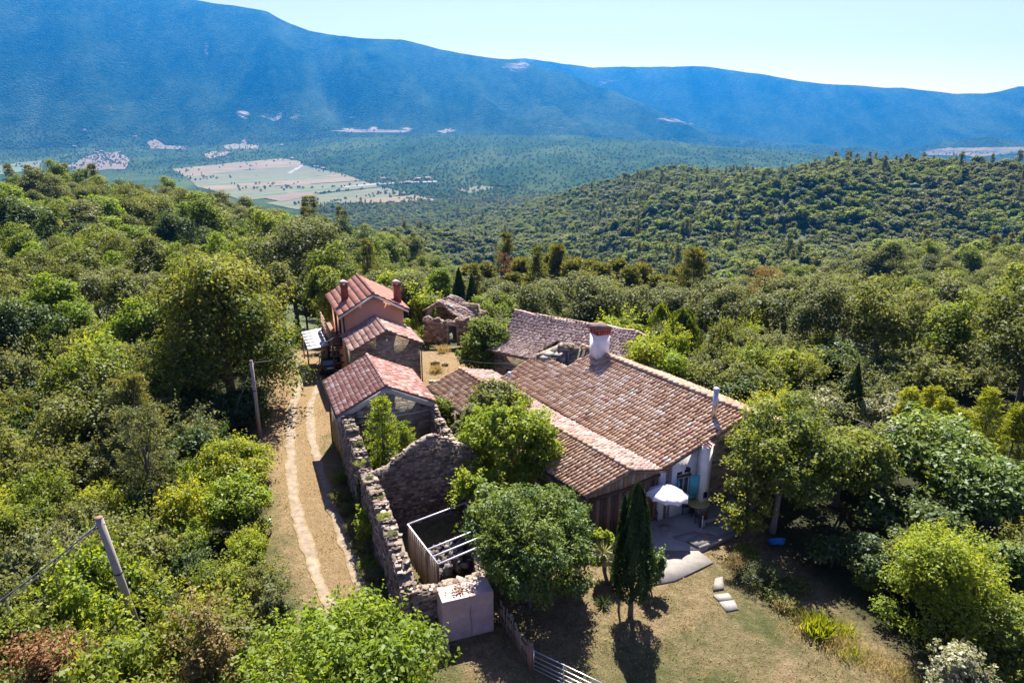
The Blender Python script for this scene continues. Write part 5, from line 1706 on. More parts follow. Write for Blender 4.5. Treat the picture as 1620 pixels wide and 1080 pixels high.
chair(at(1108, 832) + zp, 3.5, 'dark garden chair with its back to the lawn at the round ochre table', M_WOOD_DARK)
chair(at(1034, 822) + zp, 1.2, 'dark garden chair in the shade below the parasol canopy', M_WOOD_DARK)
lb_ = at(1110, 838) + zp
bol = thing('bollard_lamp', 'slim pale post lamp standing on the patio', 'lamp', lb_)
MB().tube([lb_, lb_ + Vector((0, 0, .62))], .03, 8).build('post', M_WHITEPAINT, bol)
MB().lathe(lb_ + Vector((0, 0, .62)), [(.05, 0), (.05, .1), (.02, .13)], 8).build('lamp_head', M_STEEL, bol)
stl = at(1120, 835) + zp
bench = thing('low_bench', 'low grey stone bench at the edge of the patio shade', 'bench', stl)
MB().box(stl + Vector((.1, .1, .36)), (.9, .34, .08), .3).build('seat', M_CONCRETE, bench)
for x in (-.3, .45):
    MB().box(stl + Vector((x, .02 + x * .3, .16)), (.12, .3, .32), .3).build('leg', M_CONCRETE, bench)
tub = thing('blue_tub', 'bright blue plastic tub lying tilted under the pale trunked cherry tree', 'tub', at(1229, 868))
tv = at(1229, 868)
vs, fs = [], []
for j, (r_, z_) in enumerate(((.0, .05), (.26, .03), (.36, .28), (.385, .29), (.34, .265), (.24, .07), (0.0, .08))):
    for i in range(20):
        a = 2 * math.pi * i / 20
        q = Matrix.Rotation(-.75, 3, 'X') @ Vector((r_ * math.cos(a) * 1.25, r_ * math.sin(a), z_))
        vs.append(tv + q + Vector((0, 0, .2)))
for j in range(6):
    for i in range(20):
        a, b = j * 20 + i, j * 20 + (i + 1) % 20
        fs.append((a, b, b + 20, a + 20))
MB().quadmesh(vs, fs).build('basin', M_BLUETUB, tub)

# ------------------------------------------------------------------ poles, wires, marker posts
def pole(base, top, r0, r1, label, ring=True):
    t = thing('utility_pole', label, 'pole', base)
    MB().tube([base - Vector((0, 0, .3)), base.lerp(top, .5), top], [r0, (r0 + r1) / 2, r1], 12).build('shaft', M_WOOD_GREY, t, True)
    if ring:
        p = base.lerp(top, .62)
        MB().tube([p, p + Vector((0, 0, .06))], r0 * .98, 12).build('band', M_BLACK, t)
        MB().bar(top - Vector((r1 + .05, 0, .25)), top + Vector((r1 + .05, 0, -.25)), .05).build('bracket', M_STEEL, t)
        MB().lathe(top + Vector((0, 0, -.005)), [(r1 * 1.03, 0), (r1 * 1.03, .03)], 12).build('top_cap', M_WOOD_RED, t)
    return t
p1b, p1t = Vector((-14.4, 21.9, 0)), Vector((-14.75, 21.3, 6.6))
p2b, p2t = at(412, 693), at(408, 578, 5.5)
p2t.y = p2b.y - .1
p2t.x = p2b.x + .05
pole(p1b, p1t, .155, .13, 'grey wooden utility pole rising from the dense thicket')
pole(p2b, p2t, .13, .105, 'grey wooden utility pole with a stay wire at the bend of the track')
def wire(name, a, b, sag, label, r=.014, n=24):
    pts = []
    for i in range(n + 1):
        t = i / n
        p = Vector(a).lerp(Vector(b), t)
        p.z -= sag * 4 * t * (1 - t)
        pts.append(p)
    return tag(MB().tube(pts, r, 5).build(name, M_WIRE), label, 'wire')
wire('stay_wire', p2t - Vector((0, 0, .3)), at(358, 688), 0.02, 'taut stay wire from the pole at the bend of the track to the ground', .016)
wire('overhead_wire', p2t - Vector((0, 0, .12)), row(OF, .2, .3, 4.6), .5, 'thin overhead wire from the pole at the bend to the stone house', .014)
wire('overhead_wire', row(OE, WE - .2, .15, 3.9), BL + bdir * 4 + Vector((0, 0, -.2)), .45, 'thin overhead wire across the courtyard to the sagging roof', .009)
wl0 = p1t - Vector((0, 0, .2))
wire('cable', wl0, Vector((-22.0, 16.5, 2.2)), .35, 'twisted grey cable running down from the pole in the thicket', .03)
wire('cable', wl0 - Vector((0, 0, .08)), Vector((-22.0, 16.7, 2.0)), .42, 'slack second strand of the cable from the pole in the thicket', .016)
for (px_, py_, h, lb) in ((429, 842, .75, 'white marker post among the bushes halfway along the track'), (412, 706, .45, 'small white marker post at the foot of the stayed pole')):
    b = at(px_, py_)
    mk = thing('marker_post', lb, 'post', b, 'marker posts along the track')
    MB().box(b + Vector((0, 0, h / 2)), (.11, .07, h), .2).build('post', M_WHITEPAINT, mk)
    MB().box(b + Vector((.0, -.045, h - .12)), (.12, .02, .1), .2).build('band', M_BLACK, mk)
    MB().prism([b + Vector((-.07, -.04, h)), b + Vector((.07, -.04, h)), b + Vector((0, -.04, h + .06))], (0, .08, 0)).build('cap', M_WHITEPAINT, mk)
# ------------------------------------------------------------------ vegetation
LM = {
    'oak': leaf_mat('oak_leaf', (0.034, 0.048, 0.014), (0.066, 0.088, 0.024), (0.110, 0.130, 0.042), .42, .012),
    'grey': leaf_mat('grey_oak_leaf', (0.042, 0.058, 0.026), (0.072, 0.092, 0.042), (0.110, 0.130, 0.065), .36, .012),
    'mid': leaf_mat('mid_green_leaf', (0.034, 0.060, 0.010), (0.072, 0.112, 0.018), (0.130, 0.165, 0.034), .48, .012),
    'bright': leaf_mat('bright_green_leaf', (0.050, 0.090, 0.010), (0.105, 0.165, 0.018), (0.190, 0.235, 0.030), .50, .012),
    'yellow': leaf_mat('yellow_green_leaf', (0.070, 0.100, 0.010), (0.125, 0.165, 0.015), (0.200, 0.225, 0.030), .50, .012),
    'gold': leaf_mat('golden_leaf', (0.024, 0.048, 0.010), (0.046, 0.078, 0.013), (0.145, 0.158, 0.028), .42, .012),
    'dark': leaf_mat('dark_green_leaf', (0.014, 0.030, 0.010), (0.030, 0.055, 0.017), (0.060, 0.090, 0.026), .32, .018),
    'fig': leaf_mat('fig_leaf', (0.030, 0.065, 0.012), (0.070, 0.120, 0.024), (0.130, 0.175, 0.045), .45, .021),
    'pine': leaf_mat('pine_needle', (0.034, 0.048, 0.016), (0.076, 0.094, 0.028), (0.130, 0.138, 0.046), .36, .015),
    'cypress': leaf_mat('cypress_spray', (0.010, 0.026, 0.009), (0.022, 0.045, 0.013), (0.045, 0.072, 0.022), .18, .012),
    'silver': leaf_mat('silver_leaf', (0.085, 0.100, 0.066), (0.130, 0.148, 0.100), (0.200, 0.215, 0.155), .28, .024),
    'brown': leaf_mat('brown_dry_leaf', (0.070, 0.060, 0.024), (0.115, 0.095, 0.038), (0.165, 0.135, 0.060), .30, .012, warm=(1.1, .95, .7)),
    'rust': leaf_mat('rust_dead_leaf', (0.075, 0.045, 0.022), (0.115, 0.065, 0.032), (0.150, 0.090, 0.048), .25, .009, warm=(1.1, .9, .7)),
    'straw': leaf_mat('straw_blade', (0.150, 0.135, 0.070), (0.230, 0.200, 0.110), (0.320, 0.280, 0.170), .30, .012, warm=(1.1, 1.0, .7)),
    'yucca': leaf_mat('yucca_blade', (0.160, 0.190, 0.130), (0.240, 0.270, 0.190), (0.340, 0.360, 0.270), .25, .030),
    'cherry': leaf_mat('cherry_leaf', (0.035, 0.060, 0.012), (0.075, 0.110, 0.020), (0.140, 0.165, 0.032), .48, .015),
    'laurel': leaf_mat('laurel_leaf', (0.020, 0.048, 0.011), (0.045, 0.085, 0.017), (0.100, 0.145, 0.028), .40, .021),
}
M_BARK = simple_mat('bark', (0.15, 0.12, 0.095), (0.07, 0.055, 0.043), 9, 0.95, .5, .03, stretch=(3, 3, .6))
M_BARK_PALE = simple_mat('pale_bark', (0.26, 0.235, 0.20), (0.14, 0.125, 0.105), 7, 0.9, .5, .02, stretch=(3, 3, .6))
M_DEADWOOD = simple_mat('dead_branch', (0.26, 0.22, 0.19), (0.14, 0.115, 0.10), 8, 0.95, .4, .02)

def unit(a):
    return a / np.maximum(np.linalg.norm(a, axis=-1, keepdims=True), 1e-9)

def leaf_arrays(rng, P, Nn, S, aspect=.6, fold=.22, D=None):
    n = len(P)
    Nn = unit(Nn)
    if D is None:
        D = rng.normal(size=(n, 3))
    D = D - Nn * (D * Nn).sum(1, keepdims=True)
    D = unit(D)
    W = np.cross(Nn, D)
    S = np.asarray(S).reshape(-1, 1) * np.ones((n, 1))
    a = P - D * S * .5
    c = P + D * S * .5 - Nn * S * fold * .4
    b = P + W * S * aspect * .5 + Nn * S * fold * .5
    d = P - W * S * aspect * .5 + Nn * S * fold * .5
    V = np.stack([a, b, c, d], 1).reshape(-1, 3)
    F = np.arange(4 * n, dtype=np.int32).reshape(n, 4)
    return V, F

def leaf_mesh(name, rng, parts, mat):
    """parts: list of (P, N, S, tint, kwargs)"""
    Vs, Fs, Ts, b = [], [], [], 0
    for P, Nn, S, T, kw in parts:
        V, F = leaf_arrays(rng, P, Nn, S, **kw)
        Vs.append(V)
        Fs.append(F + b)
        Ts.append(np.clip(T, 0, 1))
        b += len(V)
    return make_mesh(name, np.concatenate(Vs), np.concatenate(Fs), mat, False, {'tint': ('FACE', np.concatenate(Ts))})

def lobes(rng, k=6):
    return [(unit(rng.normal(size=(1, 3)))[0], rng.uniform(.4, 1.0)) for _ in range(k)]

def envelope(dirs, lb, amp):
    e = np.ones(len(dirs))
    for d, w in lb:
        e += amp * w * (np.clip(dirs @ d, -1, 1) ** 3) * .8
    return e

def crown_broad(rng, W, H, z0, leaf, n, clumps=60, rc=.16, amp=.22, taper=0.0, tip=.25, shoots=0, shoot_len=.6, up=.35, dens_in=.12, flat=.75, aspect=.6, fold=.22, skirt=0.0, bough=7, tlo=0.0, thi=1.0, tipk=.2):
    a, c, zc = W / 2, (H - z0) / 2, (H + z0) / 2
    lb = lobes(rng)
    nb = max(5, int(clumps / bough))
    bd = unit(rng.normal(size=(nb * 3, 3)) + np.array([0, 0, .25]))
    bd = bd[bd[:, 2] > -.6 - .35 * min(skirt, 1)][:nb]
    reach = rng.uniform(.72, 1.18, len(bd))
    own = rng.integers(0, len(bd), clumps)
    dirs = unit(bd[own] + rng.normal(size=(clumps, 3)) * .33)
    rad = np.clip(rng.uniform(.35, 1.0, clumps) ** .55 * reach[own], .2, 1.15)
    env = envelope(dirs, lb, amp)
    R_ = rc * W * rng.uniform(.55, 1.45, len(dirs))
    C = dirs * (env * rad)[:, None] * np.array([a, a, c])
    if skirt:
        lowm = np.where(dirs[:, 2] < .1, np.clip(1 - dirs[:, 2] ** 2, .08, 1) ** -.5, 1.0)
        C[:, :2] *= (1 + (lowm - 1) * skirt)[:, None]
    shrink = np.maximum(0, 1 - R_ / (a * 1.25))[:, None]
    C = C * np.where(rad[:, None] > .5, shrink, 1)
    zr = (C[:, 2] + c) / (2 * c)
    C[:, :2] *= (1 - taper * np.clip(zr, 0, 1))[:, None]
    C[:, 2] += zc
    tc = np.clip(rng.uniform(.3, .7, len(bd))[own] + rng.normal(size=len(dirs)) * .12, .1, .9)
    prob = R_ ** 2
    prob /= prob.sum()
    idx = rng.choice(len(dirs), size=n, p=prob)
    d = unit(rng.normal(size=(n, 3)) + np.array([0, 0, up]))
    rr = rng.uniform(.0, 1.0, n) ** .38
    bumpy = 1 + .22 * np.sin(d[:, 0] * 7 + idx) * np.sin(d[:, 1] * 6 + 2 * idx) + .15 * np.sin(d[:, 2] * 9 + idx * 3)
    P = C[idx] + d * (R_[idx] * rr * bumpy)[:, None] * np.array([1, 1, flat])
    P[:, 2] = np.maximum(P[:, 2], z0 * .6 + .03)
    Nn = d * .6 + np.array([0, 0, .5]) + rng.normal(size=(n, 3)) * .38
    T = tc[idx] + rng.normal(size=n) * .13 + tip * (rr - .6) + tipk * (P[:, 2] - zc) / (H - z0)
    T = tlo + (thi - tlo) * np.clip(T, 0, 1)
    S = leaf * rng.uniform(.5, 1.35, n)
    parts = [(P, Nn, S, T, dict(aspect=aspect, fold=fold))]
    if shoots:
        ds = unit(rng.normal(size=(shoots, 3)) * np.array([1, 1, .55]) + np.array([0, 0, .75]))
        base = ds * envelope(ds, lb, amp)[:, None] * np.array([a, a, c]) * .78
        base[:, 2] += zc
        k = 16
        t = np.linspace(0, 1, k)[None, :, None]
        L = shoot_len * rng.uniform(.5, 1.3, (shoots, 1, 1))
        cur = ds[:, None, :] * L * t + np.array([0, 0, 1.0]) * (.35 * L * t - .25 * L * t ** 2)
        PP = (base[:, None, :] + cur)
        PP = PP + rng.normal(size=PP.shape) * leaf * .45
        PP = PP.reshape(-1, 3)
        Ns = rng.normal(size=PP.shape) * .6 + np.array([0, 0, .6])
        TT = .55 + rng.normal(size=len(PP)) * .12 + np.tile(np.linspace(0, .3, k), shoots)
        parts.append((PP, Ns, leaf * rng.uniform(.6, 1.1, len(PP)), tlo + (thi - tlo) * np.clip(TT, 0, 1), dict(aspect=aspect, fold=fold)))
    return parts, C, R_

def crown_pine(rng, W, H, z0, leaf, levels=16, per=7, tufts=7, needles=10, conic=.8, droop=.15, upn=.8, aspect=.22, thin=1.0, gap=.2):
    Ps, Ds, Ts, br = [], [], [], []
    for l in range(levels):
        zr = (l + rng.uniform(-.3, .3)) / (levels - 1)
        z = z0 + (H - z0) * min(max(zr, 0), 1) * .97
        prof = (1 - conic * max(zr, 0)) ** .9 if zr > .18 else .55 + .45 * max(zr, 0) / .18 * (1 - conic * .18)
        Lm = W / 2 * prof
        for b in range(per):
            if rng.random() < gap:
                continue
            a = rng.uniform(0, 2 * math.pi)
            L = Lm * rng.uniform(.6, 1.12) + .15
            dr = np.array([math.cos(a), math.sin(a), 0])
            ends = []
            for t in np.linspace(.25, 1, tufts):
                p = dr * L * t + np.array([0, 0, z + L * (.28 * t - droop * t * t)])
                sd = np.array([-dr[1], dr[0], 0]) * rng.normal() * L * .20 * t
                p = p + sd + rng.normal(size=3) * .05 * L
                ends.append(p)
                m = needles
                dd = unit(dr * .5 + np.array([0, 0, upn]) + rng.normal(size=(m, 3)) * .55)
                Ps.append(p + dd * leaf * .35 + rng.normal(size=(m, 3)) * leaf * .25)
                Ds.append(dd)
                Ts.append(np.full(m, .25 + .4 * t + rng.normal() * .12) + rng.normal(size=m) * .1 + .1 * zr)
            br.append((np.array([0, 0, z]), ends[-1]))
    P, D, T = np.concatenate(Ps), np.concatenate(Ds), np.concatenate(Ts)
    Nn = np.cross(D, rng.normal(size=D.shape)) + np.array([0, 0, .2])
    return [(P, Nn, leaf * rng.uniform(.7, 1.3, len(P)), T, dict(aspect=aspect, fold=.1, D=D))], br

def crown_spindle(rng, W, H, z0, leaf, n, spires=1, pw=.8, lump=.14):
    zr = rng.uniform(0, 1, n) ** .85
    ph = rng.uniform(0, 2 * math.pi, n)
    prof = np.where(zr < .22, .55 + .45 * np.sin(zr / .22 * math.pi / 2), np.clip(1 - (zr - .22) / .78, 0, 1) ** pw)
    rad = W / 2 * prof * (1 + lump * np.sin(ph * 5 + zr * 9) + lump * .8 * np.sin(ph * 9 - zr * 17)) * rng.uniform(.62, 1.03, n) ** .5
    if spires > 1:
        rad *= 1 + .12 * np.sin(ph * spires)
    P = np.stack([np.cos(ph) * rad, np.sin(ph) * rad, z0 + (H - z0) * zr], 1)
    out = np.stack([np.cos(ph), np.sin(ph), np.zeros(n)], 1)
    D = unit(out * .35 + np.array([0, 0, 1.0]) + rng.normal(size=(n, 3)) * .25)
    Nn = out + rng.normal(size=(n, 3)) * .4
    T = .42 + rng.normal(size=n) * .16 + .2 * np.sin(ph * 5 + zr * 9)
    return [(P, Nn, leaf * rng.uniform(.7, 1.3, n), T, dict(aspect=.4, fold=.15, D=D))]

def trunk_mesh(rng, H, r, z0, targets=None, mat=None, lean=(0, 0), nl=7, name='trunk', taper=.45):
    mb = MB()
    k = 6
    pts = []
    for i in range(k):
        t = i / (k - 1)
        pts.append((lean[0] * t + rng.normal() * r * .35 * t, lean[1] * t + rng.normal() * r * .35 * t, -.25 + (H + .25) * t))
    mb.tube(pts, [r * (1.25 if i == 0 else 1 - (1 - taper) * i / (k - 1)) for i in range(k)], 8)
    if targets is not None and len(targets):
        for q in targets[rng.permutation(len(targets))[:nl]]:
            t = rng.uniform(.35, .95)
            i = t * (k - 1)
            i0 = int(min(i, k - 2))
            a = Vector(pts[i0]).lerp(Vector(pts[i0 + 1]), i - i0)
            b = Vector(q)
            m1 = a.lerp(b, .5) + Vector((0, 0, (b - a).length * .12))
            rr = r * (.5 - .2 * t)
            mb.tube([a, m1, b], [rr, rr * .65, rr * .25], 5)
    return mb.mesh(name, mat or M_BARK, True)

class Kit:
    """crown and trunk meshes of one grown plant, modelled at its own size with the foot at the origin"""
    def __init__(s, crown, trunk, W, H):
        s.crown, s.trunk, s.W, s.H = crown, trunk, W, H

def kit_broad(seed, W, H, mat, leaf, n, z0=None, r=None, bark=None, trunk_h=None, lean=(0, 0), nl=7, **kw):
    rng = np.random.default_rng(seed)
    z0 = H * .18 if z0 is None else z0
    parts, C, R_ = crown_broad(rng, W, H, z0, leaf, n, **kw)
    me = leaf_mesh('crown', rng, parts, LM[mat])
    tm = trunk_mesh(rng, trunk_h or H * .6, r or H * .022, z0, C, bark, lean, nl)
    return Kit(me, tm, W, H)

def kit_pine(seed, W, H, mat='pine', leaf=.4, z0=None, bark=None, **kw):
    rng = np.random.default_rng(seed)
    z0 = H * .22 if z0 is None else z0
    parts, br = crown_pine(rng, W, H, z0, leaf, **kw)
    me = leaf_mesh('crown', rng, parts, LM[mat])
    tm = trunk_mesh(rng, H * .98, H * .016, z0, np.array([b[1] for b in br]), bark, (0, 0), 14, taper=.15)
    return Kit(me, tm, W, H)

def kit_spindle(seed, W, H, z0, leaf, n, mat='cypress', r=.1, bark=None, **kw):
    rng = np.random.default_rng(seed)
    me = leaf_mesh('crown', rng, crown_spindle(rng, W, H, z0, leaf, n, **kw), LM[mat])
    tm = trunk_mesh(rng, H * .8, r, z0, None, bark, (0, 0), 0)
    return Kit(me, tm, W, H)

def plant(kit, name, label, cat, x, y, W=None, H=None, rot=0.0, group=None, z=None, trunk=True, crown_name='crown'):
    root = bpy.data.objects.new(name, None)
    COL.objects.link(root)
    root.location = (x, y, gz(x, y) - .05 if z is None else z)
    sx = (W / kit.W) if W else 1.0
    szz = (H / kit.H) if H else sx
    root.scale = (sx, sx, szz)
    root.rotation_euler = (0, 0, rot)
    tag(root, label, cat, group)
    c = bpy.data.objects.new(crown_name, kit.crown)
    COL.objects.link(c)
    c.parent = root
    if trunk and kit.trunk:
        t = bpy.data.objects.new('trunk' if crown_name == 'crown' else 'stem', kit.trunk)
        COL.objects.link(t)
        t.parent = root
    return root

def site(px, Y, wpx, ytop, zfix=None):
    """x, width and height of a plant standing at distance Y, from its image column, pixel width and top row"""
    X = 0.0
    z = 0.0
    u = (px - 810) / FOC
    for _ in range(4):
        dep = Y * CP - ((z + 3) - CAM_H) * SP
        X = u * dep
        z = gz(X, Y) if zfix is None else zfix
    v = (540 - ytop) / FOC
    zt_ = CAM_H + Y * (-SP + v * CP) / (CP + v * SP)
    dep = Y * CP - ((z + zt_) / 2 - CAM_H) * SP
    return X, z, wpx / FOC * dep, max(zt_ - z, .3)

# ---- single plants that stand out, each grown for its own place
def hero(px, Y, wpx, ytop, label, mat, leaf, n, name='tree', cat='tree', kind='broad', group=None, zfix=None, seed=None, trunk=True, crown_name='crown', **kw):
    if kind == 'broad' and crown_name == 'foliage':
        kw.setdefault('skirt', .6)
    X, z, W, H = site(px, Y, wpx, ytop, zfix)
    seed = seed or int(px * 7 + Y * 13 + wpx)
    if kind == 'broad':
        k = kit_broad(seed, W, H, mat, leaf, n, **kw)
    elif kind == 'pine':
        k = kit_pine(seed, W, H, mat, leaf, **kw)
    else:
        k = kit_spindle(seed, W, H, kw.pop('z0', .1), leaf, n, mat, **kw)
    return plant(k, name, label, cat, X, Y, rot=0, group=group, z=z - .05, trunk=trunk, crown_name=crown_name)

# great tree by the track and its neighbours
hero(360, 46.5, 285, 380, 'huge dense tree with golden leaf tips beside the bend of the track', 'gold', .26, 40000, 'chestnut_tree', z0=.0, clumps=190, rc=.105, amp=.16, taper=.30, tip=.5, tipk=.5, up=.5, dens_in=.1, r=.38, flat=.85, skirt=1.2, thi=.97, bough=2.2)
hero(468, 80, 205, 338, 'grey-green oak with a broad open crown behind the golden tipped great tree', 'grey', .36, 15000, 'oak_tree', z0=2.0, clumps=75, rc=.12, amp=.3, r=.3)
hero(622, 80, 80, 408, 'rounded yellow-green tree close behind the orange house roof', 'bright', .30, 7000, 'broadleaf_tree', z0=.8, clumps=40)
hero(690, 84, 72, 402, 'tall rounded green tree beside two dark conifers behind the houses', 'bright', .30, 7000, 'broadleaf_tree', z0=.8, clumps=40, thi=.75)
hero(668, 68, 82, 456, 'bright fig tree with sparse pale leaves beside the orange house chimney', 'bright', .34, 4200, 'fig_tree', z0=.5, clumps=45, rc=.12, shoots=25, shoot_len=1.3)
hero(727, 78, 34, 424, 'slender dark conifer, the taller of two behind the collapsed ruin', 'cypress', .35, 4200, 'conifer_tree', kind='spindle', z0=.5, lump=.2)
hero(747, 77, 30, 434, 'slender dark conifer, the shorter of two behind the collapsed ruin', 'cypress', .35, 3600, 'conifer_tree', kind='spindle', z0=.5, lump=.2)
hero(797, 104, 52, 400, 'dead reddish pine standing among the green pines', 'rust', .45, 0, 'dead_pine', kind='pine', levels=13, per=5, tufts=5, needles=5, gap=.35)
hero(766, 51.8, 92, 491, 'dense round dark green tree standing in the dry courtyard', 'mid', .22, 20000, 'courtyard_tree', bough=2.5, skirt=.8, z0=.05, clumps=80, rc=.15, amp=.12, r=.14, thi=.8)
hero(785, 74, 95, 448, 'spreading green tree with layered crown behind the courtyard tree', 'mid', .30, 7500, 'broadleaf_tree', z0=.6, clumps=48)
hero(745, 66, 62, 478, 'pale green bush rising behind the collapsed ruin roof', 'bright', .28, 4500, 'broadleaf_tree', z0=.3, clumps=35)
hero(1092, 92, 80, 392, 'tall dark full pine standing above the others behind the farmhouse', 'pine', .46, 0, 'pine_tree', kind='pine', levels=20, per=8, tufts=7, needles=9, gap=.1, conic=.7)
hero(1206, 86, 98, 424, 'tall half bare brown pine above the shrubs behind the flue pipe', 'brown', .42, 0, 'pine_tree', kind='pine', levels=18, per=7, tufts=6, needles=5, gap=.25, conic=.65)
hero(1045, 66, 46, 480, 'ivy clad column shaped tree nearest the white chimney', 'bright', .24, 6500, 'ivy_clad_tree', kind='spindle', z0=.1, pw=.55, lump=.25)
hero(1080, 62, 58, 487, 'widest ivy clad column shaped tree behind the vine mound', 'mid', .24, 8500, 'ivy_clad_tree', kind='spindle', z0=.1, pw=.5, lump=.28)
hero(1112, 60, 40, 548, 'short ivy covered stump shaped bush behind the farmhouse ridge', 'mid', .22, 3500, 'ivy_clad_tree', kind='spindle', z0=.1, pw=.4, lump=.25)
hero(985, 50.5, 72, 514, 'yellow-green vine mound draped behind the white chimney', 'yellow', .22, 6500, 'vine_mound', 'vines', z0=.1, clumps=46, rc=.16, crown_name='foliage', tipk=.4)
hero(1028, 46.5, 125, 526, 'larger yellow-green vine mound beside the farmhouse ridge', 'bright', .2, 13000, 'vine_mound', 'vines', z0=.1, clumps=56, rc=.15, crown_name='foliage', tipk=.4)
hero(1085, 47, 80, 592, 'low tangled vines just beyond the farmhouse ridge tiles', 'bright', .2, 6000, 'vine_mound', 'vines', z0=.05, clumps=40, rc=.15, crown_name='foliage')
hero(1195, 45, 120, 574, 'wide shrub mound wrapped in vines behind the flue pipe', 'oak', .22, 11000, 'shrub', 'shrub', z0=.05, clumps=60, rc=.14, crown_name='foliage', tlo=.35)
hero(1255, 47, 95, 556, 'yellow-green leafy shrub between the vine mound and the silver willow', 'yellow', .24, 8000, 'shrub', 'shrub', z0=.1, clumps=50, rc=.14, crown_name='foliage', shoots=20, tlo=.1, thi=.8)
hero(1352, 42.5, 34, 574, 'narrow dark cypress between two silvery shrubs', 'cypress', .2, 6000, 'cypress_tree', kind='spindle', z0=.2)
hero(1312, 42, 66, 590, 'silvery shrub on the farmhouse side of the narrow cypress', 'silver', .2, 5500, 'willow_shrub', 'shrub', z0=.2, clumps=40, rc=.15, crown_name='foliage')
hero(1398, 41, 80, 612, 'silvery shrub on the bamboo side of the narrow cypress', 'silver', .2, 6000, 'willow_shrub', 'shrub', z0=.2, clumps=45, rc=.15, crown_name='foliage')
hero(1490, 57, 180, 530, 'large grey-green oak above the feathery bamboo clumps', 'grey', .30, 16000, 'oak_tree', z0=.8, clumps=80, rc=.12, amp=.25, r=.22)
hero(1605, 52, 110, 565, 'mid green oak at the edge of the slope beyond the bamboo', 'oak', .30, 9000, 'oak_tree', z0=.8, clumps=55, thi=1.0, tlo=.2)
for i, (px_, Y_, w_, yt, lb) in enumerate(((1436, 39, 62, 612, 'feathery bright bamboo clump beside the silvery shrub'), (1490, 38.5, 66, 628, 'low feathery bamboo clump between two taller ones'), (1475, 41, 60, 610, 'feathery bamboo clump farther back under the grey oak'),
                                     (1562, 38, 74, 614, 'tallest pointed feathery bamboo clump'), (1530, 40, 56, 648, 'feathery bamboo clump tucked beside the tallest one'), (1612, 38, 64, 640, 'feathery bamboo clump farthest from the farmhouse'))):
    hero(px_, Y_, w_, yt, lb, 'yellow', .26, 0, 'bamboo_clump', 'bamboo', kind='pine', levels=16, per=7, tufts=6, needles=6, conic=.82, droop=.35, upn=.1, z0=.4, aspect=.2, gap=.1, group='feathery bamboo clumps')
# trees round the lawn
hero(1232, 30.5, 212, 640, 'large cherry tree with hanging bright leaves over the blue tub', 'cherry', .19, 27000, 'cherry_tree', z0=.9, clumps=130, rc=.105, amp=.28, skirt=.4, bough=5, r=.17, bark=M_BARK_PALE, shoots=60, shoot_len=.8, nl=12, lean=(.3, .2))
hero(1335, 33, 175, 650, 'second dense cherry crown behind the pale trunked tree', 'cherry', .20, 17000, 'cherry_tree', z0=.8, clumps=90, rc=.115, amp=.2, r=.16, thi=.8, nl=9)
hero(1182, 29.4, 84, 768, 'low spray of bright hanging leaves at the patio edge', 'cherry', .18, 4200, 'sapling', 'sapling', z0=.25, clumps=44, rc=.11, amp=.45, bough=5, flat=.5, shoots=50, shoot_len=.6, r=.04, nl=14, trunk_h=1.2, tlo=.3)
hero(1475, 34, 215, 668, 'broad walnut tree with glossy leaves below the bamboo', 'fig', .26, 15000, 'walnut_tree', z0=.6, clumps=90, rc=.12, amp=.2, r=.2)
hero(1590, 30, 190, 720, 'glossy walnut tree at the edge of the picture by the round shrub', 'fig', .25, 14000, 'walnut_tree', z0=.5, clumps=85, rc=.12, amp=.2, r=.2, thi=.85)
hero(1605, 25.5, 110, 860, 'dark leafy shrub under the glossy walnut branches', 'laurel', .19, 7000, 'shrub', 'shrub', z0=.1, clumps=50, crown_name='foliage')
hero(1495, 23.4, 192, 818, 'bright green rounded feathery bush at the lawn corner', 'bright', .15, 24000, 'round_bush', 'bush', z0=.0, bough=2.5, skirt=.9, clumps=130, rc=.115, amp=.12, tipk=.3, shoots=120, shoot_len=.42, crown_name='foliage', aspect=.45)
hero(1400, 26.5, 110, 855, 'dark hedge-like shrub behind the bright rounded bush', 'dark', .18, 8000, 'shrub', 'shrub', z0=.05, clumps=50, crown_name='foliage', thi=.9)
hero(1330, 27.5, 90, 850, 'dark low shrub in the shade between the cherry trees', 'dark', .18, 5500, 'shrub', 'shrub', z0=.05, clumps=40, crown_name='foliage')
hero(1530, 19.2, 108, 1018, 'silver leaved shrub at the bottom of the lawn bank', 'silver', .15, 5500, 'silver_shrub', 'shrub', z0=.1, clumps=50, rc=.14, shoots=30, shoot_len=.3, crown_name='foliage', tlo=.0, thi=.7)
# evergreens and trees between the ruin and the wing
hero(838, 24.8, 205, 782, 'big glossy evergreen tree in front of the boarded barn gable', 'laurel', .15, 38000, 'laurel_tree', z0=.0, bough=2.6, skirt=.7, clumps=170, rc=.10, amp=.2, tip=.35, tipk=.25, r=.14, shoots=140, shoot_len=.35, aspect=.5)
hero(800, 28, 130, 768, 'glossy evergreen just behind the big one, beside the pipe frame', 'laurel', .17, 18000, 'laurel_tree', bough=3.5, skirt=.6, z0=.1, clumps=85, rc=.12, amp=.16, r=.12, shoots=60, shoot_len=.35, tlo=.1)
hero(895, 26.6, 95, 772, 'narrow evergreen at the farmhouse side of the big glossy one', 'laurel', .16, 14000, 'laurel_tree', bough=3.5, skirt=.6, z0=.1, clumps=70, rc=.13, amp=.12, r=.1, shoots=50, shoot_len=.35, tlo=.1)
hero(806, 33.0, 160, 626, 'tall bright green tree between the ruin and the tiled wing', 'bright', .19, 26000, 'plum_tree', thi=.8, skirt=.5, z0=.2, clumps=110, rc=.11, amp=.22, r=.12, shoots=60, shoot_len=.6, tlo=.15)
hero(742, 29.6, 70, 735, 'small bright sapling overhanging the ruined gable', 'bright', .17, 4200, 'sapling', 'sapling', z0=.6, clumps=34, rc=.14, amp=.3, r=.05, shoots=30, shoot_len=.5)
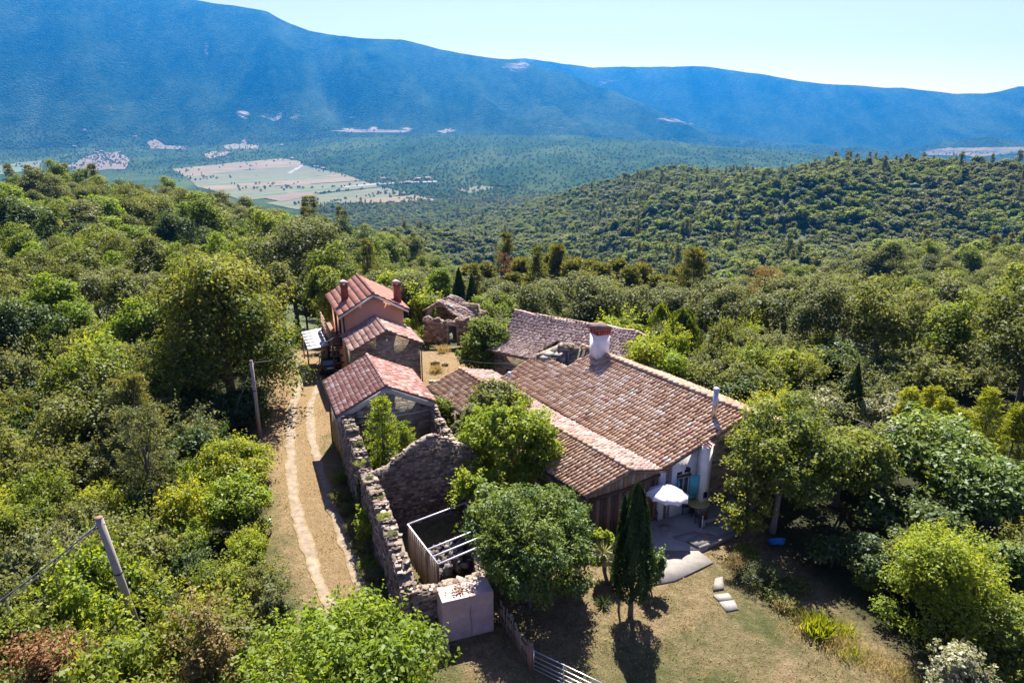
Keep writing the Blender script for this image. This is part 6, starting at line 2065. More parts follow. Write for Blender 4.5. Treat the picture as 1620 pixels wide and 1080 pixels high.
hero(782, 38.5, 118, 590, 'olive toned tree on the courtyard side of the tall green one', 'oak', .21, 11000, 'plum_tree', z0=.5, clumps=70, rc=.12, amp=.2, r=.12, tlo=.35)
hero(735, 36.5, 82, 632, 'pale grey-green low tree beside the ruin wall', 'grey', .20, 7500, 'olive_tree', z0=.3, clumps=52, rc=.13, amp=.2, r=.1, tlo=.2)
hero(690, 41, 56, 598, 'bright green shrub against the back of the red and white roofed barn', 'mid', .2, 5000, 'shrub', 'shrub', z0=.1, clumps=40, crown_name='foliage', tlo=.1)
hero(606, 33.6, 84, 628, 'feathery young spruce growing inside the roofless ruin', 'bright', .17, 0, 'spruce_sapling', 'sapling', kind='pine', zfix=.25, levels=20, per=8, tufts=6, needles=7, conic=.85, z0=.4, upn=.35, aspect=.3, gap=.05)
hero(640, 33.9, 62, 668, 'smaller spreading spruce inside the ruin', 'bright', .17, 0, 'spruce_sapling', 'sapling', kind='pine', zfix=.25, levels=14, per=8, tufts=6, needles=6, conic=.8, z0=.4, upn=.25, aspect=.3)
hero(622, 32.6, 70, 700, 'low green undergrowth filling the ruined room', 'mid', .15, 3500, 'shrub', 'shrub', zfix=.25, z0=.05, clumps=36, crown_name='foliage')
hero(1003, 24.2, 68, 762, 'dark cypress with a bare foot standing on the lawn', 'cypress', .125, 22000, 'cypress_tree', kind='spindle', z0=1.0, r=.11, pw=.62, lump=.16)
hero(984, 24.5, 26, 782, 'thin side spire leaning against the lawn cypress', 'cypress', .12, 4500, 'cypress_spire', 'shrub', kind='spindle', z0=1.4, r=.05, pw=.6)
hero(962, 26.8, 50, 822, 'yellow-green shrub between the evergreen and the lawn cypress', 'bright', .14, 3500, 'shrub', 'shrub', z0=.1, clumps=36, crown_name='foliage')
hero(1036, 25.9, 44, 862, 'small dark fern like shrub beside the concrete path', 'laurel', .14, 2600, 'shrub', 'shrub', z0=.05, clumps=26, crown_name='foliage', shoots=16, shoot_len=.3)
hero(575, 31.2, 30, 748, 'ivy climbing the track side of the ruin wall', 'dark', .15, 3500, 'ivy', 'ivy', kind='spindle', z0=.02, pw=.3, crown_name='foliage', trunk=False)
hero(578, 29.3, 56, 800, 'leafy yellow-green bush against the ruin wall', 'bright', .16, 4500, 'bush', 'bush', z0=.05, clumps=40, crown_name='foliage', shoots=20, shoot_len=.35)
hero(676, 64.3, 54, 512, 'yellow vine hanging over the low wall of the collapsed ruin', 'yellow', .24, 3600, 'vine_mound', 'vines', z0=.05, clumps=30, crown_name='foliage')
hero(655, 22.6, 36, 985, 'scrubby green weeds beside the small stone stack', 'mid', .13, 1800, 'bush', 'bush', z0=.03, clumps=24, crown_name='foliage')
# big leafy tree whose crown reaches up at the bottom of the view
hero(545, 15.6, 340, 1002, 'bright fig tree crown reaching into the bottom of the view', 'bright', .175, 34000, 'fig_tree', z0=2.2, clumps=110, rc=.115, amp=.22, r=.2, shoots=220, shoot_len=.6, tlo=.1, thi=.72, aspect=.55)
hero(215, 37, 112, 590, 'olive conical conifer among the thicket below the great tree', 'pine', .26, 0, 'conifer_tree', kind='pine', levels=22, per=10, tufts=7, needles=8, conic=.75, gap=.02, z0=.3, upn=.4)
hero(232, 32, 130, 640, 'low conifer with long drooping blue-green sprays in the thicket', 'grey', .24, 0, 'conifer_tree', kind='pine', levels=12, per=9, tufts=8, needles=7, conic=.6, droop=.3, z0=.2, upn=.2, gap=.05)
hero(368, 34.5, 135, 690, 'bright yellow-green mound of shrubs at the foot of the stayed pole', 'yellow', .17, 11000, 'shrub', 'shrub', z0=.02, clumps=70, rc=.12, crown_name='foliage', amp=.2, shoots=30, thi=.85)
hero(375, 30.5, 120, 750, 'second yellow-green shrub mound further along the track verge', 'bright', .17, 9500, 'shrub', 'shrub', z0=.02, clumps=64, rc=.12, crown_name='foliage', amp=.2, shoots=30)
hero(35, 40, 62, 642, 'pointed yellow-green conifer spires in the thicket', 'yellow', .2, 6500, 'conifer_tree', kind='spindle', z0=.1, pw=.8, lump=.3, spires=3)
hero(22, 44, 48, 655, 'shorter yellow-green conifer beside the pointed spires', 'yellow', .2, 4500, 'conifer_tree', kind='spindle', z0=.1, pw=.7, lump=.3)

# yuccas
def rosette(rng, c, n, L, w):
    d = unit(rng.normal(size=(n, 3)) * np.array([1, 1, .6]) + np.array([0, 0, .35]))
    return (np.array(c) + d * L * .5, np.cross(d, rng.normal(size=(n, 3))), L * rng.uniform(.8, 1.1, n), rng.uniform(.2, .9, n), dict(aspect=w / L, fold=.02, D=d))
yr = np.random.default_rng(77)
yb = at(962, 925)
yt = thing('yucca', 'pale spiky yucca with two leaning stems beside the lawn cypress', 'yucca', yb)
heads = [yb + Vector((-.25, .2, 1.55)), yb + Vector((.2, .1, 1.2))]
MB().tube([yb, yb + Vector((-.2, .1, .7)), heads[0]], [.10, .08, .09], 8).tube([yb + Vector((.1, 0, 0)), yb + Vector((.2, .05, .6)), heads[1]], [.09, .07, .08], 8).build('stem', M_BARK, yt)
for h_ in heads:
    link('leaf_rosette', leaf_mesh('leaf_rosette', yr, [rosette(yr, h_, 90, .68, .055)], LM['yucca']), yt)
for px_, py_, lb in ((955, 957, 'small dark spiky yucca on the ground in front of the cypress'), (978, 935, 'little spiky yucca close to the cypress foot')):
    yb = at(px_, py_)
    y2 = thing('yucca', lb, 'yucca', yb, 'small ground yuccas')
    link('leaf_rosette', leaf_mesh('leaf_rosette', yr, [rosette(yr, yb + Vector((0, 0, .12)), 60, .5, .05)], LM['dark']), y2)

# dry shrubs and straw tufts on the lawn edge
hero(1168, 27.2, 58, 868, 'twiggy grey dried shrub beside the concrete path', 'brown', .1, 3200, 'dry_shrub', 'shrub', z0=.02, clumps=30, crown_name='foliage', aspect=.2)
hero(1212, 26.3, 80, 886, 'grey-green lavender like shrub on the lawn edge', 'grey', .11, 4200, 'shrub', 'shrub', z0=.02, clumps=40, crown_name='foliage', aspect=.3, shoots=40, shoot_len=.25, tlo=0, thi=.6)
hero(1185, 28.0, 60, 862, 'bushy green herb clump near the patio kerb', 'mid', .11, 3200, 'shrub', 'shrub', z0=.02, clumps=30, crown_name='foliage')
hero(1262, 25.2, 100, 935, 'low dark tangle of weeds in the shade on the lawn edge', 'oak', .11, 4200, 'weeds', 'weeds', z0=.02, clumps=40, crown_name='foliage', flat=.5)
def grass_tuft(px, py, H, W, n, label, mat='straw'):
    rng = np.random.default_rng(int(px + py))
    p0 = at(px, py)
    d = unit(rng.normal(size=(n, 3)) * np.array([.5, .5, .1]) + np.array([0, 0, 1.0]))
    L = H * rng.uniform(.5, 1.0, n)
    base = rng.normal(size=(n, 3)) * np.array([W * .3, W * .3, 0])
    root = thing('grass_tuft', label, 'grass', p0, 'tall straw grass tufts on the lawn edge')
    me = leaf_mesh('blade', rng, [(np.array(p0) + base + d * (L * .5)[:, None], np.cross(d, rng.normal(size=(n, 3))), L, rng.uniform(.1, 1, n), dict(aspect=.035 / .5, fold=.02, D=d))], LM[mat])
    o = tag(link('blades', me, root), kind='stuff')
    return o
grass_tuft(1293, 1000, .9, .9, 520, 'tall yellow straw tuft at the shaded edge of the lawn', 'yellow')
grass_tuft(1325, 1022, .5, 1.3, 260, 'low straw tuft next to the tall yellow one')
grass_tuft(1372, 1045, .4, 1.5, 260, 'straw tuft on the bank above the silver shrub')
grass_tuft(1240, 962, .6, .6, 300, 'thin straw tuft standing in the cherry tree shade')
grass_tuft(1420, 1062, .4, 1.4, 240, 'straw tuft closest to the silver shrub')
for px_, py_, h_, w_, n_, mt, lb in ((1275, 985, .45, .9, 260, 'straw', 'thin dry grass clump above the tall yellow tuft'), (1310, 1008, .35, 1.2, 300, 'straw', 'dry grass clump between the tall yellow tuft and the bank'), (1345, 1034, .4, 1.2, 300, 'yellow', 'greenish dry grass clump halfway down the bank'),
                         (1400, 1058, .35, 1.4, 300, 'straw', 'pale dry grass clump on the lower bank'), (1440, 1075, .4, 1.3, 260, 'grey', 'grey-green grass clump at the foot of the bank'), (1255, 1000, .3, 1.2, 220, 'straw', 'sparse dry grass at the sunny side of the tall yellow tuft'), (1335, 1000, .5, .8, 260, 'yellow', 'greenish grass clump in the shade behind the yellow tuft')):
    grass_tuft(px_, py_, h_, w_, n_, lb, mt)
for px_, py_, lb in ((690, 588, 'dry weed clump beside the stone house corner'), (700, 556, 'dry weed clump at the back of the courtyard')):
    grass_tuft(px_, py_, .8, .9, 260, lb)

# the belt of pines right behind the houses
pk = [kit_pine(760 + i, 4.6, 11.5, 'pine', .5, levels=18, per=8, tufts=6, needles=8, gap=.1, conic=.75) for i in range(3)]
for i, (px_, Y_, w_, yt) in enumerate(((824, 106, 42, 408), (846, 100, 46, 414), (866, 110, 40, 404), (880, 108, 34, 388), (905, 100, 50, 410), (930, 104, 46, 414), (950, 98, 44, 418), (972, 104, 44, 412), (992, 98, 40, 424), (1012, 102, 42, 418), (1034, 96, 40, 436), (1058, 92, 46, 440), (1070, 100, 46, 424), (1128, 96, 44, 470), (1150, 90, 46, 480), (1236, 92, 50, 470), (770, 112, 40, 418), (742, 115, 36, 420), (812, 96, 36, 432), (1180, 98, 40, 456))):
    X, z, W, H = site(px_, Y_, w_, yt)
    plant(pk[i % 3], 'pine_tree', 'feathery green pine in the row of pines behind the houses', 'tree', X, Y_, W * 1.55, H, i * 1.7, 'row of pines behind the houses', z=z)
# ------------------------------------------------------------------ thicket beside the track
def bush_kit(seed, mat, W, H, n, **kw):
    return kit_broad(seed, W, H, mat, kw.pop('leaf', .15), n, skirt=.5, z0=.03, r=.04, trunk_h=H * .5, nl=4, **kw)
BK = {
    'bright': ('bright green leafy bush', [bush_kit(900 + i, 'bright', 3.0, 2.6, 5200, clumps=60, rc=.13, shoots=40, shoot_len=.55) for i in range(2)]),
    'yellow': ('yellow-green leafy bush', [bush_kit(910 + i, 'yellow', 3.0, 2.2, 5200, clumps=60, rc=.13, shoots=45, shoot_len=.5) for i in range(2)]),
    'mid': ('mid green broadleaf bush', [bush_kit(920 + i, 'mid', 3.2, 2.8, 5200, clumps=60, rc=.13, shoots=35, shoot_len=.6, tlo=.1) for i in range(2)]),
    'olive': ('olive green tangled bush', [bush_kit(930 + i, 'oak', 3.2, 2.6, 5200, clumps=64, rc=.12, shoots=60, shoot_len=.7, tlo=.3) for i in range(2)]),
    'grey': ('grey-green scrubby bush', [bush_kit(940 + i, 'grey', 3.0, 2.6, 5200, clumps=60, rc=.12, shoots=55, shoot_len=.65, leaf=.14) for i in range(2)]),
    'dark': ('dark green bramble bush', [bush_kit(950 + i, 'dark', 3.2, 2.2, 5200, clumps=60, rc=.13, shoots=50, shoot_len=.7, thi=1.0, tlo=.2) for i in range(2)]),
    'brown': ('brownish drying bush', [bush_kit(960 + i, 'brown', 2.6, 2.0, 3800, clumps=50, rc=.12, shoots=50, shoot_len=.5, leaf=.13) for i in range(1)]),
}
rb = random.Random(99)
# where each sort grows: tint of the thicket by place (image pixel), so brown scrub stays at the bottom and yellow by the verge
def bush_sort(px, py):
    w = {'bright': 1.4, 'yellow': .8, 'mid': 1.3, 'olive': 1.5, 'grey': 1.1, 'dark': .8, 'brown': .05}
    if py > 880:
        w['brown'] = .5 if px < 330 else .25
        w['grey'] = 1.5
    if py > 900 and px < 300:
        w['dark'] = 1.0
        w['brown'] = .9
    if px > 260 and py < 860:
        w['yellow'] = 2.0
        w['bright'] = 2.0
    if py < 700:
        w['grey'] = 2.2
        w['olive'] = 2.4
        w['mid'] = 1.4
        w['yellow'] = .4
    if 60 < px < 330 and 700 < py < 830:
        w['yellow'] = 1.8
    k, t = list(w), rb.random() * sum(w.values())
    for q in k:
        t -= w[q]
        if t <= 0:
            return q
    return k[-1]
nb = 0
TAKEN = [(p.x, p.y) for p in (p2b, p1b)]
GREAT = Vector((-19.5, 46.5))
for i, (x, y) in enumerate(((-22.5, 41.5), (-20.0, 40.8), (-23.9, 41.0), (-24.6, 43.5), (-21.2, 42.6), (-25.8, 47.0), (-19.3, 42.4), (-22.4, 43.6), (-18.6, 43.4))):
    k = kit_broad(890 + i, 3.6, 2.9, 'dark', .17, 5200, z0=.02, r=.04, trunk_h=1.4, nl=3, clumps=60, rc=.13, skirt=.8, thi=.9) if i < 2 else k
    plant(k, 'bush', 'dark shrub in the shade under the great golden tipped tree', 'bush', x, y, k.W * (1 + .12 * (i % 3)), k.H, i * 1.3, 'dark shrubs under the great tree', crown_name='foliage', trunk=False)

yy = 12.5
while yy < 58:
    step = 2.0 + .028 * (yy - 12)
    xx = float(verge_x(yy)) - 1.15
    xmin = -(yy * .80 + 9)
    while xx > xmin:
        x, y = xx + rb.uniform(-.7, .5), yy + rb.uniform(-.8, .8)
        if x > verge_x(y) - .95:
            x = float(verge_x(y)) - .95 - rb.random() * .3
        q = px_of(x, y, 1.2)
        ok = -140 < q[0] < 900 and q[1] < 1240 and math.hypot(x - GREAT.x, y - GREAT.y) > 6.3
        edge_ = verge_x(y) - x < 2.2
        if math.hypot(x - p2b.x, y - p2b.y) < 1.4 or math.hypot(x - p1b.x, y - p1b.y) < .9:
            ok = False
        # the ground stays open in the shade between the great tree and the stayed pole
        if 38.6 < y < 44 and verge_x(y) - x < 4.2:
            ok = False
        if ok:
            s = bush_sort(*q)
            lab, kits = BK[s]
            sc = rb.uniform(.75, 1.35) * (.62 if edge_ else 1.0) * (1 + max(0, yy - 34) * .012)
            hgt = sc * rb.uniform(.8, 1.25) * (1.0 if edge_ else 1.15)
            if edge_:
                place = 'on the verge past the stayed pole' if yy > 42 else 'on the verge below the yellow-green mounds' if yy < 29 else 'on the track verge by the yellow-green mounds'
            elif yy > 44:
                place = 'in the thicket behind the great tree' if q[0] > 180 else 'in the thicket by the pointed conifer spires'
            elif yy > 31:
                place = 'in the thicket round the conical conifer' if q[0] > 130 else 'in the thicket below the pointed conifer spires'
            elif yy > 23:
                place = 'between the grey pole and the yellow-green mounds' if q[0] > 160 else 'in the thicket behind the grey pole'
            elif yy > 17:
                place = 'between the grey pole and the track' if q[0] > 170 else 'in the scrub under the slack cable'
            else:
                place = 'in the scrub below the grey pole'
            k = kits[rb.randrange(len(kits))]
            plant(k, 'bush', ('large ' if sc > 1.15 else 'small ' if sc < .7 else '') + lab + ' ' + place, 'bush', x, y, k.W * sc, k.H * hgt, rb.uniform(0, 6.28), 'bushes ' + place, crown_name='foliage', trunk=False)
            nb += 1
        xx -= step * rb.uniform(.8, 1.2)
    yy += step * .92
# dead branches and a rusty dead shrub in the scrub
def dead_branches(px, py, z, n, L, label, name='dead_branches'):
    rng = np.random.default_rng(int(px * 3 + py))
    p0 = at(px, py, z)
    root = thing(name, label, 'dead branches', Vector((p0.x, p0.y, 0)))
    for k in range(n):
        d = unit(rng.normal(size=3) * np.array([1, 1, .6]) + np.array([0, 0, .25]))
        a = np.array(p0) + rng.normal(size=3) * np.array([.5, .5, .15])
        mb = MB()
        m1 = a + d * L * .5 + rng.normal(size=3) * .12
        m2 = a + d * L + rng.normal(size=3) * .2
        mb.tube([a, m1, m2], [.035, .022, .008], 5)
        for q in range(6):
            t = rng.uniform(.3, .95)
            s = a + (m2 - a) * t
            mb.tube([s, s + unit(d + rng.normal(size=3) * .8) * L * .35], [.014, .005], 4)
        mb.build('branch', M_DEADWOOD, root)
dead_branches(62, 890, 2.2, 9, 1.7, 'grey dead branches tangled in the dark scrub under the cable')
dead_branches(130, 925, 1.9, 6, 1.3, 'bare grey twigs beside the foot of the utility pole')
dead_branches(1418, 678, 4.6, 4, 1.4, 'bare forked dead branch sticking out of the walnut crown')
hero(85, 17.5, 150, 955, 'rusty red-brown dead shrub in the scrub at the bottom of the view', 'rust', .13, 3600, 'dead_shrub', 'shrub', z0=.3, clumps=40, rc=.13, crown_name='foliage', amp=.3, shoots=40, shoot_len=.4)
hero(265, 20.5, 80, 893, 'small golden leaved shrub beside the utility pole', 'yellow', .14, 2600, 'shrub', 'shrub', z0=.3, clumps=30, rc=.14, crown_name='foliage', shoots=30, shoot_len=.5)
hero(330, 18.0, 110, 905, 'brown and green drying shrub near the fig tree crown', 'brown', .13, 4200, 'shrub', 'shrub', z0=.05, clumps=44, rc=.13, crown_name='foliage', shoots=40, shoot_len=.4)
hero(440, 21.5, 60, 900, 'tall leafy green weeds on the verge where the track bends away', 'grey', .12, 3200, 'weeds', 'weeds', z0=.03, clumps=34, crown_name='foliage', shoots=40, shoot_len=.35)
# tall weeds along the foot of the ruin wall
wf = random.Random(5)
for k in range(13):
    t = (k + .5) / 13
    p = A0.lerp(A1, t) - PROW * wf.uniform(.35, .75)
    kit = BK[('mid', 'grey', 'olive', 'grey')[k % 4]][1][k % 2]
    plant(kit, 'bush', 'low weeds growing along the foot of the long ruin wall', 'weeds', p.x, p.y, wf.uniform(.8, 1.4), wf.uniform(.45, 1.0), wf.uniform(0, 6), 'weeds along the ruin wall', crown_name='foliage', trunk=False)
for k, (sd_, wd_) in enumerate(((1.6, .30), (3.1, .36), (4.6, .2), (6.4, .3), (8.2, .34), (9.9, .22), (11.2, .3))):
    p = A0 + (A1 - A0).normalized() * sd_ + PROW * wd_
    kit = BK[('grey', 'olive', 'yellow')[k % 3]][1][k % 2]
    plant(kit, 'bush', 'little weeds rooted on top of the long ruin wall', 'weeds', p.x, p.y, .5 + .12 * (k % 3), .22 + .06 * (k % 2), k * 1.1, 'weeds on the wall top', z=top_track(sd_) - .02, crown_name='foliage', trunk=False)
# shrubs filling the bank east of the farmhouse and behind it
eb = random.Random(15)
BANK = [(14.5, 36), (19, 35), (17, 41), (12, 47), (15, 50), (20, 46), (25, 44), (9, 53), (13, 56), (18, 55), (23, 52), (28, 50), (6, 57), (10, 60), (15, 62), (21, 60), (27, 57), (33, 52), (20.5, 29), (23, 25), (19, 24), (24, 32),
        (0, 58), (4, 61), (-2, 63), (2, 66), (7, 65), (12, 67), (17, 68), (24, 65), (30, 62), (37, 58), (18.5, 21.0), (21.5, 19.5), (17.8, 26.5)]
for i, (x, y) in enumerate(BANK):
    s = eb.choice(['bright', 'mid', 'olive', 'grey', 'mid', 'yellow', 'dark'])
    lab, kits = BK[s]
    k = kits[i % len(kits)]
    pl = 'on the bank beyond the farmhouse' if y > 34 else 'on the shady bank by the lawn'
    plant(k, 'bush', lab + ' ' + pl, 'bush', x + eb.uniform(-1, 1), y + eb.uniform(-1, 1), k.W * eb.uniform(1.0, 1.7), k.H * eb.uniform(.9, 1.6), eb.uniform(0, 6.28), 'bushes ' + pl, crown_name='foliage', trunk=False)

for yb_ in np.arange(37, 68, 3.6):
    for xb_ in np.arange(13, 52, 3.6):
        x, y = xb_ + eb.uniform(-1.4, 1.4), yb_ + eb.uniform(-1.4, 1.4)
        if math.hypot(x, y) > 64 or (y < 47 and 20.5 < x < 36) or x < 14 + (y - 37) * .1 or (y < 44 and x < 17):
            continue
        s = eb.choice(['bright', 'mid', 'olive', 'grey', 'mid', 'olive', 'dark'])
        lab, kits = BK[s]
        k = kits[eb.randrange(len(kits))]
        pl = 'on the wild bank under the grey oak' if x > 26 else 'on the wild bank past the flue pipe'
        plant(k, 'bush', lab + ' ' + pl, 'bush', x, y, k.W * eb.uniform(1.2, 1.8), k.H * eb.uniform(.9, 1.5), eb.uniform(0, 6.28), 'bushes ' + pl, crown_name='foliage', trunk=False)
for px_, py_ in ((1570, 1000), (1610, 960), (1600, 1040), (1640, 1000), (1650, 920), (1590, 930), (1560, 1090), (1620, 1090), (1440, 900), (1380, 930)):
    p = at(px_, py_)
    k = BK['dark' if px_ % 20 else 'mid'][1][px_ % 2]
    plant(k, 'bush', 'dark bramble in the corner below the bright rounded bush' if px_ > 1500 else 'dark bramble in the shade beside the bright rounded bush', 'bush', p.x, p.y, k.W * eb.uniform(.55, .8), k.H * eb.uniform(.4, .65), eb.uniform(0, 6), 'brambles by the bright rounded bush', crown_name='foliage', trunk=False)

# ------------------------------------------------------------------ woods: near trees one by one, far woods as one mass
TK = {
    'oak': ('oak_tree', [kit_broad(700 + i, 7.5, 8.5, 'oak', .27, 7359, z0=.8, clumps=46, rc=.14, amp=.28) for i in range(3)]),
    'grey': ('oak_tree', [kit_broad(710 + i, 7.0, 8.0, 'grey', .27, 7359, z0=.8, clumps=46, rc=.14, amp=.28) for i in range(2)]),
    'mid': ('broadleaf_tree', [kit_broad(720 + i, 6.5, 8.5, 'mid', .27, 6899, z0=.8, clumps=42, rc=.15, amp=.22) for i in range(2)]),
    'bright': ('broadleaf_tree', [kit_broad(730 + i, 6.0, 7.5, 'bright', .27, 6439, z0=.6, clumps=40, rc=.15, amp=.22, thi=.8) for i in range(1)]),
    'dark': ('broadleaf_tree', [kit_broad(735 + i, 6.5, 9.0, 'dark', .27, 6439, z0=.8, clumps=40, rc=.15, amp=.22) for i in range(1)]),
    'pine': ('pine_tree', [kit_pine(740 + i, 5.0, 12.0, 'pine', .55, levels=14, per=7, tufts=5, needles=6, gap=.12) for i in range(3)]),
}
TXT = {'oak': 'olive green oak', 'grey': 'grey-green oak', 'mid': 'rounded mid green tree', 'bright': 'yellow-green broadleaf tree', 'dark': 'dark green broadleaf tree', 'pine': 'brownish green pine'}
FOOT = [(-19, 8), (18, 8), (24, 30), (14, 58), (-1, 66), (-9, 72), (-20, 62), (-22, 50)]       # farmstead: no woodland inside
rw = np.random.default_rng(31)
def jitter_grid(r0, r1, sp, a0=-43, a1=43):
    R2_ = r1
    xs = np.arange(-r1, r1, sp)
    X, Y = np.meshgrid(xs, np.arange(0, r1, sp))
    X = X.ravel() + rw.uniform(-.42, .42, X.size) * sp
    Y = Y.ravel() + rw.uniform(-.42, .42, Y.size) * sp
    r, a = np.hypot(X, Y), np.degrees(np.arctan2(X, Y))
    k = (r > r0) & (r < r1) & (a > a0) & (a < a1)
    return X[k], Y[k]
HERO_XY = [(o.location.x, o.location.y, max(o.children[0].dimensions.x, 1) if False else 3.0) for o in COL.objects if o.type == 'EMPTY' and o.get('category') in ('tree',)]
def pine_share(x, y):
    n = fbm(x / 60, y / 60, 3, 21)
    r = np.hypot(x, y)
    a = np.degrees(np.arctan2(x, y))
    belt = np.exp(-((r - 104) / 15) ** 2) * np.exp(-((a - 6) / 8) ** 2)         # pine belt behind the farm
    crest = np.exp(-((r - 345) / 35) ** 2) * np.exp(-((a + 31) / 5) ** 2)         # pines on the ridge top
    crest2 = np.exp(-((r - 860) / 60) ** 2) * (np.abs(a - 22) < 16)
    crest3 = np.exp(-((r - 470) / 60) ** 2) * np.exp(-((a + 8) / 7) ** 2)
    return np.clip(.012 + .45 * (n > .42) * (r > 150) + 1.0 * belt + .9 * crest + .30 * crest2 + .35 * crest3, 0, .92)
near = []
for r0, r1, sp in ((58, 120, 5.6), (120, 215, 6.0)):
    X, Y = jitter_grid(r0, r1, sp)
    near.append(np.stack([X, Y], 1))
# trees of the left slope close to the thicket as well
X, Y = jitter_grid(44, 58, 5.2, -60, -26)
near.append(np.stack([X, Y], 1))
XY = np.concatenate(near)
keep = ~poly_mask(XY[:, 0], XY[:, 1], FOOT)
for hx, hy, hr in HERO_XY:
    keep &= np.hypot(XY[:, 0] - hx, XY[:, 1] - hy) > hr
keep &= np.hypot(XY[:, 0] + 19.5, XY[:, 1] - 46.5) > 8.5
a_ = np.degrees(np.arctan2(XY[:, 0], XY[:, 1]))
XY = XY[keep & (np.abs(a_) < 42)]
order = np.argsort(np.hypot(XY[:, 0], XY[:, 1]))
XY = XY[order]
PS = pine_share(XY[:, 0], XY[:, 1])
TONE = fbm(XY[:, 0] / 35, XY[:, 1] / 35, 3, 41)
SINGLE = 300
tree_sort = []
for i in range(len(XY)):
    if rw.random() < PS[i] and not (math.hypot(*XY[i]) < 110 and math.degrees(math.atan2(*XY[i])) > 8):
        tree_sort.append('pine')
    else:
        t = TONE[i] + rw.normal() * .25
        tree_sort.append('grey' if t < -.25 else 'oak' if t < .12 else 'mid' if t < .38 else 'bright' if t < .62 else 'dark')
def wood_place(x, y):
    a = math.degrees(math.atan2(x, y))
    r = math.hypot(x, y)
    far_ = r > 76
    if a < -30:
        return 'on the wooded ridge far beyond the pointed conifer spires' if far_ else 'in the woods past the pointed conifer spires'
    if a < -22:
        return 'on the wooded ridge above the great tree' if far_ else 'in the woods beside the great tree'
    if a < -12:
        return 'up the slope above the orange house' if far_ else 'in the woods close behind the orange house'
    if a < -3:
        return 'in the woods beyond the collapsed ruin' if far_ else 'just behind the collapsed ruin'
    if a < 6:
        return 'in the woods beyond the sagging roof' if far_ else 'just behind the sagging roof'
    if a < 15:
        return 'in the woods beyond the ivy clad columns' if far_ else 'near the ivy clad columns'
    if a < 24:
        return 'on the slope beyond the brown pine' if far_ else 'on the slope past the flue pipe'
    if a < 32:
        return 'on the slope above the narrow cypress' if far_ else 'behind the silvery shrubs'
    return 'on the slope above the grey oak' if far_ else 'on the slope past the bamboo'
for i in range(min(SINGLE, len(XY))):
    s = tree_sort[i]
    nm, kits = TK[s]
    k = kits[int(rw.integers(len(kits)))]
    x, y = XY[i]
    sc = rw.uniform(.75, 1.2)
    pl = wood_place(x, y)
    szw = 'tall ' if sc > 1.08 else 'small ' if sc < .86 else ''
    plant(k, nm, szw + TXT[s] + ' ' + pl, 'tree', float(x), float(y), k.W * sc, k.H * sc * rw.uniform(.85, 1.15), rw.uniform(0, 6.28), TXT[s] + 's ' + pl)

# ---- far woods
def lod_kit(seed, W, H, mat, n, leaf, pine=False, **kw):
    if pine:
        return kit_pine(seed, W, H, mat, leaf, levels=9, per=6, tufts=4, needles=3, gap=.1, aspect=.4).crown
    return kit_broad(seed, W, H, mat, leaf, n, z0=.4, clumps=26, rc=.17, amp=.28, **kw).crown
LOD = [('oak', lod_kit(801, 7.5, 8.0, 'oak', 620, .95)), ('oak', lod_kit(802, 7.5, 8.5, 'oak', 620, .95)), ('grey', lod_kit(803, 7.0, 7.5, 'grey', 620, .9)), ('mid', lod_kit(804, 7.0, 8.5, 'mid', 620, .9)),
       ('bright', lod_kit(805, 6.5, 7.5, 'bright', 560, .9, thi=.6)), ('dark', lod_kit(806, 6.5, 8.5, 'dark', 560, .9)), ('pine', lod_kit(807, 5.0, 12.0, 'pine', 0, 1.1, True)), ('pine', lod_kit(808, 4.4, 11.0, 'pine', 0, 1.1, True))]
wood_col = bpy.data.collections.new('woodland_sources')
for i, (s, me) in enumerate(LOD):
    o = bpy.data.objects.new('%02d_woodland_tree' % i, me)
    wood_col.objects.link(o)
near_col = bpy.data.collections.new('near_woodland_sources')
for i, (s_, q_) in enumerate((('oak', 0), ('oak', 1), ('grey', 0), ('mid', 0), ('bright', 0), ('dark', 0), ('pine', 0), ('pine', 1))):
    near_col.objects.link(bpy.data.objects.new('%02d_near_woodland_tree' % i, TK[s_][1][q_].crown))
def scatter_group(coll):
    ng = bpy.data.node_groups.new('woodland_scatter', 'GeometryNodeTree')
    ng.interface.new_socket('Geometry', in_out='INPUT', socket_type='NodeSocketGeometry')
    ng.interface.new_socket('Geometry', in_out='OUTPUT', socket_type='NodeSocketGeometry')
    nd = ng.nodes
    gi, go = nd.new('NodeGroupInput'), nd.new('NodeGroupOutput')
    ci = nd.new('GeometryNodeCollectionInfo')
    ci.inputs['Collection'].default_value = coll
    ci.inputs['Separate Children'].default_value = True
    ci.inputs['Reset Children'].default_value = True
    ip = nd.new('GeometryNodeInstanceOnPoints')
    ip.inputs['Pick Instance'].default_value = True
    def attr(nm, typ):
        a = nd.new('GeometryNodeInputNamedAttribute')
        a.data_type = typ
        a.inputs['Name'].default_value = nm
        return a.outputs['Attribute']
    cx = nd.new('ShaderNodeCombineXYZ')
    ng.links.new(attr('rot', 'FLOAT'), cx.inputs['Z'])
    er = nd.new('FunctionNodeEulerToRotation')
    ng.links.new(cx.outputs[0], er.inputs[0])
    cs = nd.new('ShaderNodeCombineXYZ')
    w_ = attr('wide', 'FLOAT')
    ng.links.new(w_, cs.inputs['X'])
    ng.links.new(w_, cs.inputs['Y'])
    ng.links.new(attr('tall', 'FLOAT'), cs.inputs['Z'])
    ng.links.new(gi.outputs[0], ip.inputs['Points'])
    ng.links.new(ci.outputs[0], ip.inputs['Instance'])
    ng.links.new(attr('sort', 'INT'), ip.inputs['Instance Index'])
    ng.links.new(er.outputs[0], ip.inputs['Rotation'])
    ng.links.new(cs.outputs[0], ip.inputs['Scale'])
    ng.links.new(ip.outputs[0], go.inputs[0])
    return ng
WOOD_NG = scatter_group(wood_col)
NEAR_NG = scatter_group(near_col)
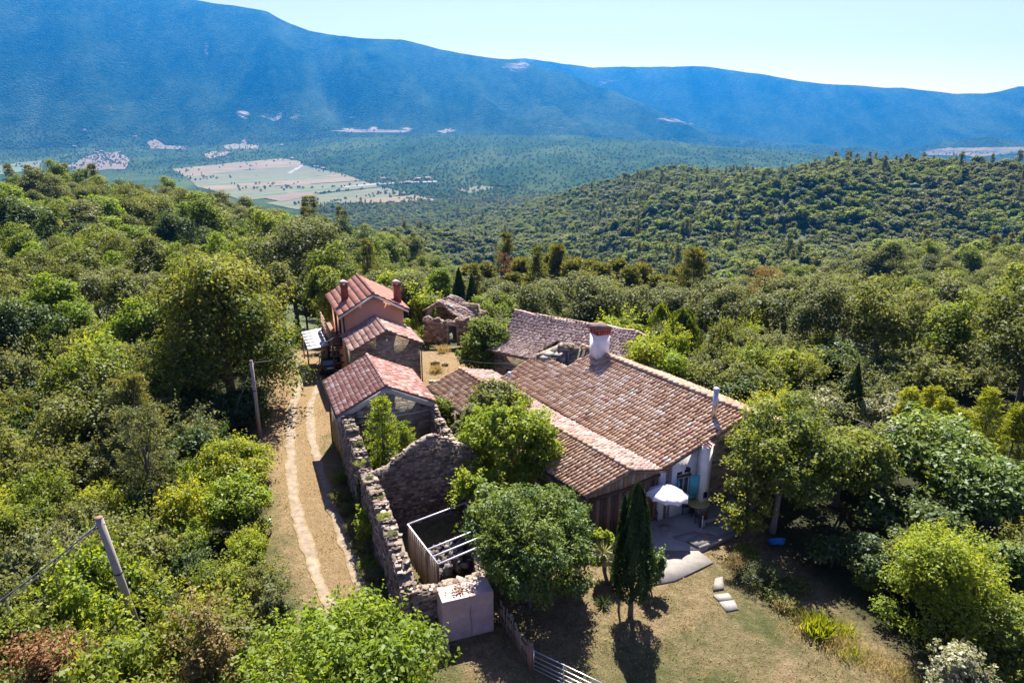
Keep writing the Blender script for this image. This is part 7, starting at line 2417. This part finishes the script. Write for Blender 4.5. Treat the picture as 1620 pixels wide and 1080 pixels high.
def scatter(name, label, pts, sort, wide, tall, rot, ng=None):
    me = bpy.data.meshes.new(name)
    me.vertices.add(len(pts))
    me.vertices.foreach_set('co', pts.astype(np.float32).ravel())
    for nm, typ, d in (('rot', 'FLOAT', rot), ('wide', 'FLOAT', wide), ('tall', 'FLOAT', tall), ('sort', 'INT', sort)):
        a = me.attributes.new(nm, typ, 'POINT')
        a.data.foreach_set('value', d)
    o = link(name, me)
    md = o.modifiers.new('scatter', 'NODES')
    md.node_group = ng or WOOD_NG
    return tag(o, label, kind='stuff')
far = [np.concatenate([XY[SINGLE:]])]
for r0, r1, sp in ((215, 420, 5.2), (420, 800, 5.8), (800, 1350, 6.8)):
    X, Y = jitter_grid(r0, r1, sp, -41, 41)
    far.append(np.stack([X, Y], 1))
X, Y = jitter_grid(1350, 2000, 8.5, -17, 14)
far.append(np.stack([X, Y], 1))
FXY = np.concatenate(far)
fr, fa_ = np.hypot(FXY[:, 0], FXY[:, 1]), np.degrees(np.arctan2(FXY[:, 0], FXY[:, 1]))
FZs = ground_z(FXY[:, 0], FXY[:, 1])
# small clearings seen on the far slope
q0, q1 = px_of(FXY[:, 0], FXY[:, 1], FZs + 4)
clear = poly_mask(q0, q1, [(1205, 392), (1240, 352), (1300, 360), (1310, 372), (1250, 385)]) & (fr > 300) & (rw.random(len(fr)) < .6)
clear |= (fbm(FXY[:, 0] / 25, FXY[:, 1] / 25, 3, 61) > .52)
ok = ~clear
FXY, FZs, fr, fa_ = FXY[ok], FZs[ok], fr[ok], fa_[ok]
n = len(FXY)
ps = pine_share(FXY[:, 0], FXY[:, 1])
tone = fbm(FXY[:, 0] / 45, FXY[:, 1] / 45, 3, 41) + rw.normal(size=n) * .28
isp = rw.random(n) < ps * .8
sort = np.where(tone < -.32, 2, np.where(tone < -.05, 0, np.where(tone < .18, 1, np.where(tone < .42, 3, np.where(tone < .6, 4, 5)))))
sort = np.where(isp, 6 + (rw.random(n) < .5), sort).astype(np.int32)
sz = rw.uniform(.5, 1.0, n) + .8 * rw.random(n) ** 3 + .12 * fbm(FXY[:, 0] / 70, FXY[:, 1] / 70, 2, 47)
wide = (sz * np.where(sort > 5, 1.0, np.where(fr < 330, 1.15, 1.42))).astype(np.float32)
tall = (sz * rw.uniform(.8, 1.2, n)).astype(np.float32)
rot = rw.uniform(0, 6.28, n).astype(np.float32)
P3 = np.stack([FXY[:, 0], FXY[:, 1], FZs - .3], 1)
for nm, lb, msk, ng_ in (('woods', 'woods of oak and pine covering the near side of the ridge', (fa_ < -4) & (fr < 330), NEAR_NG), ('woods', 'woods of oak and pine covering the near side of the wide slope', (fa_ >= -4) & (fr < 330), NEAR_NG),
                     ('woods', 'woods of oak and pine running down the ridge toward the valley fields', (fa_ < -4) & (fr >= 330), WOOD_NG), ('woods', 'woods of oak and pine covering the wide slope beyond the gully', (fa_ >= -4) & (fr >= 330), WOOD_NG)):
    scatter(nm, lb, P3[msk], sort[msk], wide[msk], tall[msk], rot[msk], ng_)
print('near trees', len(XY), 'far trees', n, 'bushes', nb)

# ------------------------------------------------------------------ valley: fields, hedges, village
def field_mat(name, a, b):
    m, nt, out = new_mat(name)
    p = nt.nodes.new('ShaderNodeBsdfPrincipled')
    co = pos(nt)
    mp = nt.nodes.new('ShaderNodeMapping')
    mp.inputs['Rotation'].default_value = (0, 0, .35)
    mp.inputs['Scale'].default_value = (.006, .03, .01)
    nt.links.new(co, mp.inputs['Vector'])
    r = ramp(nt, [(.3, a), (.7, b)])
    nt.links.new(noise(nt, 1.0, 5, .65, mp.outputs['Vector']), r.inputs['Fac'])
    nt.links.new(r.outputs['Color'], p.inputs['Base Color'])
    p.inputs['Roughness'].default_value = 1.0
    nt.links.new(p.outputs['BSDF'], out.inputs['Surface'])
    return m
F_GREEN = field_mat('meadow_field', (.045, .056, .02), (.115, .105, .038))
F_TAN = field_mat('stubble_field', (.075, .06, .028), (.185, .125, .056))
F_PINK = field_mat('dry_soil_field', (.075, .054, .03), (.15, .10, .06))
F_DARK = field_mat('crop_field', (.06, .10, .04), (.09, .13, .05))
F_ROAD = field_mat('pale_road', (.17, .155, .13), (.22, .2, .17))
FIELDS = [
    ([(272, 268), (330, 262), (445, 251), (475, 256), (480, 263), (380, 270), (296, 281)], F_TAN, 0), ([(296, 281), (380, 270), (478, 262), (540, 275), (430, 287), (312, 296)], F_GREEN, 0),
    ([(312, 296), (430, 287), (542, 275), (572, 286), (470, 293), (335, 301)], F_TAN, 0), ([(335, 301), (470, 293), (574, 287), (602, 296), (500, 306), (385, 318)], F_GREEN, 0),
    ([(418, 314), (467, 305), (506, 308), (446, 320)], F_PINK, .8), ([(420, 322), (510, 308), (604, 297), (650, 306), (560, 322), (470, 332)], F_GREEN, 0),
    ([(560, 318), (655, 309), (712, 322), (665, 334), (590, 334)], F_TAN, .8), ([(330, 291), (520, 279), (524, 280.5), (332, 293)], F_DARK, .8), ([(400, 309), (585, 291.5), (588, 293), (402, 311)], F_DARK, .8),
    ([(0, 262), (66, 254), (62, 268), (0, 275)], F_GREEN, 0), ([(0, 268), (40, 264), (38, 272), (0, 277)], F_DARK, .8), ([(104, 264), (140, 247), (190, 240), (205, 252), (200, 268), (130, 270)], F_PINK, 0),
    ([(232, 226), (246, 220), (262, 232), (297, 232), (292, 237), (240, 236)], F_PINK, 0), ([(318, 246), (338, 240), (364, 240), (358, 246), (330, 251)], F_TAN, 0), ([(350, 232), (368, 228), (412, 230), (408, 236), (360, 236)], F_TAN, 0), ([(380, 228), (386, 222), (392, 228)], F_PINK, .5),
    ([(455, 274), (478, 262), (481, 262.6), (460, 275)], F_ROAD, .9), ([(540, 296), (600, 290), (690, 287), (690, 289), (602, 292.5), (544, 298)], F_ROAD, .9),
    ([(1452, 240), (1500, 234), (1625, 233), (1640, 240), (1560, 247), (1470, 246)], F_TAN, 0), ([(1500, 240), (1600, 237), (1640, 240), (1560, 245)], F_GREEN, .8),
    ([(722, 300), (760, 294), (790, 298), (740, 306)], F_GREEN, 0), ([(520, 207), (585, 205), (650, 207), (640, 210), (560, 210)], F_PINK, 0), ([(690, 208), (712, 204), (722, 207), (705, 211)], F_PINK, 0),
]
def drape(poly, mat, lift, k=0):
    c = np.mean(np.array(poly), 0)
    pts = []
    for i in range(len(poly)):
        a, b = np.array(poly[i]), np.array(poly[(i + 1) % len(poly)])
        for t in np.linspace(0, 1, 10)[:-1]:
            q_ = a + (b - a) * t
            if 0 < t:
                q_ = q_ + (q_ - c) / (np.linalg.norm(q_ - c) + 1e-6) * float(fbm(q_[0] / 5 + 3, q_[1] / 2.0, 3, 55)) * 3.2
            pts.append(q_)
    v, f = [], []
    rings = 6
    for s in np.linspace(1, 0.02, rings):
        for p in pts:
            q = c + (p - c) * s
            w = far_ground(q[0], q[1])
            v.append((w[0], w[1], w[2] + 1.5 + lift))
    n_ = len(pts)
    for j in range(rings - 1):
        for i in range(n_):
            a, b = j * n_ + i, j * n_ + (i + 1) % n_
            f.append((a, b, b + n_, a + n_))
    tag(link('field', make_mesh('field', v, f, mat)), kind='structure')
def far_ground(px, py, r0=1400, r1=7600):
    """first terrain met along the camera ray of an image pixel beyond r0"""
    u = (px - 810) / FOC
    v = (540 - py) / FOC
    d = np.array([u, CP + v * SP, -SP + v * CP])
    h = math.hypot(d[0], d[1])
    ts = np.linspace(r0, r1, 900) / h
    P_ = d[None, :] * ts[:, None]
    zz = P_[:, 2] + CAM_H - ground_z(P_[:, 0], P_[:, 1])
    i = int(np.argmax(zz < 0)) if (zz < 0).any() else len(ts) - 1
    i = max(i, 1)
    a, b = zz[i - 1], zz[i]
    t = ts[i - 1] + (ts[i] - ts[i - 1]) * (a / (a - b + 1e-9))
    p = d * t
    return p[0], p[1], gz(p[0], p[1])
for poly, mat, lift in FIELDS:
    drape(poly, mat, lift)
# trees standing in the valley and in hedgerows
hv_ = np.random.default_rng(8)
hp_ = []
for (a, b, m_, j) in (((280, 282), (370, 282), 26, 2.5), ((330, 270), (480, 259), 8, 2), ((300, 300), (480, 291), 14, 2), ((340, 305), (600, 293), 26, 1.2), ((380, 300), (470, 296), 14, 1.2), ((470, 258), (560, 280), 30, 3), ((560, 283), (700, 300), 90, 5), ((470, 325), (640, 308), 40, 2.5),
                      ((600, 300), (760, 318), 120, 7), ((280, 255), (470, 245), 120, 6), ((200, 262), (300, 275), 70, 6), ((230, 240), (460, 240), 120, 7), ((0, 268), (110, 262), 36, 3), ((60, 245), (210, 252), 70, 7), ((0, 240), (230, 235), 120, 8), ((110, 262), (200, 256), 70, 5), ((150, 250), (205, 262), 40, 3), ((240, 232), (295, 235), 26, 3), ((320, 245), (360, 246), 16, 3), ((350, 232), (410, 233), 20, 3), ((110, 250), (200, 246), 60, 3), ((640, 318), (720, 326), 40, 4),
                      ((1450, 246), (1620, 243), 40, 2), ((500, 205), (730, 210), 40, 1.5), ((400, 225), (520, 225), 60, 5), ((700, 295), (820, 300), 80, 6), ((650, 285), (800, 275), 60, 8)):
    for k in range(m_):
        t = hv_.random()
        hp_.append(far_ground(a[0] + (b[0] - a[0]) * t + hv_.normal() * 3, a[1] + (b[1] - a[1]) * t + hv_.normal() * j))
hp_ = np.array(hp_)
nh = len(hp_)
scatter('hedgerow_trees', 'dark hedgerow trees and copses dotted between the valley fields', hp_ - np.array([0, 0, .5]), hv_.choice([0, 3, 5, 5], nh).astype(np.int32), (hv_.uniform(.9, 2.1, nh)).astype(np.float32), (hv_.uniform(.8, 1.6, nh)).astype(np.float32), hv_.uniform(0, 6, nh).astype(np.float32))
# wooded hill in the middle distance: scattered taller crowns over the canopy
mh = []
for k in range(5200):
    q = (hv_.uniform(480, 1440), hv_.uniform(207, 330))
    if q[1] < np.interp(q[0], [480, 900, 1200, 1440], [210, 212, 223, 243]):
        continue
    mh.append(far_ground(*q, r0=1650))
for k in range(1500):
    mh.append(far_ground(hv_.uniform(0, 560), hv_.uniform(200, 262), r0=2200))
mh = np.array(mh)
fpoly = np.zeros(len(mh), bool)
mq = px_of(mh[:, 0], mh[:, 1], mh[:, 2])
for poly, mat, lift in FIELDS:
    fpoly |= poly_mask(mq[0], mq[1], poly)
mh = mh[~fpoly]
nm_ = len(mh)
scatter('woods', 'woods scattered over the bluish middle hill and valley edge', mh - np.array([0, 0, 1.5]), hv_.choice([0, 1, 2, 3, 5], nm_).astype(np.int32), hv_.uniform(1.0, 2.2, nm_).astype(np.float32), hv_.uniform(.8, 1.5, nm_).astype(np.float32), hv_.uniform(0, 6, nm_).astype(np.float32))
# village houses, each its own thing
M_FARWALL = simple_mat('pale_house_wall', (.40, .37, .33), (.32, .29, .26), .5, .9, 0)
M_FARROOF = simple_mat('far_tile_roof', (.36, .2, .15), (.27, .14, .10), .5, .9, 0)
def far_house(px, py, w, d, h, yaw, label):
    x, y, z = far_ground(px, py)
    root = thing('village_house', label, 'house', (0, 0, 0), 'houses in the far valley')
    a = [(-w / 2, -d / 2), (w / 2, -d / 2), (w / 2, d / 2), (-w / 2, d / 2)]
    wl = MB().hexa([Vector((p[0], p[1], zz)) for zz in (-1, h) for p in a])
    wl.prism([(-w / 2, -d / 2, h), (-w / 2, d / 2, h), (-w / 2, 0, h + d * .24)], (w, 0, 0))
    link('wall', wl.mesh('wall', M_FARWALL), root)
    o = .5
    rf = MB()
    for s in (-1, 1):
        rf.prism([(-w / 2 - o, s * (d / 2 + o), h - .1), (w / 2 + o, s * (d / 2 + o), h - .1), (w / 2 + o, 0, h + d * .26), (-w / 2 - o, 0, h + d * .26)], (0, 0, .3))
    link('roof', rf.mesh('roof', M_FARROOF), root)
    for k in range(int(w / 4)):
        link('window', MB().box((-w / 2 + 2 + 4 * k, -d / 2 - .02, h * .55), (1.2, .08, 1.5)).mesh('window', M_DARK), root)
    root.location = (x, y, z + .3)
    root.rotation_euler = (0, 0, yaw)
hl = [(134, 207, 'farm building with a pale wall high on the wooded slope'), (214, 217, 'house with tile roof at the top edge of the pink clearing'), (153, 243, 'village house above the pale dry field'), (161, 241, 'long village house beside the dry field'), (169, 245, 'small village house by the dry field'),
      (118, 233, 'low village house among the trees'), (385, 226, 'house beside the small pale mound'), (445, 231, 'house at the wood edge above the big meadow'), (462, 252, 'farmhouse at the head of the big meadow'), (500, 265, 'long barn at the wood edge of the big meadow'), (512, 268, 'second barn beside the long barn at the meadow edge'),
      (606, 284, 'house with tile roof by the pale valley road'), (661, 285, 'long white house by the pale valley road'), (677, 284, 'house with orange roof at the end of the valley road'), (646, 291, 'shed on the bend of the valley road'), (20, 272, 'little house in the green field at the valley edge')]
rh = random.Random(3)
for px_, py_, lb in hl:
    far_house(px_, py_, rh.uniform(12, 24), rh.uniform(8, 11), rh.uniform(4.5, 7), rh.uniform(-.5, .5), lb)

# ------------------------------------------------------------------ turf: blades and dry tufts over the lawn, verge and courtyard
gr = np.random.default_rng(12)
def turf(name, label, n, xr, yr, keepf, H, mat, tb=(.1, .9)):
    x, y = gr.uniform(*xr, n), gr.uniform(*yr, n)
    k = keepf(x, y)
    x, y = x[k], y[k]
    m = len(x)
    z = ground_z(x, y)
    d = unit(gr.normal(size=(m, 3)) * np.array([.7, .7, .1]) + np.array([0, 0, 1.0]))
    L = H * gr.uniform(.4, 1.2, m) * (1 + .8 * np.clip(fbm(x / 1.5, y / 1.5, 2, 91), 0, 1))
    P_ = np.stack([x, y, z], 1) + d * (L * .42)[:, None]
    me = leaf_mesh(name, gr, [(P_, np.cross(d, gr.normal(size=(m, 3))), L, gr.uniform(*tb, m), dict(aspect=.22, fold=.02, D=d))], LM[mat])
    tag(link(name, me), label, kind='stuff')
BUILT = [[(A0.x - .1, A0.y), (A1.x - .1, A1.y), (C1.x + .2, C1.y - .3), (D0.x + .5, D0.y), (B0.x + .3, B0.y)], [(-12.6, 41.6), (-9.9, 35.4), (-4.3, 37.6), (-6.8, 43.8)],
         [(VA.x, VA.y), (EC.x, EC.y), ((EC + adir * LC).x, (EC + adir * LC).y), (RB.x, RB.y), ((RA + bk).x, (RA + bk).y)],
         [(p.x, p.y) for p in (at(1036, 872), at(1113, 872), at(1160, 842), at(1195, 800), at(1120, 780), at(985, 790))], [(p.x, p.y) for p in (at(1005, 933), at(1068, 921), at(1130, 891), at(1098, 862), at(1010, 892))]]
def open_ground(x, y):
    k = (x > verge_x(y) + .1) & (x < np.interp(y, [p[1] for p in YARD_EAST], [p[0] for p in YARD_EAST]))
    for b in BUILT:
        k &= ~poly_mask(x, y, b)
    for tr in (TL, TR):
        tx = np.interp(y, [p[1] for p in tr[::-1]], [p[0] for p in tr[::-1]])
        k &= np.abs(x - tx) > .42
    return k
turf('dry_grass', 'dry straw coloured grass over the lawn and along the track', 52000, (-21, 17), (15, 56), open_ground, .13, 'straw', (.0, .75))
turf('grass', 'short green grass patches on the lawn and under the ruin wall', 40000, (-16, 17), (15, 42), lambda x, y: open_ground(x, y) & (fbm(x / 2.2, y / 2.2, 4, 71) + .55 * np.exp(-(wall_d(x, y) / 1.4) ** 2) + .25 * np.exp(-((y - 19) / 3) ** 2) > .12), .10, 'mid', (.2, 1.0))
# ------------------------------------------------------------------ the air
zlo = float(HZ.min()) - 1.5
zhi = float(HZ.max()) + 40
haze = MB().box((0, 0, (zlo + zhi) / 2), (17600, 17600, zhi - zlo)).build('haze', None)
tag(haze, kind='stuff')
hm, hnt, hout = new_mat('haze_air')
hv = hnt.nodes.new('ShaderNodeVolumePrincipled')
hv.inputs['Color'].default_value = HAZE_COLOR
hv.inputs['Anisotropy'].default_value = 0.4
hv.inputs['Density'].default_value = HAZE_DENSITY
hv.inputs['Density Attribute'].default_value = ''
hnt.links.new(hv.outputs[0], hout.inputs['Volume'])
haze.data.materials.append(hm)
